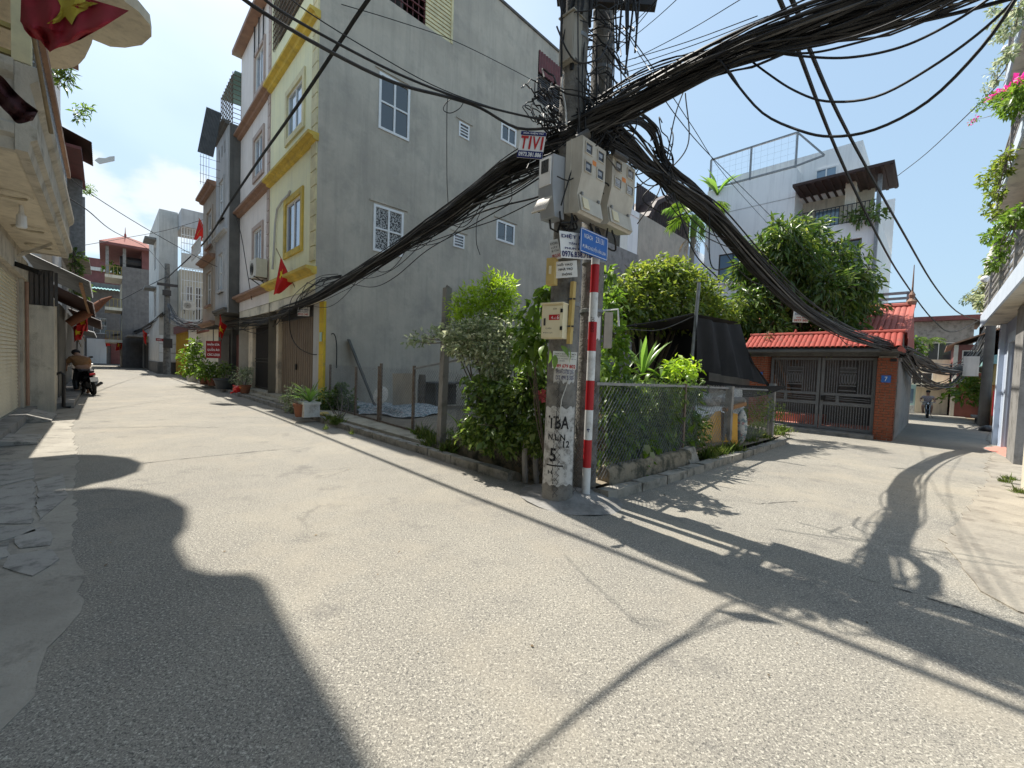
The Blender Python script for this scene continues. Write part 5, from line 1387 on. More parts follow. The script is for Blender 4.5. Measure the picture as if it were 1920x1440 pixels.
# red and white post with the street plate
SB = np.array([3.70, 2.56, .06])
ST = Thing('street_sign_post', 'red and white striped post carrying a blue street name plate', 'sign post', SB)
tp = SB + np.array([.021, .016, 2.54])
edges = [0, .30, .60, .92, 1.235, 1.55, 1.86, 2.17, 2.465, 2.54]
for k, (a, b) in enumerate(zip(edges, edges[1:] + [])):
 p, q = lerp(SB, tp, a / 2.54), lerp(SB, tp, b / 2.54)
 ST.part('white_band' if k % 2 == 0 else 'red_band', MB().tube([p + ZZ * .0005, q - ZZ * .0005], .044, 18), M['paint_white'] if k % 2 == 0 else M['paint_red'], smooth=True)
# street name plate
pz = 2.55
bl = ST.part('name_plate', MB().prism([(3.275 + .02, pz), (3.755 - .02, pz), (3.755, pz + .02), (3.755, pz + .215), (3.735, pz + .235), (3.295, pz + .235), (3.275, pz + .215), (3.275, pz + .02)], 1, 2.452, 2.46), M['sign_blue'])
mbx = MB()
for a, b, c, d in ((3.285, 3.745, pz + .008, pz + .013), (3.285, 3.745, pz + .222, pz + .227), (3.283, 3.288, pz + .013, pz + .222), (3.742, 3.747, pz + .013, pz + .222)):
 mbx.box(a, b, 2.449, 2.4515, c, d)
ST.part('plate_border', mbx, M['ink_white'], bl)
ST.part('lettering', text_mb([('NGÁCH', .145, .20, .06, .20), ('231/31', .145, .20, .255, .40), ('ĐƯỜNG NGUYỄN VĂN LINH', .045, .098, .04, .44)], (3.275, 2.4495, pz), (1, 0, 0), (0, 0, 1), .48), M['ink_white'], bl)
ST.part('plate_clamp', MB().box(3.66, 3.76, 2.462, 2.52, pz + .08, pz + .12), M['galvanised'])
# little stickers on the post
sv = lambda z: lerp(SB, tp, (z - .06) / 2.54)
def post_sticker(z0, z1, w, txt):
 c = sv((z0 + z1) / 2); u = rot2(UU, -.1); o = rot2(OUT, -.1)
 return text_mb([(txt, .0, w)], c + o * .0462 + u * (w / 2) + ZZ * (z0 - c[2]), (0, 0, 1), -u, z1 - z0)
ST.part('sticker_lettering', post_sticker(1.80, 1.98, .035, 'KHOAN CAT'), M['ink_black'])
ST.part('sticker_lettering', post_sticker(.74, .79, .03, '4'), M['ink_navy'])
# meter boxes and cabinets on the poles
def meter_box(label, n0, n1, sf, z0, z1, m='meter_plastic', wins=4, depth=.2, holes=(.3, .72)):
 T = Thing('meter_box', label, 'meter box', ((n0 + n1) / 2, sf + depth, z0))
 h = z1 - z0
 prof = [(sf + depth, z0 + .03), (sf + .035, z0), (sf + .01, z0 + .02), (sf + .045, z0 + h * .26), (sf, z0 + h * .52), (sf, z1 - .012), (sf + .015, z1), (sf + depth, z1)]
 T.part('casing', MB().prism(prof, 0, n0, n1), M[m])
 w = n1 - n0
 cov = MB()
 cov.box(n0 - .006, n1 + .006, sf + .13, sf + .145, z0 + .03, z1 + .004)
 cov.prism([(sf + .004, z0 + .02), (sf + .036, z0 + h * .25), (sf + .030, z0 + h * .25), (sf - .006, z0 + .022)], 0, n0 + .012, n1 - .012)
 lid = T.part('lid', cov, M[m])
 for i in range(2):
  for j in range(2 if wins == 4 else 1):
   c = n0 + w * (.24 + .52 * i); z = z1 - h * (.14 + .24 * j)
   fr = MB()
   hw, hh = w * .125, h * .062
   fr.box(c - hw - .01, c + hw + .01, sf - .010, sf - .001, z - hh - .01, z - hh); fr.box(c - hw - .01, c + hw + .01, sf - .010, sf - .001, z + hh, z + hh + .01)
   fr.box(c - hw - .01, c - hw, sf - .010, sf - .001, z - hh, z + hh); fr.box(c + hw, c + hw + .01, sf - .010, sf - .001, z - hh, z + hh)
   f = T.part('meter_window', fr, M[m])
   T.part('pane', MB().box(c - hw, c + hw, sf - .004, sf - .0015, z - hh, z + hh), M['glass_dark'], f)
   T.part('dial', MB().box(c - hw * .7, c + hw * .5, sf - .0062, sf - .0045, z - hh * .3, z + hh * .5), M['meter_grey'], f)
 T.part('sticker', MB().box(n0 + w * .42, n0 + w * .58, sf - .003, sf - .001, z1 - h * .31, z1 - h * .25), M['ink_orange'])
 T.part('hatch', MB().prism([(sf - .004, z0 + .05), (sf + .022, z0 + h * .22), (sf + .016, z0 + h * .22), (sf - .012, z0 + .05)], 0, n0 + w * .12, n0 + w * .36), M['cream_box'])
 lk = MB()
 for c in (.14, .86): lk.box(n0 + w * c - .012, n0 + w * c + .012, sf + .02, sf + .045, z0 + h * .25, z0 + h * .29)
 T.part('lock', lk, M['galvanised'])
 T.part('mount', MB().box((n0 + n1) / 2 - .04, (n0 + n1) / 2 + .04, sf + depth, sf + depth + .06, z0 + .2, z1 - .1), M['galvanised'])
 return T
meter_box('middle four window electricity meter box, the tallest of three on the poles', 3.20, 3.585, 2.41, 2.895, 3.61)
meter_box('rightmost of three meter boxes, dirty cream with four windows', 3.725, 4.185, 2.42, 2.93, 3.645)
# grey steel box facing the left street
T = Thing('meter_box', 'grey metal meter box facing the left street with one hatch hanging open', 'meter box', (3.2, 2.7, 2.87))
prof = [(3.22, 2.87), (3.08, 2.87), (3.05, 3.02), (3.03, 3.12), (3.03, 3.44), (3.22, 3.47)]
mbx = MB(); mbx.add([(n, s, z) for s in (2.62, 2.80) for n, z in prof], [tuple(range(6)), tuple(range(11, 5, -1))] + [(i, 6 + i, 6 + (i + 1) % 6, (i + 1) % 6) for i in range(6)])
T.part('casing', mbx, M['meter_grey'])
w_ = T.part('window_frame', MB().box(3.015, 3.028, 2.64, 2.78, 3.16, 3.42), M['white_frame'])
T.part('pane', MB().box(3.010, 3.0145, 2.665, 2.755, 3.28, 3.40), M['glass_dark'], w_)
hatch = T.part('open_hatch', MB().obox((2.985, 2.71, 2.97), (.045, 0, .075), (0, .085, 0), (.006, 0, -.004)), M['steel_box'])
T.part('wiring', MB().tube([(3.1, 2.7, 2.86), (3.12, 2.7, 2.78), (3.2, 2.68, 2.76), (3.24, 2.66, 2.9)], .012, 6), M['cable_black'])
# tall box above, facing the left street
T = Thing('distribution_box', 'tall dirty beige steel cabinet high on the front pole', 'cabinet', (3.3, 2.68, 4.42))
T.part('casing', MB().box(3.235, 3.40, 2.60, 2.77, 4.42, 4.86), M['steel_box'])
T.part('door', MB().box(3.222, 3.234, 2.605, 2.765, 4.43, 4.85), M['steel_box'])
T.part('lip', MB().box(3.21, 3.41, 2.59, 2.78, 4.862, 4.875), M['steel_box'])
T.part('cable_gland', MB().lathe([(.02, 4.36), (.025, 4.42)], (3.3, 2.66, 0), 8).lathe([(.02, 4.36), (.025, 4.42)], (3.35, 2.72, 0), 8), M['plastic_black'])
# cream control box lower down
a_ = -.42
co, cu_ = rot2(OUT, -a_), rot2(UU, -a_)
co = rot2(OUT, -.40); cu_ = rot2(UU, -.40)
cc = np.array([3.185, 2.66, 1.705]); bw_, bh_, bd_ = .225, .335, .12
T = Thing('control_box', 'cream electric control box with red label on the front pole', 'electric box', cc)
T.part('casing', MB().obox(cc + ZZ * bh_ / 2, cu_ * bw_ / 2, co * bd_ / 2, ZZ * bh_ / 2), M['cream_box'])
T.part('door', MB().obox(cc + ZZ * (bh_ / 2 - .005) + co * (bd_ / 2 + .006), cu_ * (bw_ / 2 - .012), co * .005, ZZ * (bh_ / 2 - .016)), M['cream_box'])
T.part('rain_lip', MB().obox(cc + ZZ * (bh_ + .006) + co * .012, cu_ * (bw_ / 2 + .008), co * (bd_ / 2 + .012), ZZ * .006), M['cream_box'])
fo = cc + co * (bd_ / 2 + .0125)
for z in (.075, .245): T.part('hinge', MB().obox(fo + cu_ * (bw_ / 2 - .008) + ZZ * (z + .02), cu_ * .011, co * .007, ZZ * .018), M['plastic_black'])
T.part('handle', MB().obox(fo - cu_ * (bw_ / 2 - .04) + ZZ * .16, cu_ * .008, co * .008, ZZ * .035), M['dark_steel'])
lb = T.part('label', MB().obox(fo + cu_ * .028 + ZZ * .203, cu_ * .056, co * .0012, ZZ * .026), M['ink_red'])
LO = fo - cu_ * bw_ / 2 + co * .0028
T.part('lettering', text_mb([('4', .186, .215, .108, .128), ('SỐ', .186, .205, .135, .163), ('6', .183, .222, .170, .192)], LO, cu_, ZZ, bw_), M['ink_white'], lb)
T.part('lettering', text_mb([('EVN', .277, .29, .13, .165), ('TỦ ĐIỆN', .085, .105, .05, .115), ('ĐIỆN LỰC', .045, .062, .03, .13)], LO, cu_, ZZ, bw_), M['ink_black'])
# small beige breaker box and the yellow conduit
c = np.array([3.165, 2.70, 2.235]); T = Thing('breaker_box', 'small beige breaker box under the grey meter box', 'electric box', c)
T.part('casing', MB().obox(c + ZZ * .13, cu_ * .045, co * .04, ZZ * .13), M['conduit'])
T.part('switch', MB().obox(c + ZZ * .14 + co * .045, cu_ * .012, co * .006, ZZ * .04), M['cream_box'])
p0, p1 = np.array([3.315, 2.545, 2.275]), np.array([3.295, 2.55, 1.66])
T = Thing('conduit_pipe', 'yellow square cable duct strapped to the front pole', 'pipe', p1)
T.part('duct', MB().bar(p1, p0, .042, .042), M['conduit'])
T.part('strap', MB().obox(lerp(p0, p1, .28), UU * .03, OUT * .026, ZZ * .008).obox(lerp(p0, p1, .72), UU * .03, OUT * .026, ZZ * .008), M['dark_steel'])
# small rear box on the second pole
c = PR + UU * .19 + OUT * .02 + ZZ * 1.66
T = Thing('breaker_box', 'narrow off white breaker box on the rear pole among vine leaves', 'electric box', c)
T.part('casing', MB().obox(c + ZZ * .2, UU * .045, OUT * .05, ZZ * .2), M['steel_box'])
T.part('bracket', MB().tube([c + ZZ * .42 - UU * .1, c + ZZ * .44 + UU * .1, c + ZZ * .25 + UU * .12], .012, 6), M['white_frame'])
# notices and flyers
def notice(label, name, pts, m, texts, base_up=True, frame=None, cat='sign'):
 """pts: lower-left, lower-right, upper-left in street coordinates; texts: (list of lines in 0..1 units, ink)"""
 ll, lr, ul = (np.array(q, float) for q in pts)
 U = lr - ll; w = np.linalg.norm(U); U /= w; V = ul - ll; h = np.linalg.norm(V); V = V / h
 N = np.cross(U, V); N /= np.linalg.norm(N); V = np.cross(N, U)
 T = Thing(name, label, cat, ll)
 r = random.Random(hash(label) % 1000); rows = []
 nx, ny = 7, 6
 warp = lambda a, b: (.002 if m == 'sign_white' else .0045) * math.sin(a * 4 + r_ph) * math.sin(b * 3 + 1)
 r_ph = len(label)
 G1_ = [[ll + U * (w * i / nx) + V * (h * j / ny) + N * warp(i / nx, j / ny) for i in range(nx + 1)] for j in range(ny + 1)]
 G2_ = [[p - N * .003 for p in row] for row in G1_]
 mbx = MB(); mbx.grid(G1_); mbx.grid(G2_); mbx.grid([G1_[0], G2_[0]]); mbx.grid([G1_[-1], G2_[-1]])
 mbx.grid([[row[0] for row in G1_], [row[0] for row in G2_]]); mbx.grid([[row[-1] for row in G1_], [row[-1] for row in G2_]])
 sheet = T.part('sheet', mbx, M[m])
 for lines, ink in texts:
  bands = [l for l in lines if l[0] == '#']
  for l in bands:
   T.part('band', MB().obox(ll + U * w * (l[3] + l[4]) / 2 + V * h * (l[1] + l[2]) / 2 + N * .0042, U * w * (l[4] - l[3]) / 2, V * h * (l[2] - l[1]) / 2, N * .0006), M[ink], sheet)
  tl = [(t, a * h, b * h, c * w, d * w) for t, a, b, c, d in lines if t != '#']
  if tl:
   mt = text_mb(tl, ll + N * .0075, U, V, w, fat=.022 if max(b - a for _, a, b, *_r in tl) > .03 else .004); T.part('lettering', mt, M[ink], sheet)
 return T
TV = [PY(969, 295, 3.93), PY(1016, 299, 3.89), PY(963, 247, 3.95)]
notice('small advertising board with big red TIVI lettering hung on the cable bundle', 'advert_board', TV, 'sign_white',
 [([('#', .0, .27, .0, 1.0), ('#', .86, 1.0, 0, 1)], 'ink_navy'), ([('T', .33, .82, .05, .34), ('I', .33, .82, .39, .47), ('V', .33, .82, .51, .81), ('I', .33, .82, .86, .94)], 'ink_red'), ([('0973.381.886', .05, .22, .05, .95), ('SỬA ĐIỆN TỬ', .89, .97, .1, .9)], 'ink_white')])
notice('white pest control board reading DIỆT MỐI behind the blue street plate', 'advert_board', [PS(1052, 483, 2.515), PS(1109, 487, 2.515), PS(1057, 435, 2.515)], 'sign_white',
 [([('DIỆT MỐI', .72, .95, .04, .96), ('TẬN GỐC', .50, .64, .25, .8), ('PHUN MUỖI', .33, .45, .12, .85), ('0976.838.718', .04, .27, .02, .98)], 'ink_navy')])
notice('tattered flyer with red and black print left of the pest control board', 'flyer', [PY(1036, 488, 4.14), PY(1053, 484, 4.13), PY(1033, 451, 4.15)], 'paper',
 [([('KHOAN', .74, .88, .1, .9), ('CẮT', .55, .68, .1, .8), ('BÊ TÔNG', .38, .5, .1, .9)], 'ink_black'), ([('0912.345', .08, .26, .05, .95)], 'ink_red')])
notice('crumpled white handwritten notice taped below the pest control board', 'flyer', [PY(1042, 522, 4.12), PY(1083, 519, 4.10), PY(1042, 491, 4.12)], 'paper',
 [([('HỖ TRỢ', .68, .88, .12, .8), ('NHÀ TRỌ', .40, .6, .15, .8), ('PHÒNG', .12, .3, .3, .75)], 'ink_black')])
notice('small poster with red phone number on the pole below the cream box', 'poster', [PY(1035, 690, 4.08), PY(1080, 693, 4.05), PY(1039, 658, 4.08)], 'paper',
 [([('THAY SỬA LẮP MỚI', .82, .93, .06, .96), ('ĐIỆN NƯỚC TẠI NHÀ', .68, .78, .06, .9)], 'ink_black'), ([('ỐNG NƯỚC ĐIỆN', .54, .63, .06, .95), ('MÁY LẠNH', .40, .5, .06, .5)], 'ink_navy'), ([('0989 679 802', .05, .26, .03, .97)], 'ink_red')])
notice('small white flyer hanging from the cables over the brown garage door', 'flyer', [PY(557, 592, 12.4), PY(580, 593, 12.3), PY(557, 575, 12.4)], 'paper',
 [([('KHOAN GIẾNG', .62, .85, .08, .92), ('BỂ PHỐT', .38, .56, .08, .92)], 'ink_navy'), ([('0912 345', .08, .3, .08, .92)], 'ink_red')])
notice('white flyer hung on the cable bundle before the mango tree', 'flyer', [PY(1486, 604, 8.6), PY(1515, 605, 8.5), PY(1488, 578, 8.6)], 'paper',
 [([('CHO THUÊ', .72, .88, .1, .9), ('PHÒNG TRỌ', .5, .66, .1, .9)], 'ink_navy'), ([('GIÁ RẺ', .3, .42, .2, .8), ('0977 501', .06, .22, .06, .94)], 'ink_red')])
# red tailor's board on the left street
q = [PN(386, 670, 3.4), PN(413, 670, 3.4), PN(386, 640, 3.4)]
notice('dark red tailor board with white lettering above the potted shrubs', 'shop_board', [PY(386, 671, 18.5), PY(414, 672, 18.2), PY(386, 639, 18.5)], 'sign_red',
 [([('NHẬN SỬA', .70, .88, .1, .92), ('QUẦN ÁO', .40, .60, .1, .92), ('CÁC LOẠI', .10, .30, .1, .92)], 'ink_white')])
notice('small red name plate on the blank white end wall', 'name_plate', [PY(292, 639, 29.6), PY(306, 640, 29.6), PY(292, 634, 29.6)], 'sign_red', [([('NGÁCH', .3, .7, .2, .8)], 'ink_white')])
mb = MB().bar(PY(400, 640, 18.4), PY(400, 615, 18.4), .03)
single('hanger', 'thin bracket from which the red tailor board hangs', 'bracket', mb, M['dark_steel'])
# cables
def smooth_path(pts, n=26):
 """Catmull-Rom through the control points."""
 P = np.array(pts, float); P = np.vstack([2 * P[0] - P[1], P, 2 * P[-1] - P[-2]]); out = []
 k = len(P) - 3; per = max(2, n // k)
 for i in range(k):
  for t in np.linspace(0, 1, per, endpoint=False):
   a, b, c, d = P[i:i + 4]
   out.append(.5 * ((2 * b) + (c - a) * t + (2 * a - 5 * b + 4 * c - d) * t * t + (3 * b - a - 3 * c + d) * t ** 3))
 out.append(P[-2]); return np.array(out)
def offset_strand(path, rad, rg, twist=1.5, spread_ends=0.0, n_knots=5):
 """one cable of a bundle: wanders around the bundle axis within the local radius rad[i]"""
 n = len(path); t = np.linspace(0, 1, n)
 kn = np.linspace(0, 1, n_knots)
 a0 = rg.uniform(0, 2 * math.pi); rr = math.sqrt(rg.uniform(0, 1))
 ang = np.interp(t, kn, a0 + np.cumsum([rg.gauss(0, .7) for _ in kn])); rad_k = np.interp(t, kn, [min(1.7, max(0, rr * 1.1 + rg.gauss(0, .36))) for _ in kn])
 T_ = np.gradient(path, axis=0); T_ /= np.linalg.norm(T_, axis=1)[:, None]
 X = np.cross(T_, [0, 0, 1.0]); X /= np.maximum(np.linalg.norm(X, axis=1), 1e-6)[:, None]; Yv = np.cross(X, T_)
 R_ = np.asarray(rad) * rad_k
 return path + X * (R_ * np.cos(ang))[:, None] + Yv * (R_ * np.sin(ang))[:, None]
def bundle(label, ctrl, rads, count, rmin, rmax, seed, grey=.12, n=30, group=None, sag_loops=0, k=5):
 rg = random.Random(seed)
 path = smooth_path(ctrl, n); rad = np.interp(np.linspace(0, 1, len(path)), np.linspace(0, 1, len(rads)), rads)
 T = Thing('cable_bundle', label, 'cables', path[len(path) // 2], group)
 for i in range(count):
  st_ = offset_strand(path, rad, rg)
  r = rmin + (rmax - rmin) * rg.random() ** 2
  T.part('cable', MB().tube(st_, r, k), M['cable_grey' if rg.random() < grey else 'cable_black'], smooth=True)
 for i in range(sag_loops):         # slack that hangs out below the bundle
  a = rg.randrange(1, len(path) - 8); b = min(len(path) - 1, a + rg.randrange(5, 11)); d = rg.uniform(.08, .35)
  seg = path[a:b].copy(); t = np.linspace(0, 1, len(seg)); seg[:, 2] -= d * 4 * t * (1 - t) + rad[a:b] * .6
  seg[:, 0] += rg.gauss(0, .03)
  T.part('slack_loop', MB().tube(smooth_path(seg, len(seg) * 2), rmin, 5), M['cable_black'], smooth=True)
 return T, path
def px(*pts): return [PY(x, y, Yd) for x, y, Yd in pts]
def wire_thing(label, ctrl, r=.008, m='cable_black', n=24, group=None, k=6, name='cable'):
 mb = MB().tube(smooth_path(ctrl, n), r, k)
 return single(name, label, 'cable', mb, M[m], group=group, smooth=True)
# thick trunk passing over the crossing to the upper right
bundle('thick black cable trunk sweeping from the poles over the lane to the upper right', px((1050, 262, 4.3), (1120, 222, 4.2), (1210, 180, 4.0), (1340, 116, 3.5), (1480, 62, 3.15), (1640, 8, 2.95), (1820, -55, 2.75), (2150, -170, 2.5)), [.11, .10, .095, .105, .12, .14, .15, .15], 66, .006, .015, 1, .10, 34)
bundle('looser upper cables running beside the thick trunk above the lane', px((1100, 205, 4.35), (1200, 152, 4.1), (1330, 108, 3.6), (1470, 72, 3.2), (1600, 40, 3.0), (1740, -10, 2.8), (2000, -110, 2.5)), [.05, .06, .05, .06, .06, .06], 12, .005, .010, 12, .2, 30)
# trunk to the gate
b2, path2 = bundle('long sagging cable trunk from the poles down to the tiled gate roof', px((1120, 220, 4.4), (1180, 270, 4.75), (1245, 335, 5.2), (1335, 402, 6.0), (1420, 498, 6.9), (1500, 573, 8.0), (1580, 620, 9.4), (1640, 640, 10.8), (1694, 655, 12.0)), [.10, .10, .055, .10, .10, .11, .11, .12, .10], 46, .007, .016, 2, .14, 40, sag_loops=9)
bundle('second strand of cables leaving the poles over the meter boxes to the tie', px((1150, 240, 4.4), (1190, 225, 4.6), (1225, 250, 4.9), (1243, 300, 5.15), (1270, 330, 5.4), (1330, 385, 6.0), (1440, 510, 7.2)), [.07, .09, .10, .04, .05, .06, .05], 22, .006, .012, 3, .1, 34)
bundle('low slack cables from behind the right meter box to the tie', px((1140, 270, 4.3), (1180, 292, 4.5), (1215, 318, 4.8), (1243, 330, 5.15), (1300, 368, 5.7), (1360, 430, 6.3)), [.05, .05, .06, .03, .04, .05], 14, .005, .010, 33, .1, 28)
# cables past the gate to the far lane pole
bundle('cables dipping across the lane from the gate corner to the far pole', px((1690, 655, 12.0), (1715, 672, 14), (1755, 690, 18), (1800, 690, 22), (1830, 665, 26), (1862, 610, 31)), [.12, .2, .22, .22, .25, .2], 26, .02, .038, 4, .25, 30, k=4)
bundle('lower cables swinging across the lane below the first strand', px((1694, 665, 12.0), (1725, 705, 15), (1765, 722, 19), (1800, 705, 24), (1838, 655, 31)), [.08, .15, .15, .2, .15], 10, .02, .03, 44, .2, 24, k=4)
# trunk along the left street
bundle('thick cable trunk slanting from the poles down to the yellow house front', px((1060, 255, 4.3), (1010, 283, 4.45), (960, 313, 4.7), (900, 358, 5.3), (840, 404, 6.0), (770, 450, 7.0), (700, 496, 8.1), (640, 532, 9.6), (590, 560, 11.2), (530, 582, 13.6)), [.13, .10, .09, .09, .10, .085, .10, .10, .10, .10], 54, .006, .014, 5, .12, 42, sag_loops=10)
bundle('thinner cables fanning below the left trunk across the grey flank wall', px((1020, 320, 4.35), (960, 350, 4.8), (900, 378, 5.4), (850, 412, 6.0), (780, 452, 7.0), (720, 486, 8.0), (660, 520, 9.3)), [.06, .10, .09, .08, .07, .06, .05], 14, .005, .009, 55, .15, 30)
bundle('cables strung along the house fronts to the concrete street pole', px((545, 578, 13.0), (500, 600, 15.0), (450, 606, 17.5), (400, 612, 21), (350, 606, 26), (318, 590, 31)), [.10, .14, .15, .15, .2, .15], 18, .014, .026, 6, .3, 30, sag_loops=6, k=4)
bundle('grey cables drooping from the concrete street pole to the grey bay house', px((430, 560, 18.5), (400, 590, 21), (360, 615, 25), (330, 600, 29), (315, 570, 31)), [.1, .2, .25, .25, .1], 9, .018, .03, 66, .9, 22, k=4)
bundle('dark cable rope hanging between the concrete street pole and the far houses', px((305, 588, 31.0), (285, 606, 36), (255, 622, 44), (225, 628, 52), (180, 628, 62)), [.1, .14, .14, .14, .1], 10, .03, .05, 67, .1, 20, k=4)
bundle('tangled cable drops above the brown garage doors', px((640, 520, 10.0), (605, 535, 11.0), (575, 560, 11.9), (560, 580, 12.4), (520, 590, 13.6)), [.08, .3, .35, .2, .2], 14, .007, .012, 68, .2, 26)
# single runs with names of their own
SW = 'overhead_cable'
wire_thing('lower of two heavy cables arching from the upper left edge to the poles', px((430, -30, 2.55), (470, 8, 2.68), (610, 92, 2.93), (740, 155, 3.3), (840, 182, 3.7), (900, 202, 3.95), (970, 240, 4.2), (1040, 240, 4.3)), .0125, n=34, name=SW)
wire_thing('upper of two heavy cables arching from the upper left edge to the poles', px((480, -30, 2.55), (510, 10, 2.7), (640, 85, 3.08), (750, 140, 3.39), (850, 180, 3.74), (930, 205, 4.0), (1040, 230, 4.3)), .0095, n=34, name=SW)
wire_thing('thin wire crossing the yellow front towards the poles', px((520, -40, 2.6), (560, 10, 2.8), (700, 98, 3.3), (830, 168, 3.75), (960, 212, 4.15), (1050, 225, 4.3)), .004, n=30, name=SW)
wire_thing('thin wire strung along the top of the grey flank wall', [PS(x, y, 11.55) for x, y in ((640, 8), (740, 38), (850, 76), (960, 130), (1030, 168))], .011, n=26, name=SW)
wire_thing('heavy cable dropping from overhead past the pink house to the street pole', [np.array([3.12, -14, 7.5]), np.array([3.13, -3, 7.55]), np.array([3.15, 2.6, 7.6])] + [PN(x, y, q) for x, y, q in ((690, 0, 3.17), (640, 75, 3.17), (560, 195, 3.22), (480, 308, 3.3), (430, 382, 3.3), (380, 458, 3.3))] + [np.array([3.35, 40.4, 7.2])], .036, n=52, name=SW)
wire_thing('right one of two parallel cables falling from overhead to the lane pole', [np.array([4.0, 2.3, 7.9])] + px((1485, 0, 6.1), (1517, 90, 7.0), (1590, 250, 9.3), (1690, 430, 14.2), (1755, 540, 20), (1800, 588, 26), (1850, 604, 31)), .033, n=44, name=SW)
wire_thing('left one of two parallel cables falling from overhead to the lane pole', [np.array([3.9, 2.2, 7.6])] + px((1462, 0, 5.9), (1495, 90, 6.8), (1570, 285, 9.4), (1640, 432, 13.0), (1690, 520, 17.5), (1750, 600, 23), (1790, 622, 27), (1855, 590, 31)), .031, n=44, name=SW)
wire_thing('lowest slack loop hanging from the trunk under the lane crossing', px((1270, 112, 3.7), (1340, 108, 3.4), (1375, 150, 3.3), (1430, 212, 3.15), (1500, 245, 2.9), (1560, 256, 2.75), (1640, 243, 2.5), (1740, 190, 2.3), (1840, 90, 2.1), (1910, -10, 2.0), (1960, -90, 1.95)), .0085, n=44, name=SW)
wire_thing('middle slack loop hanging under the lane trunk', px((1390, 100, 3.4), (1440, 138, 3.2), (1490, 170, 3.05), (1550, 190, 2.85), (1640, 182, 2.6), (1740, 130, 2.4), (1850, 50, 2.2), (1960, -60, 2.0)), .0075, n=40, name=SW)
wire_thing('slack cable rising off the lane trunk towards the top edge, longest of its fan', px((1430, 95, 3.2), (1500, 105, 3.0), (1590, 108, 2.8), (1690, 88, 2.6), (1790, 40, 2.4), (1880, -20, 2.2)), .0075, n=36, name=SW)
wire_thing('slack cable just above the long fan cable beside the lane trunk', px((1380, 85, 3.3), (1500, 100, 3.0), (1600, 82, 2.8), (1700, 48, 2.6), (1830, -20, 2.35)), .007, n=36, name=SW)
wire_thing('short fan cable leaving the lane trunk closest to it', px((1460, 98, 3.1), (1560, 80, 2.85), (1660, 48, 2.6), (1780, -10, 2.35)), .0075, n=30, name=SW)
wire_thing('pale cable curling out of the lane trunk and down across the sky', px((1290, 112, 3.6), (1335, 108, 3.45), (1365, 130, 3.35), (1390, 168, 3.3)), .0055, 'cable_grey', n=24, name=SW)
wire_thing('fine wire from the white villa up to the flower balconies', px((1680, 332, 26), (1740, 285, 22), (1840, 190, 16), (1870, 160, 14)), .02, 'cable_grey', n=14, name=SW)
wire_thing('wire from the cream balcony to the beige house', px((116, 322, 10.6), (180, 370, 12), (290, 438, 15), (400, 497, 18.5), (470, 520, 17.8), (560, 532, 12.5), (640, 520, 9.9)), .011, n=34, name=SW)
wire_thing('second wire sagging from the cream balcony behind the first', px((124, 368, 10.8), (165, 395, 13), (215, 435, 20), (275, 465, 32), (310, 505, 31)), .016, n=26, name=SW)
wire_thing('wire stretched over the red roofed tower to the grey bay house', px((145, 462, 20), (230, 447, 24), (310, 432, 26), (380, 412, 26), (428, 398, 18.6)), .014, n=26, name=SW)
wire_thing('cable hooked over the pink house front and down its side', px((428, 398, 18.5), (440, 404, 17.2), (452, 440, 16.6), (462, 500, 16.2), (472, 562, 15.6)), .014, n=22, name=SW)
wire_thing('cable rising from the street pole over the brick tower', px((228, 562, 40), (270, 540, 35), (310, 520, 31)), .03, n=14, name=SW)
wire_thing('black loop hanging from the garage cables to the yellow corner post', px((543, 585, 12.6), (545, 625, 12.5), (560, 652, 12.2), (590, 665, 11.9), (612, 655, 11.7), (617, 632, 11.6), (626, 626, 11.5), (631, 645, 11.5), (631, 690, 11.5)), .014, n=40, name=SW)
wire_thing('drop wire hanging down the grey flank wall from the heavy cables', px((840, 182, 3.95), (838, 210, 4.0), (838, 330, 4.3), (840, 380, 4.5)), .0035, n=18, name=SW)
wire_thing('loop of wire hanging from the heavy cables', px((850, 182, 3.98), (835, 195, 4.0), (832, 207, 4.0), (845, 212, 4.0), (862, 203, 4.02), (870, 190, 4.02)), .004, n=24, name=SW)
wire_thing('long curved cable sagging in front of the lower grey wall window', px((960, 380, 4.6), (880, 425, 5.4), (800, 470, 6.4), (740, 520, 7.2), (700, 538, 8.0), (660, 533, 8.9)), .007, n=30, name=SW)
wire_thing('horizontal service cable reaching the grey meter box from the left trunk', px((780, 455, 6.8), (850, 420, 5.8), (920, 392, 5.0), (1000, 372, 4.3), (1022, 362, 4.15)), .009, n=24, name=SW)
wire_thing('second service cable with dangling splice below the grey meter box', px((760, 470, 7.0), (850, 438, 5.9), (930, 412, 5.0), (1005, 376, 4.3), (1020, 372, 4.15)), .006, n=24, name=SW)
wire_thing('thin vertical cable before the grey wall beside the pole', px((962, 330, 4.5), (958, 345, 4.5), (955, 380, 4.6), (900, 400, 5.0), (893, 450, 5.0), (900, 478, 5.0)), .0045, n=24, name=SW)
single('cable_splice', 'black splice capsule hanging beside the grey meter box', 'splice', MB().tube(px((1012, 372, 4.18), (1010, 385, 4.17), (1011, 398, 4.16)), [.012, .017, .013], 8), M['plastic_black'], smooth=True)
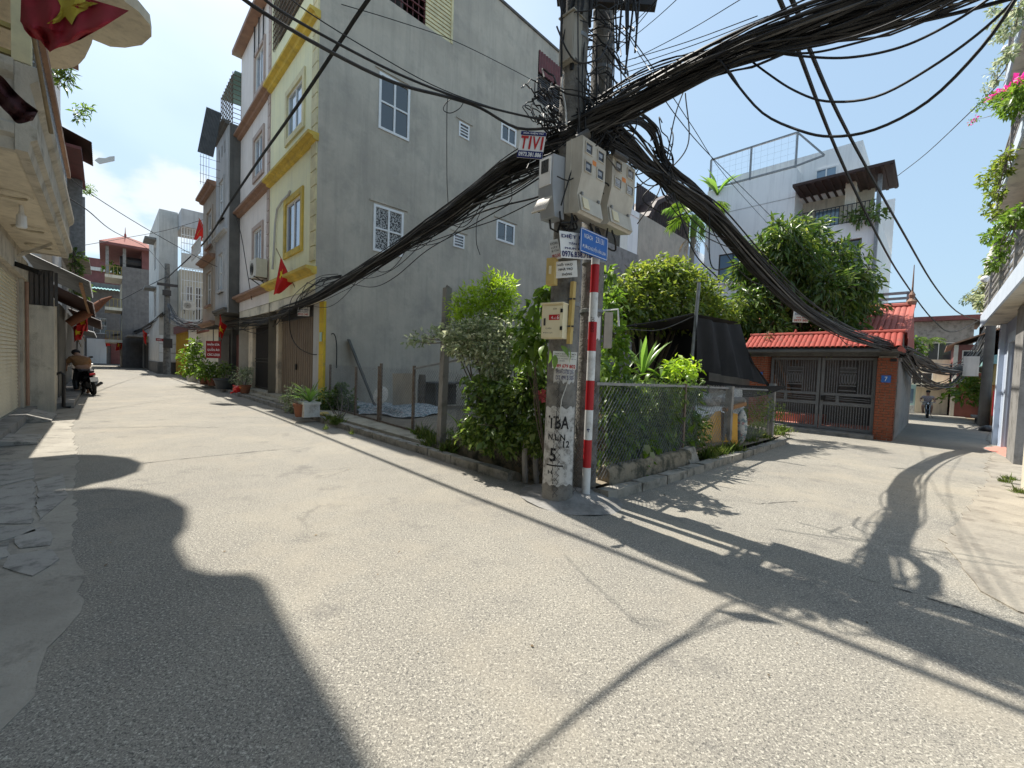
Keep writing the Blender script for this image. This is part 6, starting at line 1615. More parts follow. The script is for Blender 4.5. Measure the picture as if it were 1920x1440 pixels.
# fan of fine wires from the pole tops to the upper right
fan = [((1150, 75), (1250, -20)), ((1150, 95), (1240, -10)), ((1155, 95), (1300, -30)), ((1190, 110), (1395, -5)), ((1160, 118), (1420, 30)), ((1170, 128), (1440, 30)), ((1165, 138), (1460, 40)), ((1150, 30), (1190, -20)), ((1150, 40), (1160, 0)), ((1165, 45), (1225, 140))]
names = ('steepest', 'second steepest', 'third', 'fourth', 'fifth', 'sixth', 'lowest')
T = Thing('service_wires', 'fan of fine wires spreading from the pole tops into the sky', 'wires', PY(1160, 100, 4.5))
for a, b in fan:
 T.part('wire', MB().tube(smooth_path([PY(*a, 4.5), PY((a[0] + b[0]) / 2, (a[1] + b[1]) / 2 + 4, 3.9), PY(*b, 3.2)], 12), .0042, 4), M['cable_black'])
wire_thing('straight fine wire descending from the pole tops towards the white villa', px((1168, 48, 4.5), (1240, 150, 5.2), (1300, 240, 6.5), (1360, 330, 9), (1440, 420, 14)), .006, n=20, name=SW)
wire_thing('fine wire crossing it below towards the mango tree', px((1215, 140, 4.6), (1270, 220, 5.2), (1330, 290, 6.5), (1420, 380, 9), (1560, 520, 11)), .006, n=20, name=SW)
# tangle wrapped round the poles
T = Thing('cable_tangle', 'dense tangle of black cables knotted round the twin poles', 'cables', (3.6, 2.7, 3.9))
rg = random.Random(21)
def tangle(n, zc, zs, rad, rr, seed):
 rgx = random.Random(seed)
 for i in range(n):
  z = rgx.gauss(zc, zs); a = rgx.uniform(0, 6.28); c = np.array([3.66 + rgx.gauss(0, .16), 2.70 + rgx.gauss(0, .08), z]); pts = []
  rx, ry, rz = rad * rgx.uniform(.5, 1.5), rad * rgx.uniform(.4, 1.1), rgx.uniform(.05, .4)
  tot = rgx.uniform(2, 6); tilt = rgx.uniform(-.6, .6)
  for t in np.linspace(0, tot, 12):
   pts.append(c + np.array([math.cos(a + t) * rx, math.sin(a + t) * ry, math.sin(t * 1.3 + a) * rz + tilt * math.cos(a + t) * rx + rgx.gauss(0, .015)]))
  T.part('cable', MB().tube(smooth_path(pts, 30), rr * rgx.uniform(.6, 1.5), 5), M['cable_black' if rgx.random() < .85 else 'cable_grey'], smooth=True)
tangle(44, 4.02, .20, .27, .007, 1)
tangle(30, 4.7, .4, .26, .006, 2)
tangle(18, 3.75, .16, .30, .007, 3)
for i in range(34):      # loose ends and joints left of the front pole
 c = PY(1018 + rg.gauss(0, 20), 205 + rg.gauss(0, 32), 4.3); pts = [c + np.array([math.cos(i + t) * rg.uniform(.03, .12), math.sin(i + t) * .07, .1 * math.sin(t * 1.1 + i) + rg.gauss(0, .02)]) for t in np.linspace(0, rg.uniform(2, 5), 8)]
 T.part('cable', MB().tube(smooth_path(pts, 18), rg.uniform(.005, .010), 5), M['cable_black' if rg.random() < .93 else 'cable_grey'], smooth=True)
for i in range(26):      # verticals running down the poles into the boxes
 a = rg.uniform(-.25, .5); z0 = rg.uniform(3.6, 5.2); z1 = rg.uniform(2.75, 3.4) if rg.random() < .4 else rg.uniform(3.5, 3.9)
 p = np.array([3.41 + a + .1, 2.56 + rg.uniform(-.06, .1), z0]); q = np.array([3.41 + a + rg.uniform(-.1, .15), 2.52 + rg.uniform(-.03, .1), z1]); m_ = (p + q) / 2 + np.array([rg.gauss(0, .06), -.05, rg.gauss(0, .1)])
 T.part('cable', MB().tube(smooth_path([p, m_, q], 14), .0075, 5), M['cable_black'], smooth=True)
for i in range(30):      # leads strapped along the poles
 z0, z1 = rg.uniform(4.2, 5.2), rg.uniform(5.6, 7.5); a = rg.choice((-.12, -.05, .05, .14, .2, .42, .5, .58)); b = rg.uniform(-.2, -.02)
 p = PB + UU * a + OUT * -b + ZZ * z0; q = PB + UU * (a + rg.gauss(0, .05)) + OUT * -b + ZZ * z1; m_ = (p + q) / 2 + UU * rg.gauss(0, .07)
 T.part('cable', MB().tube(smooth_path([p, m_, q], 12), rg.uniform(.008, .016), 5), M['cable_black'], smooth=True)
for i in range(12):      # tails below the meter boxes
 n = rg.uniform(3.12, 4.1); s = 2.5 + rg.uniform(0, .1); z = 2.92
 T.part('cable', MB().tube(smooth_path([(n, s, z), (n + rg.gauss(0, .03), s - .02, z - rg.uniform(.06, .14)), (n + rg.uniform(-.15, .15), s + .06, z - rg.uniform(.1, .2)), (3.5 + rg.uniform(-.1, .5), s + .16, z - rg.uniform(0, .1))], 16), .010, 5), M['cable_black'], smooth=True)
T.part('junction_sleeve', MB().tube(px((1082, 262, 4.1), (1105, 250, 4.08)), .045, 10), M['cable_grey'], smooth=True)
T.part('junction_sleeve', MB().tube(px((1150, 285, 4.3), (1175, 300, 4.4)), .03, 8), M['cable_grey'], smooth=True)
T.part('white_lead', MB().tube(smooth_path(px((1055, 140, 4.2), (1054, 165, 4.18), (1060, 200, 4.15), (1062, 235, 4.1)), 16), .010, 6), M['cable_white'], smooth=True)
mbk = MB(); rgk = random.Random(9)
for i in range(18):
 c = PY(1243 + rgk.gauss(0, 6), 312 + rgk.gauss(0, 26), 5.15); pts = [c + np.array([math.cos(t + i) * rgk.uniform(.05, .16), math.sin(t + i) * .08, rgk.gauss(0, .03) + .12 * math.sin(t * .8 + i)]) for t in np.linspace(0, 5, 9)]
 T2 = mbk.tube(smooth_path(pts, 20), .007, 5)
single('cable_knot', 'knot of wire ties gathering the gate trunk right of the meter boxes', 'cables', mbk, M['cable_black'], smooth=True)
mbk = MB()
for a in ((1243, 335, 1205, 372, 1240, 400), (1243, 335, 1230, 370, 1195, 420), (1262, 360, 1300, 470, 1345, 520), (1330, 398, 1335, 500, 1385, 495), (1245, 330, 1290, 270, 1285, 175), (1245, 330, 1265, 220, 1290, 150), (1250, 320, 1262, 262, 1258, 240), (1225, 330, 1180, 355, 1120, 345)):
 mbk = MB().tube(smooth_path(px((a[0], a[1], 5.3), (a[2], a[3], 5.3), (a[4], a[5], 5.5)), 18), .008, 5)
 T.part('slack_loop', mbk, M['cable_black'], smooth=True)
# street pole far down the left street and the lane pole
q = PG(313, 702)
SP = Thing('utility_pole', 'slender concrete street pole in front of the blank white wall', 'utility pole', q)
SP.part('shaft', MB().lathe([(.24, -.1), (.15, 8.3)], q, 12), M['pole_concrete'], smooth=True)
SP.part('crossarm', MB().box(q[0] - .6, q[0] + .6, q[1] - .3, q[1] - .2, 6.6, 6.8), M['dark_steel'])
SP.part('switch_box', MB().box(q[0] - .25, q[0] + .28, q[1] - .45, q[1] - .2, 2.0, 2.7), M['dark_steel'])
SP.part('splice_box', MB().box(q[0] - .3, q[0] + .2, q[1] - .4, q[1] - .2, 5.9, 6.3), M['dark_steel'])
q = np.array([31.5, -1.9, -.75])
LP = Thing('utility_pole', 'dark lane pole beside the flower balconies with a white box', 'utility pole', q)
LP.part('shaft', MB().lathe([(.21, -.3), (.14, 9.6)], q, 12), M['dark_cement'], smooth=True)
LP.part('equipment', MB().box(q[0] - .35, q[0] - .2, q[1] + .3, q[1] + .85, 1.8, 2.8), M['old_white'])
LP.part('crossarm', MB().box(q[0] - .3, q[0] - .2, q[1] - .6, q[1] + .7, 5.3, 5.5), M['dark_steel'])
# low mossy walls round the lot
def rough_wall(name, label, p, q, w, h, m, seed, seg=.07):
 r = random.Random(seed); p, q = np.array(p, float), np.array(q, float); d = q - p; L = np.linalg.norm(d); d /= L; sd_ = np.array([d[1], -d[0]])
 k = int(L / seg) + 1; rows = []
 for i in range(k + 1):
  c = p + d * L * i / k; z0 = terr(c[0])
  j = lambda s=.005: r.gauss(0, s)
  prof = [(-w / 2 + j(), -.05), (-w / 2 + j(), h * .4 + j()), (-w / 2 + .01 + j(), h * .85 + j()), (-w / 4 + j(), h + j(.007)), (w / 4 + j(), h + j(.007)), (w / 2 + j(), h * .8), (w / 2, -.05)]
  rows.append([(c[0] + sd_[0] * a, c[1] + sd_[1] * a, z0 + z) for a, z in prof])
 mbx = MB().grid(rows); mbx.add(rows[0], [tuple(range(7))]); mbx.add(rows[-1], [tuple(range(6, -1, -1))])
 return single(name, label, 'wall', mbx, M[m], smooth=True)
rough_wall('low_wall', 'low mossy wall under the shrubs left of the concrete poles', (3.98, 5.25), (3.98, 3.0), .16, .32, 'mossy_wall', 1)
rough_wall('low_wall', 'low mossy wall under the fence right of the concrete poles', (4.2, 2.66), (6.5, 2.64), .16, .27, 'mossy_wall', 2)
q = PG(1300, 885)
single('concrete_block', 'sloping concrete lump where the mossy wall meets the grass edge', 'block', MB().prism([(2.5, -.06), (2.78, -.06), (2.72, .24), (2.62, .24)], 0, 6.4, 6.75), M['kerb_concrete'])
# small grey broken stone bits at the foot
for k, (px_, py_, r_) in enumerate(((1003, 905, .05), (985, 898, .035), (1015, 930, .03), (960, 885, .03))):
 c = PG(px_, py_); single('stone', ('palest', 'roundest', 'smallest', 'flattest')[k] + ' loose stone lying at the pole foot by the kerb', 'stone', MB().ball((c[0] + .1, c[1] + .06, .09), r_, (1.2, .9, .7), 7, 5), M['stone'], group='stones at the pole foot')
mbg = MB().tube(smooth_path(px((985, 905, 5.0), (984, 850, 5.0), (990, 826, 5.0), (1003, 826, 5.0), (1004, 870, 5.0), (1006, 910, 5.0)), 20), .035, 8)
single('concrete_hoop', 'old concrete hoop standing behind the mesh left of the front pole', 'hoop', mbg, M['concrete'], smooth=True)
# chain link fences
def chain_link(mb, o, u, w, z0, z1, pitch=.062, r=.0016, seed=0, slope_z=0.0):
 """two families of woven diagonal wires clipped to a panel"""
 o, u = np.array(o, float), np.array(u, float); h = z1 - z0
 out = np.array([-u[1], u[0], 0]); rr = random.Random(seed)
 def seg(a0, b0, a1, b1, off):
  n = max(1, int(abs(a1 - a0) / .35)); P = []
  for i in range(n + 1):
   t = i / n; a, b = a0 + (a1 - a0) * t, b0 + (b1 - b0) * t
   bulge = .018 * math.sin(a * 2.1 + seed) * math.sin(b * 4)
   P.append(o + u * a + np.array([0, 0, z0 + b + slope_z * a]) + out * (bulge + off))
  mb.tube(P, r, 3, cap=False)
 k = np.arange(-h, w, pitch)
 for c in k:
  a0, a1 = max(0, c), min(w, c + h)
  if a1 - a0 > .01: seg(a0, a0 - c, a1, a1 - c, .0015)
  if a1 - a0 > .01: seg(a0, h - (a0 - c), a1, h - (a1 - c), -.0015)
 for i in range(int(w / pitch)):           # cut ends sticking up
  a = (i + .5) * pitch; mb.tube([o + u * a + np.array([0, 0, z1 + slope_z * a]), o + u * (a + rr.uniform(-.02, .02)) + np.array([0, 0, z1 + .03 + slope_z * a])], r, 3, cap=False)
 return mb
def fence_post(T, p, q, w, m): return T.part('post', MB().bar(p, q, w, w), M[m])
F1 = Thing('chain_link_fence', 'chain link fence before the grey flank wall with rusty thin posts', 'fence', (4.4, 8.5, .12))
o, e = np.array([4.42, 11.6, 0]), np.array([4.12, 5.45, 0]); u_ = (e - o) / np.linalg.norm(e - o); Lf = np.linalg.norm(e - o)
F1.part('wire_mesh', chain_link(MB(), o, u_, Lf, .16, 1.30, .075, .0020, 1), M['wire'], stuff=True)
for a, hh in ((.0, 1.32), (1.85, 1.30), (3.15, 1.34), (3.25, 1.4), (4.7, 1.38)):
 p = o + u_ * a; fence_post(F1, p + ZZ * .05, p + ZZ * hh, .045, 'rusty')
F1.part('bottom_bar', MB().bar(o + ZZ * .15, e + ZZ * .15, .03), M['rusty'])
F1.part('top_bar', MB().bar(o + u_ * 4.7 + ZZ * 1.32, e + ZZ * 1.5, .03), M['galvanised'])
CP = Thing('fence_post', 'tall leaning grey concrete fence post left of the shrubs', 'post', PG(826, 850))
cb = PG(826, 849); ct = PY(839, 540, 6.62)
mbp = MB().bar(cb - ZZ * .1, ct, .105, .105); mbp.bar(ct, ct + (ct - cb) * .012 + UU * .02, .05, .06)
CP.part('shaft', mbp, M['concrete'])
CP.part('base_plate', MB().box(cb[0] - .1, cb[0] + .3, cb[1] - .12, cb[1] + .08, .0, .03), M['rusty'])
F2 = Thing('chain_link_fence', 'chain link mesh in front of the flowering shrubs beside the front pole', 'fence', (4.0, 4.2, .2))
o, e = np.array([4.02, 5.35, 0]), np.array([3.30, 2.60, 0]); e = np.array([3.62, 2.50, 0]); mid = np.array([3.74, 3.0, 0])
m_ = MB()
d = mid - o; L = np.linalg.norm(d); chain_link(m_, o, d / L, L, .12, 1.25, .07, .0027, 2)
q0 = np.array([3.23, 2.63, 0]); d = q0 - mid; L = np.linalg.norm(d); chain_link(m_, mid, d / L, L, .10, 1.25, .07, .0027, 3)
q1 = np.array([3.55, 2.57, 0]); d = q1 - q0; L = np.linalg.norm(d); chain_link(m_, q0, d / L, L, .10, 1.25, .07, .0027, 4)
F2.part('wire_mesh', m_, M['dark_wire'], stuff=True)
F2.part('tie_wire', MB().tube([(3.33, 2.56, 1.32), (3.27, 2.6, 1.1), (3.26, 2.61, .9)], .006, 5), M['cable_white'])
F3 = Thing('chain_link_fence', 'long chain link fence along the right lane with sagging top rail', 'fence', (8, 2.7, .1))
fr_ = [np.array([3.86, 2.60, 0]), np.array([6.5, 2.72, 0]), np.array([8.6, 2.76, 0]), np.array([11.6, 2.72, 0])]
m_ = MB()
for i, (p, q) in enumerate(zip(fr_, fr_[1:])):
 d = q - p; L = np.linalg.norm(d); d /= L
 p2 = p + ZZ * terr(p[0]); sl = (terr(q[0]) - terr(p[0])) / L
 chain_link(m_, p2, d, L, .16, 1.27, .082, .0032, 5 + i, sl)
F3.part('wire_mesh', m_, M['wire'], stuff=True)
tr = MB()
for p, q in zip(fr_, fr_[1:]): tr.bar(p + ZZ * (1.26 + terr(p[0])), q + ZZ * (1.26 + terr(q[0])), .032)
F3.part('top_rail', tr, M['galvanised'])
F3.part('bottom_rail', MB().bar(fr_[1] + ZZ * (.2 + terr(6.5)), fr_[2] + ZZ * (.2 + terr(8.6)), .03), M['rusty'])
for p, hh, w, m in ((fr_[1], 1.3, .05, 'rusty'), (fr_[2] + np.array([.1, 0, 0]), 1.3, .12, 'concrete'), (fr_[3], 1.42, .13, 'concrete')):
 fence_post(F3, p + ZZ * (terr(p[0]) - .1), p + ZZ * (hh + terr(p[0])), w, m)
F3.part('net', MB().grid([[fr_[2] * (1 - t) + fr_[3] * t + ZZ * (z + terr(10) + .05 * math.sin(t * 9)) + np.array([0, .05, 0]) for t in np.linspace(.1, .96, 14)] for z in (.15, .5, .8)]) if False else MB().tube([fr_[3] + ZZ * .9, fr_[3] + ZZ * .7 + np.array([-.6, .1, 0])], .02, 6), M['wood'])
# black shade cloth on a pole, board, foam slabs
def cloth(corners, nx, ny, sag=.1, fold=.02, seed=0, ripple=(6, 5)):
 """bilinear sheet with sag and ripples; corners ll, lr, ur, ul"""
 ll, lr, ur, ul = (np.array(q, float) for q in corners); r = random.Random(seed); ph = [r.uniform(0, 6) for _ in range(4)]
 N = np.cross(lr - ll, ul - ll); N /= np.linalg.norm(N); G_ = []
 for j in range(ny + 1):
  b = j / ny; row = []
  for i in range(nx + 1):
   a = i / nx
   p = (ll * (1 - a) + lr * a) * (1 - b) + (ul * (1 - a) + ur * a) * b
   p = p + N * fold * (math.sin(a * ripple[0] * 3 + ph[0] + b * 2) + .6 * math.sin(a * ripple[0] * 7 + ph[1]) * (1 - b)) - ZZ * sag * 4 * a * (1 - a) * (.3 + .7 * b)
   row.append(p)
  G_.append(row)
 mb = MB(); mb.grid(G_); mb.grid([[p - N * .004 for p in row] for row in G_]); return mb
SHP = Thing('shade_cloth', 'black shade net stretched as a tent over the fenced garden', 'shade cloth', PY(1300, 700, 8.6))
pt = PY(1310, 590, 8.6)
A1, A2, A3, A4 = PY(1172, 612, 8.2), PY(1300, 588, 8.6), PY(1385, 605, 10.2), PY(1260, 620, 11.5)
SHP.part('roof_sheet', cloth([A1, A2, A3, A4], 14, 8, .12, .015, 1), M['tarp_black'], smooth=True)
SHP.part('back_sheet', cloth([PY(1180, 760, 10.5), PY(1330, 760, 10.8), PY(1330, 612, 10.6), PY(1185, 616, 10.3)], 14, 8, .0, .03, 2), M['tarp_black'], smooth=True)
SHP.part('front_drape', cloth([PY(1302, 692, 8.55), PY(1408, 712, 9.6), PY(1386, 608, 10.1), PY(1306, 592, 8.55)], 22, 12, .05, .05, 3), M['tarp_black'], smooth=True)
SHP.part('trailing_corner', cloth([PY(1402, 712, 9.6), PY(1445, 724, 10.2), PY(1407, 676, 9.9), PY(1386, 612, 10.08)], 8, 8, .02, .02, 4), M['tarp_black'], smooth=True)
SHP.part('hem', MB().tube(smooth_path([A1, (A1 + A2) / 2 - ZZ * .02, A2], 10), .018, 6), M['tarp_black'])
SHP.part('hem_rope', MB().tube(smooth_path([A1 - ZZ * .05, (A1 + A2) / 2 - ZZ * .2, A2 - ZZ * .06], 14), .008, 5), M['cable_grey'])
sw1 = [PY(1318, 722, 9.2), PY(1400, 738, 9.8), PY(1478, 722, 10.2)]
sp = smooth_path([PY(1318, 712, 8.9), PY(1395, 722, 9.4), PY(1476, 724, 10.15)], 14); sq = smooth_path([PY(1318, 716, 8.95), PY(1400, 745, 9.5), PY(1474, 728, 10.15)], 14)
SHP.part('swag', MB().grid([[lerp(a, b, t) + np.array([0, .03 * math.sin(i), 0]) for i, (a, b) in enumerate(zip(sp, sq))] for t in np.linspace(0, 1, 5)]), M['tarp_black'], smooth=True)
single('tent_pole', 'slim grey steel pole propping up the black shade net', 'pole', MB().tube([PG(1296, 760) * np.array([1, 1, 0]) + ZZ * -.05, PY(1296, 690, 8.6), PY(1311, 530, 8.6)], .035, 10), M['galvanised'], smooth=True)
YB = Thing('yellow_board', 'scuffed yellow board with cut off corner leaning behind the fence', 'board', PY(1345, 835, 8.2))
q = [PY(1309, 838, 7.75), PY(1352, 834, 8.0), PY(1352, 770, 8.15), PY(1343, 772, 8.1), PY(1309, 812, 7.75)]
def slab(q, th, mb=None):
 q = [np.array(p) for p in q]; N = np.cross(q[1] - q[0], q[-1] - q[0]); N /= np.linalg.norm(N); mb = mb or MB(); k = len(q)
 mb.add(q + [p - N * th for p in q], [tuple(range(k)), tuple(range(2 * k - 1, k - 1, -1))] + [(i, k + i, k + (i + 1) % k, (i + 1) % k) for i in range(k)]); return mb
YB.part('panel', slab(q, .025), M['board_yellow'])
YB.part('panel', slab([PY(1361, 838, 8.0), PY(1383, 836, 8.15), PY(1383, 776, 8.2), PY(1361, 772, 8.1)], .03), M['board_yellow'])
YB.part('batten', slab([PY(1352, 834, 8.08), PY(1361, 836, 8.1), PY(1361, 776, 8.2), PY(1352, 772, 8.2)], .02), M['wood'])
YB.part('rail', MB().bar(PY(1309, 830, 7.74), PY(1383, 826, 8.1), .02), M['board_yellow'])
FS = Thing('foam_slab', 'dirty white foam slab and sacks piled above the yellow board', 'foam', PY(1350, 790, 8.4))
G_ = []
for j in range(6):
 b = j / 5; G_.append([PY(1304 + a * 92, 785 - 10 * math.sin(a * 3.1) - b * 32 + (6 * math.sin(a * 7) if j == 5 else 0), 8.25 + a * .35 + b * .8) for a in np.linspace(0, 1, 12)])
FS.part('slab', MB().grid(G_).grid([[p - ZZ * .06 for p in row] for row in G_]).grid([G_[0], [p - ZZ * .07 for p in G_[0]]]), M['foam_white'], smooth=True)
G_ = [[PY(1312 + a * 80, 758 - b * 28 + 5 * math.sin(a * 6) + 6 * abs(a - .6), 8.9 + .3 * math.sin(a * 5) * b + .4 * b) for a in np.linspace(0, 1, 12)] for b in np.linspace(0, 1, 5)]
FS.part('sack', MB().grid(G_).grid([[p - ZZ * .05 for p in row] for row in G_]), M['foam_white'], smooth=True)
mbx = MB()
for i in range(7): 
 c = PY(1322 + i * 11, 753 + 3 * math.sin(i * 2), 8.8); mbx.ball(c, .12, (1.2, 1, .7), 8, 6)
FS.part('rubble', mbx, M['stone'], smooth=True)
FS.part('plank', MB().bar(PY(1358, 768, 8.05), PY(1396, 757, 8.3), .09, .07), M['wood'])
FS.part('sack', MB().ball(PY(1390, 800, 8.4), .16, (.7, .7, 2.2), 10, 8), M['quilt'], smooth=True)
# clutter behind the left fence
QL = Thing('quilt', 'crumpled patterned quilt spread on the ground behind the left fence', 'quilt', PG(730, 775))
def ground_sheet(x0, x1, yb, yt, nx, ny, amp, seed):
 r = random.Random(seed); ph = [r.uniform(0, 6) for _ in range(6)]; G_ = []
 for j in range(ny + 1):
  row = []
  for i in range(nx + 1):
   a, b = i / nx, j / ny
   p = PG(x0 + (x1 - x0) * a + 5 * math.sin(b * 5 + ph[0]), yb + (yt - yb) * b - 4 * math.sin(a * 7 + ph[1]), .1)
   h = amp * (abs(math.sin(a * 9 + ph[2] + b * 3)) + .7 * abs(math.sin(b * 7 + ph[3] + a * 11)) + .4 * abs(math.sin(a * 23 + b * 17))) * math.sin(math.pi * min(1, max(0.02, b))) ** .5
   row.append(p + ZZ * (.01 + h))
  G_.append(row)
 return MB().grid(G_)
QL.part('cover', ground_sheet(668, 822, 782, 757, 46, 14, .10, 4), M['quilt'], smooth=True)
single('white_fan_grill', 'white round fan grill leaning on the rubbish behind the fence', 'fan grill', MB().lathe([(.0, .0), (.2, .03), (.24, .05), (.2, .06), (.0, .07)], PY(716, 742, 10.6), 16, (-.85, -.35, .25)), M['foam_white'], smooth=True)
single('old_table', 'old grey table standing by the flank wall behind the fence', 'table', MB().box(7.2, 8.6, 10.6, 11.4, .82, .87).box(7.25, 7.32, 10.65, 10.72, .0, .82).box(8.5, 8.57, 10.65, 10.72, .0, .82).box(7.3, 8.5, 11.3, 11.34, .1, .82), M['dark_cement'])
single('grey_slab', 'tall grey sheet leaning against the flank wall behind the fence', 'sheet', slab([PY(736, 760, 10.8), PY(780, 756, 10.2), PY(778, 700, 10.3), PY(736, 700, 10.9)], .04), M['cement_wall'])
single('prop_plank', 'weathered plank propped on the flank wall by the yellow post', 'plank', MB().bar((5.6, 11.2, .05), (4.95, 11.7, 2.05), .2, .04), M['dark_cement'])
single('dark_stump', 'dark tree stump among the rubbish behind the fence', 'stump', MB().lathe([(.14, .0), (.11, .3), (.12, .9), (.1, 1.1)], PG(786, 768, .1) * np.array([1, 1, 0]) + np.array([.2, .2, 0]), 9), M['bark'], smooth=True)
rgq = random.Random(5)
for k, lab in enumerate(('red plastic basin among the rubbish behind the fence', 'blue rag among the rubbish behind the fence', 'white cup on the rubbish behind the fence')):
 c = PG((775, 812, 781)[k], (762, 758, 745)[k], .1); single(('plastic_basin', 'rag', 'cup')[k], lab, ('basin', 'rag', 'cup')[k], MB().lathe([(.02, 0), (.14, .0), (.2, .1), (.19, .1), (.13, .02)], c + ZZ * (.01 + .3 * (k == 2)), 12) if k != 1 else MB().ball(c + ZZ * .1, .14, (1, .7, .8), 8, 6), M[('plastic_red', 'blue_bag', 'white_pot')[k]], smooth=True)
for k, (a, b, r_, m, lab) in enumerate(((578, 785, .12, 'stone', 'flat grey stone at the kerb by the white pot'), (595, 786, .1, 'stone', 'brown kerb stone next to the flat grey one'), (607, 786, .09, 'conduit', 'yellowish stone at the kerb beside the grass tuft'), (603, 774, .1, 'white_pot', 'crumpled pale rag on the stones by the fence'))):
 c = PG(a, b); single('stone' if k < 3 else 'rag', lab, 'stone' if k < 3 else 'rag', MB().ball(c + ZZ * (.13 + .0), r_, (1.5, 1.1, .6), 9, 6), M[m], smooth=True)
c = PG(836, 855)
single('white_stick', 'short white stick lying in the grass by the fence corner', 'stick', MB().bar(PY(781, 820, 7.9), PY(800, 832, 7.5), .03), M['white_pot'])
# flags
def star_pts(c, U, V, r):
 P = []
 for i in range(10):
  a = math.pi / 2 + i * math.pi / 5; rr = r if i % 2 == 0 else r * .4; P.append(c + U * math.cos(a) * rr + V * math.sin(a) * rr)
 return P
def flag(label, p_top, p_bot, sheet_fn, nx=14, ny=10, m='flag_red', star='flag_yellow', pole_r=.012, star_c=(.5, .5), star_r=.24, aspect=1.5):
 """p_top, p_bot: pole ends; sheet_fn(a, b) -> street point of the cloth (a along the fly, b down the hoist)."""
 T = Thing('flag', label, 'flag', p_bot)
 T.part('flag_pole', MB().tube([p_bot, p_top], pole_r, 8), M['bamboo'])
 G_ = [[np.array(sheet_fn(i / nx, j / ny)) for i in range(nx + 1)] for j in range(ny + 1)]
 cl = T.part('cloth', MB().grid(G_), M[m], smooth=True)
 # the star follows the cloth, a hair's breadth off both faces
 mb = MB(); k = 3
 Pn = []
 ca, cb = star_c
 for i in range(10):
  a = math.pi / 2 + i * math.pi / 5; rr = star_r if i % 2 == 0 else star_r * .4
  Pn.append((ca + rr * math.cos(a) / aspect, cb - rr * math.sin(a)))
 def ev(a, b): return np.array(sheet_fn(min(1, max(0, a)), min(1, max(0, b))))
 def nrm(a, b):
  du = ev(a + .01, b) - ev(a - .01, b); dv = ev(a, b + .01) - ev(a, b - .01); n = np.cross(du, dv); return n / max(np.linalg.norm(n), 1e-9)
 for sgn in (1, -1):
  for i in range(10):
   tri = [(ca, cb), Pn[i], Pn[(i + 1) % 10]]
   # subdivide so that the star bends with the cloth
   N_ = 4; idx = {}; V = []
   for x in range(N_ + 1):
    for y in range(N_ + 1 - x):
     w0, w1 = x / N_, y / N_; w2 = 1 - w0 - w1
     a = w0 * tri[0][0] + w1 * tri[1][0] + w2 * tri[2][0]; b = w0 * tri[0][1] + w1 * tri[1][1] + w2 * tri[2][1]
     idx[x, y] = len(V); V.append(ev(a, b) + nrm(a, b) * .014 * sgn)
   F_ = []
   for x in range(N_):
    for y in range(N_ - x):
     F_.append((idx[x, y], idx[x + 1, y], idx[x, y + 1]))
     if x + y < N_ - 1: F_.append((idx[x + 1, y], idx[x + 1, y + 1], idx[x, y + 1]))
   mb.add(V, F_)
 T.part('star', mb, M[star], cl, smooth=True)
 return T
def hang_sheet(pix, Y0, wave=.05, seed=0):
 """pix: four photo corners (hoist top, fly top, fly bottom, hoist bottom)"""
 q = [PY(x, y, Y0) for x, y in pix]; r = random.Random(seed); ph = r.uniform(0, 6)
 N = np.cross(q[1] - q[0], q[3] - q[0]); N /= np.linalg.norm(N)
 def fn(a, b):
  p = (q[0] * (1 - a) + q[1] * a) * (1 - b) + (q[3] * (1 - a) + q[2] * a) * b
  return p + N * wave * (math.sin(a * 7 + ph + b * 2.2) + .5 * math.sin(a * 15 + b * 5 + ph)) * (.15 + a)
 return fn
# big faded flag at the near balcony: a folded sheet flying out over the street
kp = {(0, 0): (42, -40), (1, 0): (150, -8), (2, 0): (242, 20), (0, 1): (36, 40), (1, 1): (110, 58), (2, 1): (195, 50), (0, 2): (55, 62), (1, 2): (94, 97), (2, 2): (150, 75)}
kY = {(0, 0): 4.2, (1, 0): 4.0, (2, 0): 3.8, (0, 1): 4.1, (1, 1): 3.85, (2, 1): 3.75, (0, 2): 4.15, (1, 2): 4.0, (2, 2): 3.8}
def big_sheet(a, b):
 def g3(D, k=None):
  f = lambda i, j: D[i, j] if k is None else D[i, j][k]
  i, j = min(1, int(a * 2)), min(1, int(b * 2)); u, v = a * 2 - i, b * 2 - j
  return (f(i, j) * (1 - u) + f(i + 1, j) * u) * (1 - v) + (f(i, j + 1) * (1 - u) + f(i + 1, j + 1) * u) * v
 x, y, Yd = g3(kp, 0), g3(kp, 1), g3(kY)
 fo = math.sin(a * 10 + b * 5) + .6 * math.sin(a * 23 - b * 9)
 return PY(x + 3 * fo * (1 - a) * b, y + 2.5 * math.sin(a * 17) * b * (1 - a), Yd + .09 * fo * (1 - a * .5))
flag('large faded red flag with dull yellow star flying from the cream balcony', PY(40, -60, 4.2), PY(96, 250, 5.0), big_sheet, 40, 26, 'flag_faded', 'star_dull', .02, (.5, .16), .36, 1.5)
fl = flag('bright red flag with yellow star hung before the yellow house front', PY(518, 466, 12.6), PY(563, 560, 12.4), hang_sheet([(526, 482), (550, 528), (528, 548), (513, 553)], 12.5, .06, 1), 16, 12, star_c=(.3, .35), star_r=.2)
flag('small red flag high on the beige house front', PY(372, 408, 24), PY(392, 452, 24), hang_sheet([(374, 409), (386, 434), (374, 452), (363, 449)], 24, .1, 2), 10, 8)
flag('limp red flag hanging above the red tailor board', PY(411, 588, 18.6), PY(414, 640, 18.6), hang_sheet([(412, 587), (422, 614), (416, 640), (410, 628)], 18.6, .12, 3), 10, 8)
flag('red flag at the far shop by the street end', PY(224, 632, 44), PY(226, 668, 44), hang_sheet([(220, 634), (230, 640), (229, 655), (217, 658)], 44, .2, 4), 8, 8, pole_r=.03)
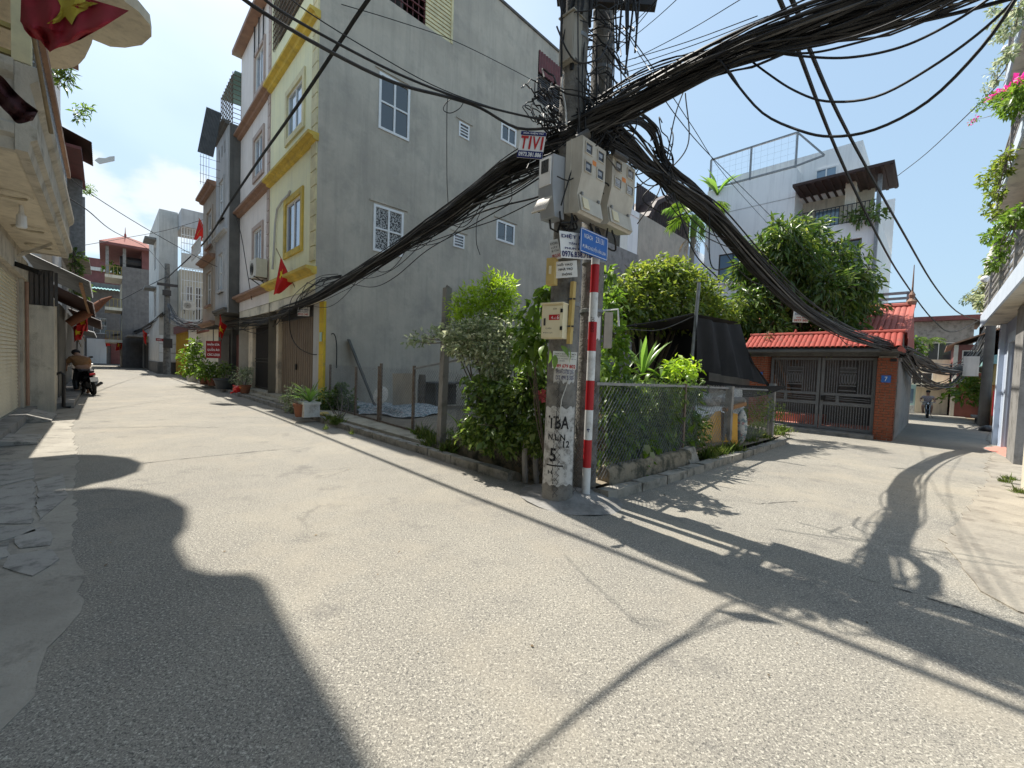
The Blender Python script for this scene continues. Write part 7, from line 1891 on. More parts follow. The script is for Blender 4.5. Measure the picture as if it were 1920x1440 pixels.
flag('narrow red flag hanging beside the blank white end wall', PY(268, 616, 38), PY(274, 648, 38), hang_sheet([(268, 617), (275, 628), (276, 646), (270, 640)], 38, .2, 5), 8, 8, pole_r=.03)
flag('dark red flag nearest the street end doors', PY(200, 630, 54), PY(201, 662, 54), hang_sheet([(197, 634), (206, 637), (205, 648), (198, 650)], 54, .2, 6), 6, 6, pole_r=.03)
flag('deep red flag drooping under the brown shop awning', PY(133, 576, 15.5), PY(160, 640, 15.5), hang_sheet([(134, 592), (160, 580), (168, 622), (150, 620)], 15.5, .12, 7), 12, 10)
flag('pale red flag hanging lowest under the brown shop awning', PY(134, 610, 15.2), PY(152, 650, 15.2), hang_sheet([(136, 612), (156, 608), (154, 632), (140, 642)], 15.2, .1, 8), 12, 10)
# furled maroon flag by the balcony, folded parasol sticking out over the shop
_t = smooth_path([(-40, 118), (0, 140), (25, 168), (48, 190), (70, 206)], 16); _b = smooth_path([(-40, 150), (0, 198), (18, 216), (32, 230), (60, 224)], 16)
_q = [[PY(*((_t[i] * (1 - t) + _b[i] * t)[:2]), 3.7 + .07 * math.sin(i * .9 + t * 5) + .05 * math.sin(t * 9)) for i in range(min(len(_t), len(_b)))] for t in np.linspace(0, 1, 12)]
single('furled_flag', 'crumpled maroon cloth hanging out under the cream balcony parapet', 'cloth', MB().grid(_q).grid([[p - ZZ * .006 + np.array([.006, 0, 0]) for p in row] for row in _q]), M['maroon_cloth'], smooth=True)
single('folded_parasol', 'dusty orange folded parasol jutting over the shop front', 'parasol', MB().tube([PY(128, 607, 15), PY(150, 594, 15.2), PY(178, 577, 15.6), PY(194, 564, 15.8), PY(210, 556, 16)], [.13, .17, .15, .1, .03], 10), M['terracotta'], smooth=True)
kite = [PY(x, y, 24) for x, y in ((178, 301), (186, 296), (198, 297), (206, 294), (215, 293), (215, 302), (205, 304), (196, 306), (187, 308))]
single('plastic_scrap', 'grey shred of plastic drifting on a line in the sky', 'plastic scrap', slab(kite, .03), M['cable_white'])
# pots and street plants' containers
def pot(label, px_, py_, r, h, m, square=False, dz=.13, name='plant_pot'):
 c = PG(px_, py_, dz); T = Thing(name, label, 'plant pot', c)
 if square: mbx = MB().box(c[0] - r, c[0] + r, c[1] - r, c[1] + r, c[2], c[2] + h); mbx.box(c[0] - r - .02, c[0] + r + .02, c[1] - r - .02, c[1] + r + .02, c[2] + h - .05, c[2] + h + .001)
 else: mbx = MB().lathe([(r * .7, 0), (r * .95, h * .8), (r * 1.05, h * .85), (r * 1.05, h), (r * .9, h), (r * .88, h * .9)], c, 16)
 T.part('pot', mbx, M[m], smooth=not square)
 T.part('soil', MB().lathe([(.01, h * .9), (r * .86, h * .9)], c, 12, cap=False), M['soil'])
 return c + ZZ * h
pot_white = pot('weathered white square planter at the kerb before the yellow house', 580, 781, .17, .34, 'white_pot', True, .12)
pot_brown = pot('brown clay pot beside the white square planter', 563, 781, .15, .3, 'terracotta', dz=.12)
pots = [pot('clay pot under the tall leafy shrub by the yellow gate', 362, 716, .3, .45, 'white_pot'), pot('brown clay pot between leafy shrubs on the sidewalk', 385, 721, .26, .4, 'terracotta'), pot('round clay pot nearest the bonsai dish', 399, 723, .24, .36, 'terracotta'),
  pot('wide dark bonsai dish on the sidewalk', 421, 729, .38, .42, 'dark_pot'), pot('clay pot of the grey shrub by the pink column', 459, 737, .2, .3, 'terracotta')]
WC = Thing('watering_can', 'bright red plastic watering can lying on the kerb', 'watering can', PG(446, 736, .13))
c = PG(446, 737, .13)
WC.part('body', MB().lathe([(.02, -.13), (.11, -.12), (.13, .1), (.04, .13)], c + ZZ * .14, 12, (.8, .4, .25)), M['plastic_red'], smooth=True)
WC.part('spout', MB().tube([c + ZZ * .12, c + np.array([-.15, -.1, .05]), c + np.array([-.25, -.16, .02])], [.05, .035, .03], 8), M['plastic_red'], smooth=True)
WC.part('handle', MB().tube([c + np.array([.0, .05, .24]), c + np.array([-.1, .25, .26]), c + np.array([-.02, .3, .12])], .022, 8), M['plastic_red'], smooth=True)
WC.part('ribbon', MB().ball(c + np.array([.1, -.1, .22]), .09, (1, 1, .8), 8, 6), M['ink_orange'], smooth=True)
# people and motorbikes
def skinned(T, name, J, edges, m, subd=2, parent=None):
 """One continuous body grown from a skeleton: J = {joint: (x, y, z, radius or (rx, ry))} in street coordinates."""
 names_ = list(J); me = bpy.data.meshes.new(name)
 V = [tuple(np.array(J[k][:3]) - T.base) for k in names_]
 me.from_pydata(V, [(names_.index(a), names_.index(b)) for a, b in edges], [])
 ob = bpy.data.objects.new(name, me); COL.objects.link(ob)
 md = ob.modifiers.new('skin', 'SKIN'); md.use_smooth_shade = True
 sv_ = me.skin_vertices[0].data if me.skin_vertices else None
 if sv_ is None:
  ob.modifiers.clear(); return ob
 for i, k in enumerate(names_):
  r = J[k][3]; sv_[i].radius = (r, r) if not isinstance(r, tuple) else r
  sv_[i].use_root = (i == 0)
 sb = ob.modifiers.new('sub', 'SUBSURF'); sb.levels = sb.render_levels = subd
 bpy.context.view_layer.update()
 m2 = bpy.data.meshes.new_from_object(ob.evaluated_get(bpy.context.evaluated_depsgraph_get()))
 bpy.data.objects.remove(ob)
 m2.materials.clear(); m2.materials.append(M[m]); m2.polygons.foreach_set('use_smooth', [True] * len(m2.polygons))
 return T.part(name, m2, None, parent)
def hand(J, E, wrist, d, side, tag, s=1.0):
 """palm and five bent fingers from the wrist along d"""
 d = np.array(d, float); d /= np.linalg.norm(d); side = np.array(side, float); side /= np.linalg.norm(side); dn = np.cross(d, side)
 w = np.array(J[wrist][:3]); pm = tag + 'palm'
 J[pm] = (*(w + d * .05 * s), .026 * s); E.append((wrist, pm))
 for i, l in enumerate((.060, .072, .078, .070, .052)):
  if i == 0: b = w + d * .045 * s + side * .035 * s; t = b + (d * .6 + side * .7) * .045 * s
  else: b = w + d * .09 * s + side * (.028 - .018 * (i - 1)) * s; t = b + d * l * .55 * s - dn * .02 * s
  a, c = f'{tag}f{i}a', f'{tag}f{i}b'
  J[a] = (*b, .010 * s); J[c] = (*t, .009 * s); E.append((pm, a)); E.append((a, c))
def motorbike(label, base, ang, lean=0.0, paint='bike_black', plate=True):
 """scooter-like motorbike; ang = heading in the street frame (0 = +n, 90 deg = +s)"""
 T = Thing('motorbike', label, 'motorbike', base)
 F_ = np.array([math.cos(ang), math.sin(ang), 0]); S_ = np.array([-math.sin(ang), math.cos(ang), 0])
 b = np.array(base, float)
 up = ZZ * math.cos(lean) + S_ * math.sin(lean); S2 = S_ * math.cos(lean) - ZZ * math.sin(lean)
 P = lambda f, s, z: b + F_ * f + S2 * s + up * z
 for nm, f in (('rear_wheel', 0.0), ('front_wheel', 1.24)):
  ring = lambda r, k=20: [P(f + math.cos(a) * r, 0, .285 + math.sin(a) * r) for a in np.linspace(0, 2 * math.pi, k + 1)[:-1]]
  w = T.part(nm, MB().tube(ring(.235), .05, 8, closed=True), M['rubber'], smooth=True)
  sp = MB().tube(ring(.185), .016, 6, closed=True)
  for a in np.linspace(0, math.pi, 6)[:-1]: sp.bar(P(f + math.cos(a) * .18, 0, .285 + math.sin(a) * .18), P(f - math.cos(a) * .18, 0, .285 - math.sin(a) * .18), .014)
  sp.lathe([(.045, -.05), (.045, .05)], P(f, 0, .285), 8, S2)
  T.part('rim', sp, M['chrome'], w)
 def loft(secs, k=10):
  rows = []
  for f, z, w, h in secs: rows.append([P(f, math.cos(a) * w, z + math.sin(a) * h) for a in np.linspace(0, 2 * math.pi, k + 1)])
  mb = MB().grid(rows); mb.add(rows[0], [tuple(range(k + 1))]); mb.add(rows[-1], [tuple(range(k, -1, -1))]); return mb
 T.part('body', loft([(-.33, .72, .05, .05), (-.2, .70, .11, .09), (.1, .64, .14, .13), (.38, .55, .12, .14), (.6, .42, .12, .1), (.85, .42, .11, .09), (.98, .6, .12, .17), (1.05, .82, .13, .12)]), M[paint], smooth=True)
 T.part('seat', loft([(-.28, .80, .08, .035), (-.05, .83, .12, .05), (.3, .78, .12, .05), (.5, .76, .08, .035)]), M['plastic_black'], smooth=True)
 T.part('mudguard', loft([(-.42, .46, .05, .02), (-.3, .56, .06, .025), (-.1, .62, .06, .03)]), M['plastic_black'], smooth=True)
 T.part('front_mudguard', loft([(1.0, .56, .05, .03), (1.24, .6, .06, .03), (1.46, .5, .05, .02)]), M[paint], smooth=True)
 fk = MB()
 for s in (-.08, .08): fk.tube([P(1.24, s, .285), P(1.05, s, .85)], .022, 8)
 T.part('fork', fk, M['chrome'], smooth=True)
 hb = MB().tube([P(.92, -.34, .98), P(.97, -.2, 1.02), P(1.03, 0, .98), P(.97, .2, 1.02), P(.92, .34, .98)], .014, 8)
 T.part('handlebar', hb, M['chrome'], smooth=True)
 T.part('headlight_shell', loft([(1.12, .93, .06, .05), (1.06, .95, .1, .09), (.98, .98, .08, .06)]), M[paint], smooth=True)
 T.part('headlight', MB().lathe([(.06, 0), (.05, .02)], P(1.11, 0, .93), 12, F_), M['ink_white'])
 for s in (-1, 1):
  T.part('mirror', MB().tube([P(.98, .22 * s, 1.03), P(.95, .3 * s, 1.2)], .007, 6).obox(P(.95, .33 * s, 1.23), S2 * .05, up * .03, F_ * .006), M['plastic_black'])
 T.part('engine', MB().obox(P(.35, 0, .36), F_ * .2, S2 * .1, up * .1), M['dark_steel'])
 T.part('exhaust', MB().tube([P(.4, -.13, .28), P(.1, -.16, .3), P(-.3, -.17, .4)], [.025, .045, .05], 10), M['dark_steel'], smooth=True)
 T.part('tail_light', MB().obox(P(-.36, 0, .73), F_ * .02, S2 * .07, up * .03), M['red_tag'])
 if plate: T.part('number_plate', MB().obox(P(-.42, 0, .56), F_ * .006 + up * .002, S2 * .095, up * .07), M['sign_white'])
 T.part('stand', MB().bar(P(.25, .1, .3), P(.2, .28, .01), .025), M['dark_steel'])
 return T, P
g0 = PG(176, 742)
mot, MP = motorbike('black motorbike parked tail out beside the shop step on the left', g0 + np.array([.0, .25, 0]), R(103), R(9))
# crouching man behind it
pb = np.array([-.52, 20.15, 0])
T = Thing('person', 'man in a brown shirt bending over the black motorbike', 'person', pb)
fx, sx = np.array([-.35, .94, 0]), np.array([.94, .35, 0])     # facing, his right
def pj(f, s, z, r): q = pb + fx * f + sx * s + ZZ * z; return (*q, r)
J = dict(pelvis=pj(0, 0, .86, .15), chest=pj(.24, 0, 1.16, (.185, .15)), neck=pj(.38, 0, 1.30, .075), head0=pj(.45, .0, 1.36, .085), head1=pj(.52, 0, 1.38, .09),
  hr=pj(0, .1, .80, .12), kr=pj(.10, .14, .46, .075), ar=pj(-.02, .14, .09, .05), tr=pj(.16, .16, .04, .04),
  hl=pj(0, -.1, .80, .12), kl=pj(.12, -.14, .46, .075), al=pj(.0, -.14, .09, .05), tl=pj(.18, -.15, .04, .04),
  shr=pj(.26, .2, 1.2, .07), er=pj(.36, .30, .96, .05), wr=pj(.52, .24, .80, .035), shl=pj(.26, -.2, 1.2, .07), el=pj(.36, -.30, .96, .05), wl=pj(.52, -.24, .80, .035))
E = [('pelvis', 'chest'), ('chest', 'neck'), ('neck', 'head0'), ('head0', 'head1'), ('pelvis', 'hr'), ('hr', 'kr'), ('kr', 'ar'), ('ar', 'tr'), ('pelvis', 'hl'), ('hl', 'kl'), ('kl', 'al'), ('al', 'tl'), ('chest', 'shr'), ('shr', 'er'), ('er', 'wr'), ('chest', 'shl'), ('shl', 'el'), ('el', 'wl')]
hand(J, E, 'wr', fx - ZZ * .5, -sx, 'r'); hand(J, E, 'wl', fx - ZZ * .5, sx, 'l')
bd = skinned(T, 'body', J, E, 'skin')
Js = dict(a=pj(-.01, 0, .90, (.175, .15)), b=pj(.12, 0, 1.02, (.20, .165)), c=pj(.24, 0, 1.17, (.21, .17)), d=pj(.33, 0, 1.25, .12), e=pj(.26, .21, 1.2, .09), f=pj(.33, .28, 1.03, .075), g=pj(.26, -.21, 1.2, .09), h=pj(.33, -.28, 1.03, .075))
skinned(T, 'shirt', Js, [('a', 'b'), ('b', 'c'), ('c', 'd'), ('c', 'e'), ('e', 'f'), ('c', 'g'), ('g', 'h')], 'shirt_brown', parent=bd)
Jt = dict(a=pj(0, 0, .86, (.18, .155)), b=pj(0, .1, .78, .135), c=pj(.10, .14, .46, .10), d=pj(-.01, .14, .14, .08), e=pj(0, -.1, .78, .135), f=pj(.12, -.14, .46, .10), g=pj(.01, -.14, .14, .08))
skinned(T, 'trousers', Jt, [('a', 'b'), ('b', 'c'), ('c', 'd'), ('a', 'e'), ('e', 'f'), ('f', 'g')], 'plastic_black', parent=bd)
q = np.array(J['head1'][:3]); T.part('hair', MB().ball(q + ZZ * .035 - fx * .01, .112, (1, 1, .95), 14, 9), M['hair'], bd, smooth=True)
T.part('ear', MB().ball(q + sx * .10 - ZZ * .02, .025, (.5, 1, 1.2), 8, 6), M['skin'], bd, smooth=True)
# rider coming up the lane
rb_ = PG(1737, 783)
mot2, MP2 = motorbike('scooter ridden towards the crossing on the right lane', rb_ + np.array([.55, 0, terr(rb_[0] + .6) - rb_[2]]), R(182), 0, 'plastic_black', False)
pb = rb_ + np.array([.25, 0, 0])
fx, sx = np.array([-1.0, 0, 0]), np.array([0, 1.0, 0])
T = Thing('person', 'rider in a faded plaid shirt and pale shorts steering the scooter', 'person', rb_)
J = dict(pelvis=pj(0, 0, .90, .15), chest=pj(.08, 0, 1.22, (.18, .13)), neck=pj(.10, 0, 1.42, .06), head0=pj(.12, 0, 1.52, .088), head1=pj(.13, 0, 1.62, .085),
  hr=pj(.05, .1, .86, .11), kr=pj(.42, .2, .72, .075), ar=pj(.36, .18, .32, .05), tr=pj(.52, .19, .28, .04), hl=pj(.05, -.1, .86, .11), kl=pj(.42, -.2, .72, .075), al=pj(.36, -.18, .32, .05), tl=pj(.52, -.19, .28, .04),
  shr=pj(.08, .2, 1.32, .065), er=pj(.2, .33, 1.1, .045), wr=pj(.42, .31, 1.02, .033), shl=pj(.08, -.2, 1.32, .065), el=pj(.2, -.33, 1.1, .045), wl=pj(.42, -.31, 1.02, .033))
E = [('pelvis', 'chest'), ('chest', 'neck'), ('neck', 'head0'), ('head0', 'head1'), ('pelvis', 'hr'), ('hr', 'kr'), ('kr', 'ar'), ('ar', 'tr'), ('pelvis', 'hl'), ('hl', 'kl'), ('kl', 'al'), ('al', 'tl'), ('chest', 'shr'), ('shr', 'er'), ('er', 'wr'), ('chest', 'shl'), ('shl', 'el'), ('el', 'wl')]
hand(J, E, 'wr', fx, -sx, 'r'); hand(J, E, 'wl', fx, sx, 'l')
bd = skinned(T, 'body', J, E, 'skin')
Js = dict(a=pj(0, 0, .92, (.18, .15)), b=pj(.05, 0, 1.08, (.19, .15)), c=pj(.08, 0, 1.26, (.20, .15)), d=pj(.09, 0, 1.36, .10), e=pj(.08, .21, 1.31, .085), f=pj(.14, .29, 1.19, .075), g=pj(.08, -.21, 1.31, .085), h=pj(.14, -.29, 1.19, .075))
skinned(T, 'shirt', Js, [('a', 'b'), ('b', 'c'), ('c', 'd'), ('c', 'e'), ('e', 'f'), ('c', 'g'), ('g', 'h')], 'shirt_plaid', parent=bd)
Jt = dict(a=pj(0, 0, .90, (.17, .15)), b=pj(.05, .1, .86, .13), c=pj(.38, .19, .73, .10), e=pj(.05, -.1, .86, .13), f=pj(.38, -.19, .73, .10))
skinned(T, 'shorts', Jt, [('a', 'b'), ('b', 'c'), ('a', 'e'), ('e', 'f')], 'shorts', parent=bd)
hd = np.array(J['head1'][:3])
T.part('hair', MB().ball(hd + ZZ * .035 - fx * .03, .108, (1, 1, .92), 14, 9), M['hair'], bd, smooth=True)
fc = hd - ZZ * .05
T.part('nose', MB().ball(fc + fx * .095, .018, (1, .8, 1.3), 8, 6), M['skin'], bd, smooth=True)
for s in (-1, 1):
 T.part('eye', MB().ball(fc + fx * .086 + sx * .034 * s + ZZ * .02, .011, (1, 1, .8), 8, 6), M['hair'], bd, smooth=True)
 T.part('ear', MB().ball(fc + sx * .09 * s, .022, (1, .5, 1.3), 8, 6), M['skin'], bd, smooth=True)
T.part('mouth', MB().obox(fc + fx * .086 - ZZ * .04, sx * .02, fx * .004, ZZ * .004), M['maroon_cloth'], bd)
# vegetation
def leaf_arrays(P, D, N, L, W, fold=.25, curl=.15):
 """4-point folded leaves; P base, D direction, N normal (arrays), returns verts, faces"""
 D = D / np.linalg.norm(D, axis=1)[:, None]
 S = np.cross(D, N); S /= np.maximum(np.linalg.norm(S, axis=1), 1e-6)[:, None]; N = np.cross(S, D)
 L = L[:, None]; W = W[:, None]
 a = P; b = P + D * L * .45 + S * W * .5 + N * W * fold; c = P + D * L - N * L * curl; d = P + D * L * .45 - S * W * .5 + N * W * fold
 V = np.stack([a, b, c, d], 1).reshape(-1, 3)
 n = len(P); o = np.arange(n) * 4
 F = np.concatenate([np.stack([o, o + 1, o + 2], 1), np.stack([o, o + 2, o + 3], 1)], 0)
 return V, F
def fast_mesh(name, V, F, m, off):
 me = bpy.data.meshes.new(name); V = V - np.array(off)
 me.vertices.add(len(V)); me.vertices.foreach_set('co', V.astype(np.float32).ravel())
 me.loops.add(F.size); me.loops.foreach_set('vertex_index', F.astype(np.int32).ravel())
 k = F.shape[1]
 me.polygons.add(len(F)); me.polygons.foreach_set('loop_start', np.arange(0, F.size, k, dtype=np.int32)); me.polygons.foreach_set('loop_total', np.full(len(F), k, np.int32))
 me.materials.append(m); me.update(calc_edges=True); return me
def clump_leaves(cl, L, W, droop=.3, rg=nrg, up=.6, jitter=.35, out=.8):
 """cl: list of (centre, (rx,ry,rz), count); leaves sit through the clump, thicker to its outside"""
 P, D, N = [], [], []
 for c, r, n in cl:
  d = rg.normal(size=(n, 3)); d /= np.linalg.norm(d, axis=1)[:, None]
  rad = rg.uniform(0, 1, n) ** .45
  # lumpy outline
  lump = 1 + .28 * np.sin(d[:, 0] * 5 + c[0] * 3) * np.sin(d[:, 1] * 4 + c[1]) + .16 * np.sin(d[:, 2] * 7 + c[2] * 5)
  P.append(np.array(c) + d * rad[:, None] * np.array(r) * lump[:, None])
  D.append(d * out + rg.normal(size=(n, 3)) * .55 + np.array([0, 0, -droop]))
  N.append(d * .5 + rg.normal(size=(n, 3)) * .45 + np.array([0, 0, up]))
 P, D, N = (np.concatenate(q) for q in (P, D, N)); n = len(P)
 Ls = L * np.exp(rg.normal(size=n) * jitter * .7); Ws = Ls * W / L * np.exp(rg.normal(size=n) * .12)
 return leaf_arrays(P, D, N, Ls, Ws)
def B(x, y, rp, Yd, n, dr=1.0, fx=1.0, fy=1.0):
 """clump from a photo spot: centre at depth Yd, radius rp photo pixels"""
 c = PY(x, y, Yd); r = rp / FPX * Yd
 return (c, (r * fx * dr, r * fx * dr, r * fy), n)
def twigs(mb, root, clumps, r0, rg, sub=2):
 root = np.array(root)
 for c, r, n in clumps:
  c = np.array(c); m_ = root * .45 + c * .55 + np.array([rg.gauss(0, .05), rg.gauss(0, .05), -abs(rg.gauss(0, .08))])
  p = smooth_path([root, m_, c], 10); mb.tube(p, np.linspace(r0, r0 * .3, len(p)), 5)
  for k in range(sub):
   e = c + np.array([rg.gauss(0, 1) * r[0] * .6, rg.gauss(0, 1) * r[1] * .6, rg.uniform(-.2, .8) * r[2]]); mb.tube([m_ * .4 + c * .6, (c + e) / 2, e], [r0 * .35, r0 * .25, r0 * .12], 4)
def plant(name, label, cat, clumps, L, W, m, root=None, r0=.03, droop=.3, up=.6, part='leaves', trunk_name='stem', group=None, seed=1, bark='bark', sub=2, out=.8, jitter=.35):
 base = np.array(root if root is not None else clumps[0][0], float)
 T = Thing(name, label, cat, base, group)
 V, F = clump_leaves(clumps, L, W, droop, np.random.default_rng(seed), up, jitter, out)
 T.part(part, fast_mesh(part, V, F, M[m], base), None, stuff=True)
 if root is not None:
  mb = MB(); twigs(mb, base, clumps, r0, random.Random(seed), sub); T.part(trunk_name, mb, M[bark], smooth=True)
 return T
def big_leaf(L, W, m, seg=5, fold=.18, droop=.5, heart=False):
 """one large leaf along +x, about 30 triangles"""
 mb = MB(); rows = []
 for i in range(seg + 1):
  t = i / seg; w = W * (math.sin(math.pi * min(1, t * 1.0 + (.12 if heart else .02))) ** (.75 if heart else .9)) * .5 if i < seg else .001
  if i == 0: w = W * (.32 if heart else .06)
  z = -droop * L * t * t
  rows.append([(L * t - (.08 * L if heart and i == 0 else 0), w, z + fold * w), (L * t, 0, z), (L * t - (.08 * L if heart and i == 0 else 0), -w, z + fold * w)])
 mb.grid(rows); return mb.mesh('leaf', M[m], smooth=True)
def scatter_big(T, me, pts, rg, s0=.8, s1=1.25, pitch=(-.9, .3), face=None, name='leaf'):
 for p in pts:
  yaw = rg.uniform(0, 6.28) if face is None else face + rg.gauss(0, .9)
  s = rg.uniform(s0, s1)
  T.inst(name, me, p, (rg.gauss(0, .35), -rg.uniform(*pitch), yaw), (s, s, s))
FACE = math.atan2(OUT[1], OUT[0])
rgv = random.Random(31)
# lime topped tree behind the left fence post
g_ = PG(885, 855)
root = np.array([g_[0] + .55, g_[1] + .2, .1])
cl = [B(862, 575, 24, 6.3, 340), B(880, 562, 26, 6.4, 400), B(900, 590, 30, 6.2, 300), B(905, 552, 30, 6.3, 420), B(935, 545, 28, 6.2, 420), B(950, 532, 16, 6.2, 160), B(920, 530, 18, 6.3, 190), B(915, 575, 30, 6.2, 380), B(945, 572, 24, 6.2, 280), B(870, 595, 22, 6.2, 260), B(960, 590, 18, 6.0, 120), B(958, 556, 14, 6.2, 80)]
plant('lime_shrub', 'tall shrub with bright lime green feathery top before the flank wall', 'shrub', cl, .075, .016, 'leaf_lime', root, .022, .05, seed=2, out=1.0)
cl = [B(850, 628, 22, 6.0, 330), B(878, 625, 28, 5.9, 460), B(905, 615, 30, 5.9, 500), B(938, 628, 30, 5.8, 500), B(965, 640, 26, 5.7, 380), B(880, 655, 28, 5.8, 420), B(915, 650, 32, 5.7, 520), B(950, 668, 28, 5.6, 400), B(852, 650, 18, 5.9, 200), B(985, 655, 18, 5.6, 200), B(920, 690, 28, 5.6, 320), B(955, 705, 26, 5.5, 300)]
plant('silver_shrub', 'dense shrub with silver variegated leaves under the lime tree', 'shrub', cl, .06, .03, 'leaf_silver', root + np.array([.2, -.3, 0]), .02, .25, seed=3)
cl = [B(810, 628, 14, 6.6, 60), B(790, 632, 14, 6.7, 55), B(770, 638, 12, 6.8, 45), B(825, 622, 12, 6.5, 50)]
plant('silver_branch', 'silver leaved branch reaching over the left fence past the concrete post', 'branch', cl, .075, .034, 'leaf_silver', PY(848, 640, 6.3), .010, .2, seed=4)
cl = [B(905, 735, 36, 5.5, 420), B(945, 745, 38, 5.3, 520), B(985, 740, 36, 5.1, 500), B(905, 790, 36, 5.4, 420), B(950, 800, 40, 5.2, 520), B(1000, 800, 34, 4.95, 420), B(915, 822, 26, 5.3, 300), B(960, 830, 26, 5.15, 300), B(1008, 830, 20, 4.95, 220), B(1000, 700, 30, 5.1, 380), B(1022, 750, 20, 4.9, 200), B(880, 815, 20, 5.6, 180)]
bush = plant('dark_shrub', 'dark leafy undergrowth filling the corner behind the mesh beside the front pole', 'shrub', cl, .075, .040, 'leaf_dark', np.array([4.15, 3.6, .1]), .02, .45, seed=5)
lg = big_leaf(.17, .10, 'leaf_green', heart=True)
ptsb = []
for k in range(110):
 x, y = rgv.uniform(870, 1028), rgv.uniform(690, 850); ptsb.append(PY(x, y, 4.95 + (1030 - x) / 220 + rgv.uniform(-.1, .15)))
scatter_big(bush, lg, ptsb, rgv, .5, .95, (-1.1, .2), FACE)
# strap leaved lily at the left foot of the corner
def strap_plant(name, label, c, n, Lr, W, m, rg, cat='plant', group=None, elev=(.5, 1.3), droop=(.4, 1.0), part='leaf'):
 T = Thing(name, label, cat, c, group); base = np.array(c, float)
 for i in range(n):
  L = Lr * rg.uniform(.65, 1.1); az = rg.uniform(0, 6.28); el = rg.uniform(*elev); dr = rg.uniform(*droop); mb = MB(); rows = []
  h = np.array([math.cos(az), math.sin(az), 0]); s = np.array([-h[1], h[0], 0]); p = base.copy() + h * .02; e = el; k = 7
  for j in range(k + 1):
   t = j / k; w = W * .5 * (.45 + 1.1 * t if t < .5 else 1.0 - (t - .5) * 1.9) if j < k else .001
   nn = np.cross(s, h * math.cos(e) + ZZ * math.sin(e)); rows.append([p + s * w - nn * w * .3, p, p - s * w - nn * w * .3])
   p = p + (h * math.cos(e) + ZZ * math.sin(e)) * L / k; e -= dr / k * (1 + t)
  T.part(part, MB().grid(rows), M[m], smooth=True)
 return T
for k, (x, y, n, L) in enumerate(((858, 842, 12, .75), (878, 858, 12, .65))):
 q = PG(x, y, .1); strap_plant('lily', ('strap leaved lily right beside the concrete fence post', 'strap leaved lily at the foot of the dark shrubs')[k], q + np.array([.25, .12, 0]), n, L, .05, 'leaf_green', rgv, group='lilies by the fence post', elev=(.7, 1.4))
# vine with broad leaves climbing the front pole
cl = [B(1000, 590, 22, 4.75, 40), B(985, 620, 22, 4.8, 45), B(1010, 640, 20, 4.6, 35), B(1022, 560, 16, 4.6, 30), B(998, 660, 22, 4.7, 40), B(975, 660, 18, 4.9, 35), B(1030, 545, 12, 4.55, 22)]
vine = plant('climbing_vine', 'vine with broad glossy leaves climbing around the cream control box', 'vine', cl, .10, .055, 'leaf_green', np.array([3.55, 3.0, .3]), .010, .5, seed=7, sub=1)
pts = []
for c, r, n in cl:
 for k in range(18): pts.append(np.array(c) + np.array([rgv.gauss(0, r[0] * .55), rgv.gauss(0, r[1] * .55), rgv.gauss(0, r[2] * .6)]))
lg2 = big_leaf(.16, .075, 'leaf_green'); scatter_big(vine, lg2, pts, rgv, .6, 1.15, (-1.2, .1), FACE)
pts = [PY(x, y, 4.02) for x, y in ((1052, 648), (1030, 655), (1066, 652), (1040, 665), (1020, 648))]; scatter_big(vine, lg2, pts, rgv, .8, 1.2, (-1.2, -.3), FACE)
# hibiscus flower
T = Thing('flower', 'single pink red hibiscus bloom left of the front pole', 'flower', PY(1016, 742, 4.75)); c = PY(1016, 742, 4.75)
for k in range(5):
 mb = MB(); mb.add([c] + [c + (UU * math.cos(k * 1.257 + a) + ZZ * math.sin(k * 1.257 + a)) * r_ + OUT * (.03 + .01 * math.cos(a * 6)) for a, r_ in ((-.55, .055), (-.3, .085), (0, .075), (.3, .085), (.55, .055))], [(0, 1, 2), (0, 2, 3), (0, 3, 4), (0, 4, 5)])
 T.part('petal', mb, M['petal_red'])
# right pole vine, dark hedge behind the right fence
cl = [B(1145, 560, 24, 5.6, 70), B(1130, 600, 22, 5.3, 70), B(1150, 640, 26, 5.6, 90), B(1135, 520, 16, 5.4, 40), B(1160, 680, 28, 5.6, 100), B(1120, 690, 18, 5.2, 60), B(1150, 600, 20, 5.7, 60)]
vine2 = plant('climbing_vine', 'vine with wide leaves growing up the rear pole behind the striped post', 'vine', cl, .11, .06, 'leaf_green', np.array([4.25, 3.0, .2]), .010, .4, seed=8, sub=1)
pts = []
for c, r, n in cl:
 for k in range(10): pts.append(np.array(c) + np.array([rgv.gauss(0, r[0] * .55), rgv.gauss(0, r[1] * .55), rgv.gauss(0, r[2] * .6)]))
scatter_big(vine2, lg, pts, rgv, .6, 1.1, (-1.2, .1), FACE)
cl = []
for k in range(26):
 t = k / 25; x = 1128 + 175 * t; Yd = 5.12 + 1.98 * t
 for y in (735, 785, 835):
  cl.append(B(x + rgv.uniform(-8, 8), y - 10 * t * (y > 800) * 2 + rgv.uniform(-10, 10), 27 - 6 * t, Yd + rgv.uniform(-.1, .25), 120))
hedge = plant('hedge', 'dark tangled hedge of creepers pressed against the long right fence', 'hedge', cl, .085, .034, 'leaf_dark', np.array([5.5, 3.1, .1]), .012, .55, seed=9, sub=0)
lg3 = big_leaf(.14, .075, 'leaf_green', heart=True); pts = []
for k in range(230):
 t = rgv.random(); x = 1124 + 182 * t; y = rgv.uniform(700, 880 - 25 * t); pts.append(PY(x, y, 4.72 + 1.95 * t + rgv.uniform(0, .25)))
scatter_big(hedge, lg3, pts, rgv, .45, 1.0, (-1.2, .1), FACE)
ld = big_leaf(.5, .03, 'leaf_dark', seg=6, droop=.25); pts = []
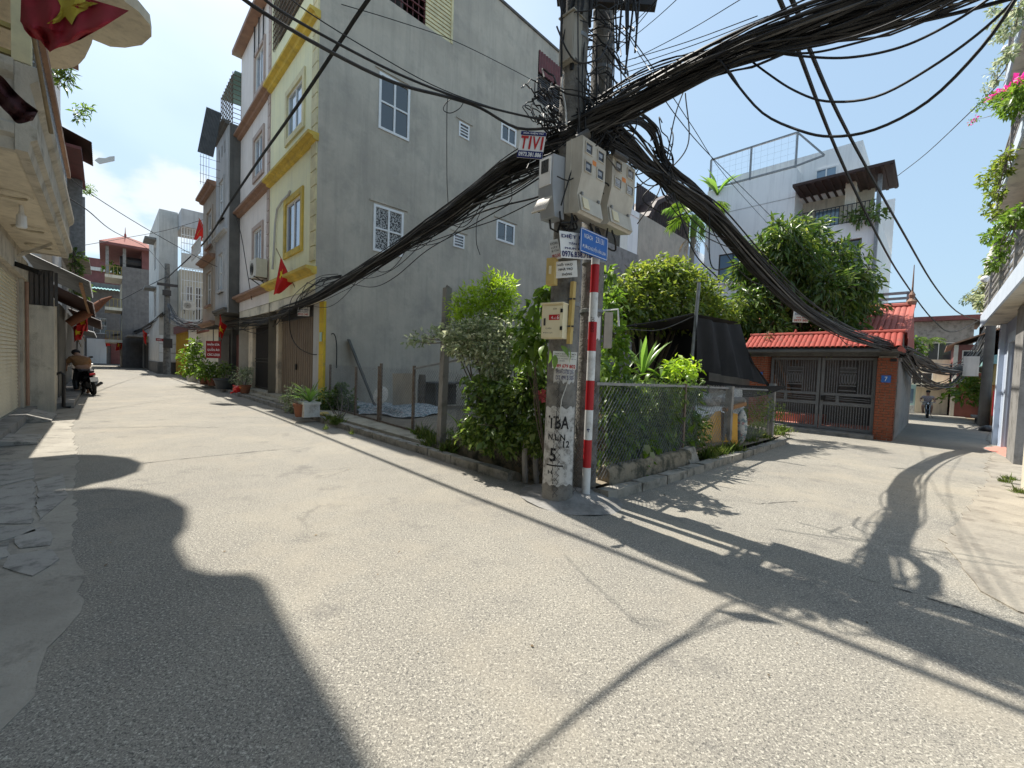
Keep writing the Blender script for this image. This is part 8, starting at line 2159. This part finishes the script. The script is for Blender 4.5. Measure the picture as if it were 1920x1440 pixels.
for k in range(110):
 t = rgv.random(); pts.append(PY(1124 + 180 * t, rgv.uniform(700, 830), 5.1 + 2.1 * t + rgv.uniform(0, .3)))
for p in pts: hedge.inst('blade', ld, p, (rgv.gauss(0, .4), -rgv.uniform(.5, 1.3), rgv.uniform(0, 6.28)), (rgv.uniform(.6, 1.2),) * 3)
cl = [B(1195, 860, 22, 5.6, 90), B(1200, 890, 14, 5.5, 50), B(1215, 835, 18, 5.8, 60)]
cr_ = plant('creeper', 'pale creeper spilling over the mossy wall under the right fence', 'creeper', cl, .10, .06, 'leaf_green', np.array([4.9, 2.9, .2]), .008, .6, seed=10, sub=1)
scatter_big(cr_, big_leaf(.15, .11, 'leaf_pale', heart=True), [PY(1212, 835, 5.55), PY(1205, 850, 5.5), PY(1222, 848, 5.6), PY(1198, 872, 5.4)], rgv, .8, 1.2, (-1.2, -.4), FACE)
cl = [B(1122, 800, 9, 4.95, 60), B(1126, 830, 10, 4.95, 60), B(1120, 780, 7, 4.95, 40)]
plant('dry_creeper', 'brown withered creeper hanging right of the rear pole', 'creeper', cl, .07, .02, 'leaf_dry', np.array([4.2, 2.75, 1.1]), .006, .9, seed=11)
# tall pale dracaena by the black tent
strap_plant('dracaena', 'tall dracaena with long pale striped leaves before the black tent', PY(1205, 700, 6.4), 13, .72, .10, 'leaf_strap', rgv, elev=(.9, 1.5), droop=(.1, .6))
strap_plant('dracaena', 'lower arching dracaena beside the tall pale one', PY(1240, 708, 6.6), 12, .55, .09, 'leaf_green', rgv, elev=(.3, 1.1), droop=(.5, 1.4))
cl = [B(1280, 695, 18, 7.0, 90), B(1260, 690, 16, 6.9, 70), B(1300, 690, 14, 7.2, 60)]
plant('young_shrub', 'young shrub with pale tips over the fence at the tent pole', 'shrub', cl, .11, .04, 'leaf_lime', PY(1275, 730, 7.1), .01, .2, seed=12)
# palm frond arching over the fence
def frond(mb, p, az, L, el, dr, leafL, rg, k=16, w=.018, dens=2):
 h = np.array([math.cos(az), math.sin(az), 0]); s = np.array([-h[1], h[0], 0]); e = el; q = np.array(p, float); pts = [q.copy()]
 for j in range(k):
  d = h * math.cos(e) + ZZ * math.sin(e); q = q + d * L / k; pts.append(q.copy()); e -= dr / k
  t = j / k
  if t > .15:
   for d2 in range(dens):
    for sg in (-1, 1):
     ll = leafL * (1 - abs(t - .5) * 1.1) * rg.uniform(.8, 1.1); b = q - d * (L / k) * d2 / dens
     v = s * sg * .75 + d * .6 - ZZ * rg.uniform(.0, .5); v /= np.linalg.norm(v); u = np.cross(v, ZZ); u /= max(1e-6, np.linalg.norm(u))
     m_ = b + v * ll * .5; e_ = b + v * ll - ZZ * ll * rg.uniform(.1, .4)
     mb.add([b, m_ + u * w * ll, e_, m_ - u * w * ll], [(0, 1, 2), (0, 2, 3)])
 mb.tube(pts, np.linspace(.012, .004, len(pts)), 4); return mb
# slim areca palm
pc = PY(1301, 412, 13.0); pf = np.array([pc[0] + .0, pc[1] + .1, -.3])
PT = Thing('palm_tree', 'slender areca palm with grey trunk rising behind the guava tree', 'palm tree', pf)
PT.part('trunk', MB().tube(smooth_path([pf, lerp(pf, pc, .5) + np.array([.06, 0, 0]), pc - ZZ * .5], 12), .075, 8), M['palm_bark'], smooth=True)
PT.part('crownshaft', MB().tube([pc - ZZ * .55, pc - ZZ * .2, pc + ZZ * .15], [.09, .10, .05], 8), M['leaf_green'], smooth=True)
for k in range(11):
 PT.part('frond', frond(MB(), pc + ZZ * .05, k * .6 + .2, rgv.uniform(.8, 1.15), rgv.uniform(.25, 1.4), rgv.uniform(1.1, 2.0), .42, rgv, 14, .055, 2), M['leaf_strap' if k % 3 == 0 else 'leaf_green'])
for k in range(5):
 PT.part('dry_frond', frond(MB(), pc - ZZ * .45, k * 1.3, rgv.uniform(.5, .8), rgv.uniform(-.9, -.3), .8, .2, rgv, 8, .05, 1), M['leaf_dry'])
# guava-like tree over the garden
cl = [B(1135, 575, 30, 9.0, 330), B(1165, 555, 36, 9.3, 520), B(1205, 530, 38, 9.8, 640), B(1250, 520, 36, 10.2, 640), B(1290, 530, 38, 10.4, 640), B(1325, 555, 34, 10.6, 520), B(1350, 585, 28, 10.8, 360), B(1180, 590, 38, 9.3, 520), B(1225, 575, 44, 9.8, 800), B(1275, 575, 42, 10.2, 740), B(1320, 595, 34, 10.5, 460), B(1372, 592, 18, 10.9, 160), B(1235, 505, 22, 10.2, 260), B(1270, 505, 20, 10.3, 220), B(1210, 510, 16, 10.0, 130), B(1385, 570, 10, 11, 50)]
plant('guava_tree', 'broad yellow green fruit tree spreading over the black tent', 'tree', cl, .125, .062, 'leaf_guava', np.array([9.8, 5.2, .6]), .06, .35, seed=13, trunk_name='limbs')
# mango tree at the gate
mc = [(1435, 470, 36), (1475, 445, 36), (1515, 440, 32), (1410, 520, 38), (1455, 510, 44), (1500, 490, 46), (1545, 480, 40), (1585, 500, 36), (1610, 530, 34), (1400, 570, 32), (1440, 565, 44), (1490, 555, 48), (1540, 545, 48), (1590, 560, 42), (1620, 580, 26), (1405, 620, 28), (1440, 615, 36), (1485, 610, 40), (1535, 605, 42), (1580, 610, 34), (1392, 600, 20), (1460, 430, 18), (1395, 500, 16), (1560, 625, 30)]
cl = [B(x, y, r, 15.6 - .9 * math.sin(i * 1.7), int(r * 14)) for i, (x, y, r) in enumerate(mc)]
mango = plant('mango_tree', 'dense dark mango tree towering behind the tiled gate roof', 'tree', cl, .30, .075, 'leaf_mango', np.array([19.6, 3.6, -.3]), .12, .75, seed=14, trunk_name='limbs', up=.5)
cl = [B(x, y, r, 15.0, n) for x, y, r, n in ((1530, 482, 14, 60), (1560, 525, 14, 60), (1480, 480, 12, 50), (1500, 575, 14, 60), (1590, 575, 12, 50), (1460, 590, 12, 40), (1490, 500, 14, 40), (1430, 480, 14, 60), (1510, 455, 14, 60))]
V, F_ = clump_leaves(cl, .30, .08, .9, np.random.default_rng(5), .5)
mango.part('young_leaves', fast_mesh('young_leaves', V, F_, M['leaf_guava'], mango.base), None, stuff=True)
plant('red_leaved_shrub', 'reddish tipped creeper along the gate ridge under the mango', 'shrub', [B(1480, 634, 8, 13.6, 40), B(1520, 632, 8, 13.6, 40), B(1440, 630, 7, 13.8, 30)], .12, .04, 'leaf_dry', None, seed=15)
# balcony greenery on the right
BY = 'plants trailing from the flower balconies'
S_ = .93
def balc(label, spots, m, L=.10, W=.05, s=-.9, seed=1, n=60, name='balcony_plant', cat='plant', fl=None, rootp=None):
 cl = []
 for x, y, r, *k in spots:
  c = PS(x, y, s); Yd = world_of(c)[1]; rr = r / FPX * Yd; cl.append((c, (rr, rr, rr), int(n * (k[0] if k else 1))))
 T = plant(name, label, cat, cl, L, W, m, cl[-1][0] if rootp is None else rootp, .012, .4, seed=seed, sub=1)
 if fl:
  q = []
  for x, y, r, k in fl:
   c = PS(x, y, s - .02); Yd = world_of(c)[1]; rr = r / FPX * Yd; q.append((c, (rr, rr, rr), k))
  V, F_ = clump_leaves(q, .06, .05, .1, np.random.default_rng(seed), .2); T.part('blossom', fast_mesh('blossom', V, F_, M['petal_pink'], T.base), None, stuff=True)
 return T
balc('pale leafy spray hanging highest from the flower balconies', [(1862, 18, 9), (1872, 40, 12), (1890, 22, 14), (1902, 45, 14), (1885, 62, 10), (1868, 72, 7, .5), (1910, 15, 14)], 'leaf_silver', seed=21, s=-.75, n=70)
balc('thin airy branch above the pink bougainvillea', [(1872, 118, 9, .5), (1862, 135, 10, .6), (1885, 110, 9, .6), (1895, 100, 8), (1850, 165, 8, .6), (1868, 150, 9, .6)], 'leaf_silver', seed=22, s=-.78, n=60)
balc('pink bougainvillea arching out over the lane from the balcony', [(1835, 200, 9, .6), (1850, 190, 11), (1868, 185, 13), (1885, 190, 16, 1.5), (1905, 185, 20, 2), (1915, 170, 18, 2), (1825, 225, 7, .4), (1900, 205, 14, 1.5)], 'leaf_green', seed=23, s=-.78, n=70, name='bougainvillea', cat='bougainvillea', fl=[(1870, 178, 9, 90), (1893, 166, 8, 70), (1860, 182, 7, 40), (1822, 230, 5, 36), (1830, 222, 5, 20), (1912, 150, 6, 40), (1905, 158, 6, 30)])
balc('bushy green creeper under the middle flower balcony', [(1875, 305, 12), (1865, 325, 16, 1.4), (1858, 345, 16, 1.4), (1868, 365, 14, 1.3), (1850, 392, 10, .7), (1870, 400, 12), (1880, 320, 12), (1845, 340, 9, .6), (1890, 290, 10, .6)], 'leaf_guava', seed=24, s=-.80, n=80)
balc('green vine spreading above the slatted balcony rail', [(1850, 445, 9, .6), (1865, 440, 12), (1880, 425, 14, 1.3), (1900, 415, 14, 1.3), (1885, 450, 12), (1875, 470, 12), (1866, 490, 12), (1862, 502, 8, .6), (1912, 400, 12)], 'leaf_green', seed=25, s=-.82, n=80)
balc('yellowish pale climber lowest on the balcony corner', [(1812, 562, 8, .5), (1828, 556, 11), (1845, 545, 12), (1858, 530, 11), (1850, 565, 10), (1840, 575, 9, .6), (1860, 515, 9)], 'leaf_pale', seed=26, s=-1.2, n=110, L=.16, W=.08)
cl = [B(1805, 735, 26, 26, 200), B(1840, 725, 26, 26, 220), B(1865, 715, 20, 25, 160), B(1850, 745, 18, 25, 100), B(1820, 710, 16, 26, 100)]
plant('lane_shrub', 'wide leafy shrub overhanging the lane wall beyond the blue house', 'shrub', cl, .28, .12, 'leaf_green', PY(1850, 765, 26), .04, .5, seed=27)
cl = [B(1768, 720, 18, 33, 160), B(1785, 740, 22, 33, 200), B(1775, 760, 18, 33, 140), B(1790, 715, 16, 33, 120)]
plant('lane_tree', 'dark bushy tree before the cream wall where the lane bends', 'tree', cl, .35, .15, 'leaf_dark', PY(1780, 790, 33), .08, .5, seed=28, trunk_name='limbs')
cl = [B(1712, 640, 10, 30, 60), B(1720, 655, 12, 30, 80), B(1712, 670, 10, 30, 60)]
plant('lane_tree', 'small green tree peeping over the gate side wall', 'tree', cl, .35, .15, 'leaf_green', PY(1715, 720, 30), .06, .5, seed=29, trunk_name='limbs')
pc = PY(1738, 642, 38); pf = np.array([pc[0], pc[1], -1.3])
PT2 = Thing('palm_tree', 'small distant palm above the lane cables', 'palm tree', pf)
PT2.part('trunk', MB().tube([pf, pc], .14, 7), M['palm_bark'])
for k in range(12): PT2.part('frond', frond(MB(), pc, k * .55, 1.3, rgv.uniform(.1, 1.2), 1.5, .5, rgv, 10, .07, 2), M['leaf_dark'])
tp_ = PN(1346, 350, 31.9)
strap_plant('banana_plant', 'banana like plant on the villa roof inside the tube frame', tp_ - ZZ * .6, 8, 1.9, .42, 'leaf_strap', rgv, elev=(.9, 1.45), droop=(.2, .9))
balk = [PN(1600, 405, 31.9), PN(1632, 398, 31.9), PN(1645, 402, 31.6), PN(1618, 408, 31.8)]
plant('terrace_plant', 'dark creeper over the villa terrace railing', 'plant', [(c, (.6, .6, .5), 60) for c in balk], .3, .12, 'leaf_dark', balk[0] - ZZ * .3, .02, .4, seed=30)
# left street greenery
def wc(label, spots, Yd, m, L, W, seed, n=70, name='shrub', cat='shrub', root=None, droop=.3, r0=.02):
 return plant(name, label, cat, [B(x, y, r, Yd + .1 * math.sin(i * 2), n) for i, (x, y, r) in enumerate(spots)], L, W, m, root, r0, droop, seed=seed)
wc('tall leafy potted shrub by the yellow gate', [(360, 655, 12), (350, 668, 12), (372, 668, 13), (362, 685, 14), (352, 695, 12), (375, 690, 12), (368, 645, 9)], 19.6, 'leaf_green', .16, .07, 41, 110, root=pots[0], name='potted_shrub')
wc('bushy potted shrub at the middle of the sidewalk pots', [(385, 690, 13), (398, 688, 12), (378, 700, 10), (392, 702, 12), (405, 697, 10)], 18.6, 'leaf_green', .14, .07, 42, 100, root=pots[1], name='potted_shrub')
wc('bonsai with small dark crown in the wide dish', [(420, 688, 12), (412, 696, 9), (428, 694, 9), (418, 700, 9)], 17.6, 'leaf_dark', .10, .05, 43, 110, root=pots[3], name='bonsai', cat='bonsai')
wc('grey green wispy shrub beside the pink column', [(455, 700, 12), (448, 712, 12), (464, 710, 11), (456, 720, 11), (466, 695, 7)], 16.4, 'leaf_silver', .11, .03, 44, 120, root=pots[4], name='potted_shrub')
wc('white flowering shrub at the kerb left of the square planter', [(548, 738, 13), (538, 748, 12), (556, 752, 12), (548, 765, 12), (563, 735, 10), (560, 770, 9)], 11.0, 'leaf_silver', .075, .035, 45, 130, root=pot_brown, name='flowering_shrub')
strap_plant('spider_lily', 'bright strap leaved lily in the square white planter', pot_white, 34, .62, .045, 'leaf_strap', rgv, elev=(.5, 1.45), droop=(.3, 1.3))
wc('dark bush dotted with pale flowers behind the fence end', [(612, 748, 18), (632, 742, 18), (652, 748, 16), (622, 765, 18), (645, 768, 16), (605, 768, 12), (660, 765, 10), (640, 728, 10)], 11.0, 'leaf_dark', .085, .045, 46, 200, root=PG(628, 790, .1) + np.array([.15, .1, 0]), name='dark_bush')
wc('pale blooms scattered over the dark bush', [(612, 745, 16), (632, 740, 16), (650, 750, 14), (626, 762, 14)], 10.8, 'leaf_pale', .035, .03, 47, 14, name='blossom')
wc('leafy plant hanging in shade beside the cream balcony', [(118, 92, 11), (126, 100, 9), (105, 118, 11), (118, 126, 9), (100, 135, 10), (120, 150, 11), (128, 140, 7), (108, 150, 9), (112, 108, 8)], 9.0, 'leaf_dark', .13, .03, 48, 34, name='balcony_plant', cat='plant', root=PY(96, 110, 9.2), r0=.008)
wc('small airy plant on the grey upper house', [(145, 210, 9), (155, 205, 10), (150, 222, 8), (165, 203, 7)], 14.5, 'leaf_green', .15, .05, 49, 26, name='balcony_plant', cat='plant', root=PY(137, 215, 14.6), r0=.012)
wc('creeper dangling down beyond the annex tin roof', [(142, 480, 10), (146, 500, 9), (140, 515, 10), (150, 535, 9), (145, 548, 9), (158, 545, 7)], 19, 'leaf_dark', .2, .08, 50, 60, name='creeper', cat='creeper', root=PY(138, 470, 19), r0=.02)
wc('dry twig plant beside the hanging green panel', [(165, 360, 8), (158, 352, 7), (170, 352, 5)], 22, 'leaf_green', .2, .05, 51, 24, name='balcony_plant', cat='plant', root=PY(156, 360, 22), r0=.015)
wc('flower boxes on the tower balcony rail', [(205, 505, 8), (214, 500, 8), (222, 508, 7)], 45, 'leaf_green', .4, .15, 52, 40, name='balcony_plant', cat='plant')
# grass and weeds
def grass(name, label, spots, H, seed, n=120, m='leaf_grass', stuff=False):
 rg = np.random.default_rng(seed); P = []
 for x, y, r in spots:
  c = PG(x, y, .06); rr = r / FPX * world_of(c)[1]; q = rg.normal(size=(n, 3)) * np.array([rr, rr, 0]) * .6; P.append(c + q)
 P = np.concatenate(P); k = len(P); D = rg.normal(size=(k, 3)) * .45 + np.array([0, 0, 1.0]); N = rg.normal(size=(k, 3)); L = H * np.exp(rg.normal(size=k) * .3)
 V, F_ = leaf_arrays(P, D, N, L, L * .06, .1, .25)
 base = P.mean(0); T = Thing(name, label, 'grass', base); T.part('blades', fast_mesh('blades', V, F_, M[m], base), None, stuff=True); return T
grass('grass_tuft', 'sunlit grass tuft at the foot of the concrete fence post', [(800, 828, 14), (815, 838, 16), (790, 820, 10), (840, 850, 10)], .16, 61, 200)
grass('grass_tuft', 'small grass tuft on the sidewalk by the kerb stones', [(622, 790, 10), (632, 796, 8)], .13, 62, 150)
grass('grass_tuft', 'tuft of weeds growing from the kerb joint below the planter', [(610, 806, 4), (660, 815, 3)], .07, 63, 40)
grass('grass_strip', 'lush grass strip along the right kerb inside the fence end', [(1325, 862, 10), (1350, 854, 12), (1375, 848, 12), (1400, 830, 14), (1425, 824, 14), (1450, 818, 14), (1468, 810, 10), (1400, 808, 16), (1430, 800, 16), (1455, 796, 12)], .14, 64, 330)
grass('grass_tuft', 'sparse weeds on the dirt verge by the cream pier', [(1895, 900, 8), (1885, 905, 6), (1912, 925, 8)], .06, 65, 130)
cl = [B(1415, 775, 22, 8.6, 200), B(1445, 770, 22, 9.2, 200), B(1430, 745, 16, 9.4, 90), B(1465, 775, 12, 9.6, 80)]
plant('climbing_weed', 'fine pale weeds climbing the net at the right fence end', 'weeds', cl, .06, .02, 'leaf_grass', None, seed=66)
cl = [B(1745, 735, 10, 36, 40), B(1760, 720, 8, 36, 30)]
# grass covering the lot floor
rg = np.random.default_rng(8); k = 9000
P = np.stack([rg.uniform(4.2, 12.5, k), rg.uniform(2.75, 6.5, k), np.zeros(k)], 1); P[:, 2] = [.10 + terr(x) * .9 for x in P[:, 0]]
V, F_ = leaf_arrays(P, rg.normal(size=(k, 3)) * .5 + np.array([0, 0, 1.0]), rg.normal(size=(k, 3)), rg.uniform(.06, .2, k), rg.uniform(.008, .014, k), .1, .2)
ob = bpy.data.objects.new('grass', fast_mesh('grass', V, F_, M['leaf_grass'], (0, 0, 0))); COL.objects.link(ob); ob.rotation_euler = (0, 0, ANG); ob['kind'] = 'stuff'; ob['label'] = 'wild grass covering the fenced garden floor'; ob['category'] = 'grass'
# fallen leaves and grit on the asphalt
rg = np.random.default_rng(9); k = 110
P = np.stack([rg.uniform(-.8, 5.5, k), rg.uniform(-1.5, 12, k), np.full(k, .006)], 1)
V, F_ = leaf_arrays(P, rg.normal(size=(k, 3)) * np.array([1, 1, .1]), np.tile([0, 0, 1.0], (k, 1)) + rg.normal(size=(k, 3)) * .2, rg.uniform(.01, .04, k), rg.uniform(.006, .016, k), .1, .0)
ob = bpy.data.objects.new('fallen_leaves', fast_mesh('fallen_leaves', V, F_, M['leaf_dry'], (0, 0, 0))); COL.objects.link(ob); ob.rotation_euler = (0, 0, ANG); ob['kind'] = 'stuff'; ob['label'] = 'dry leaves and grit scattered on the asphalt'; ob['category'] = 'litter'
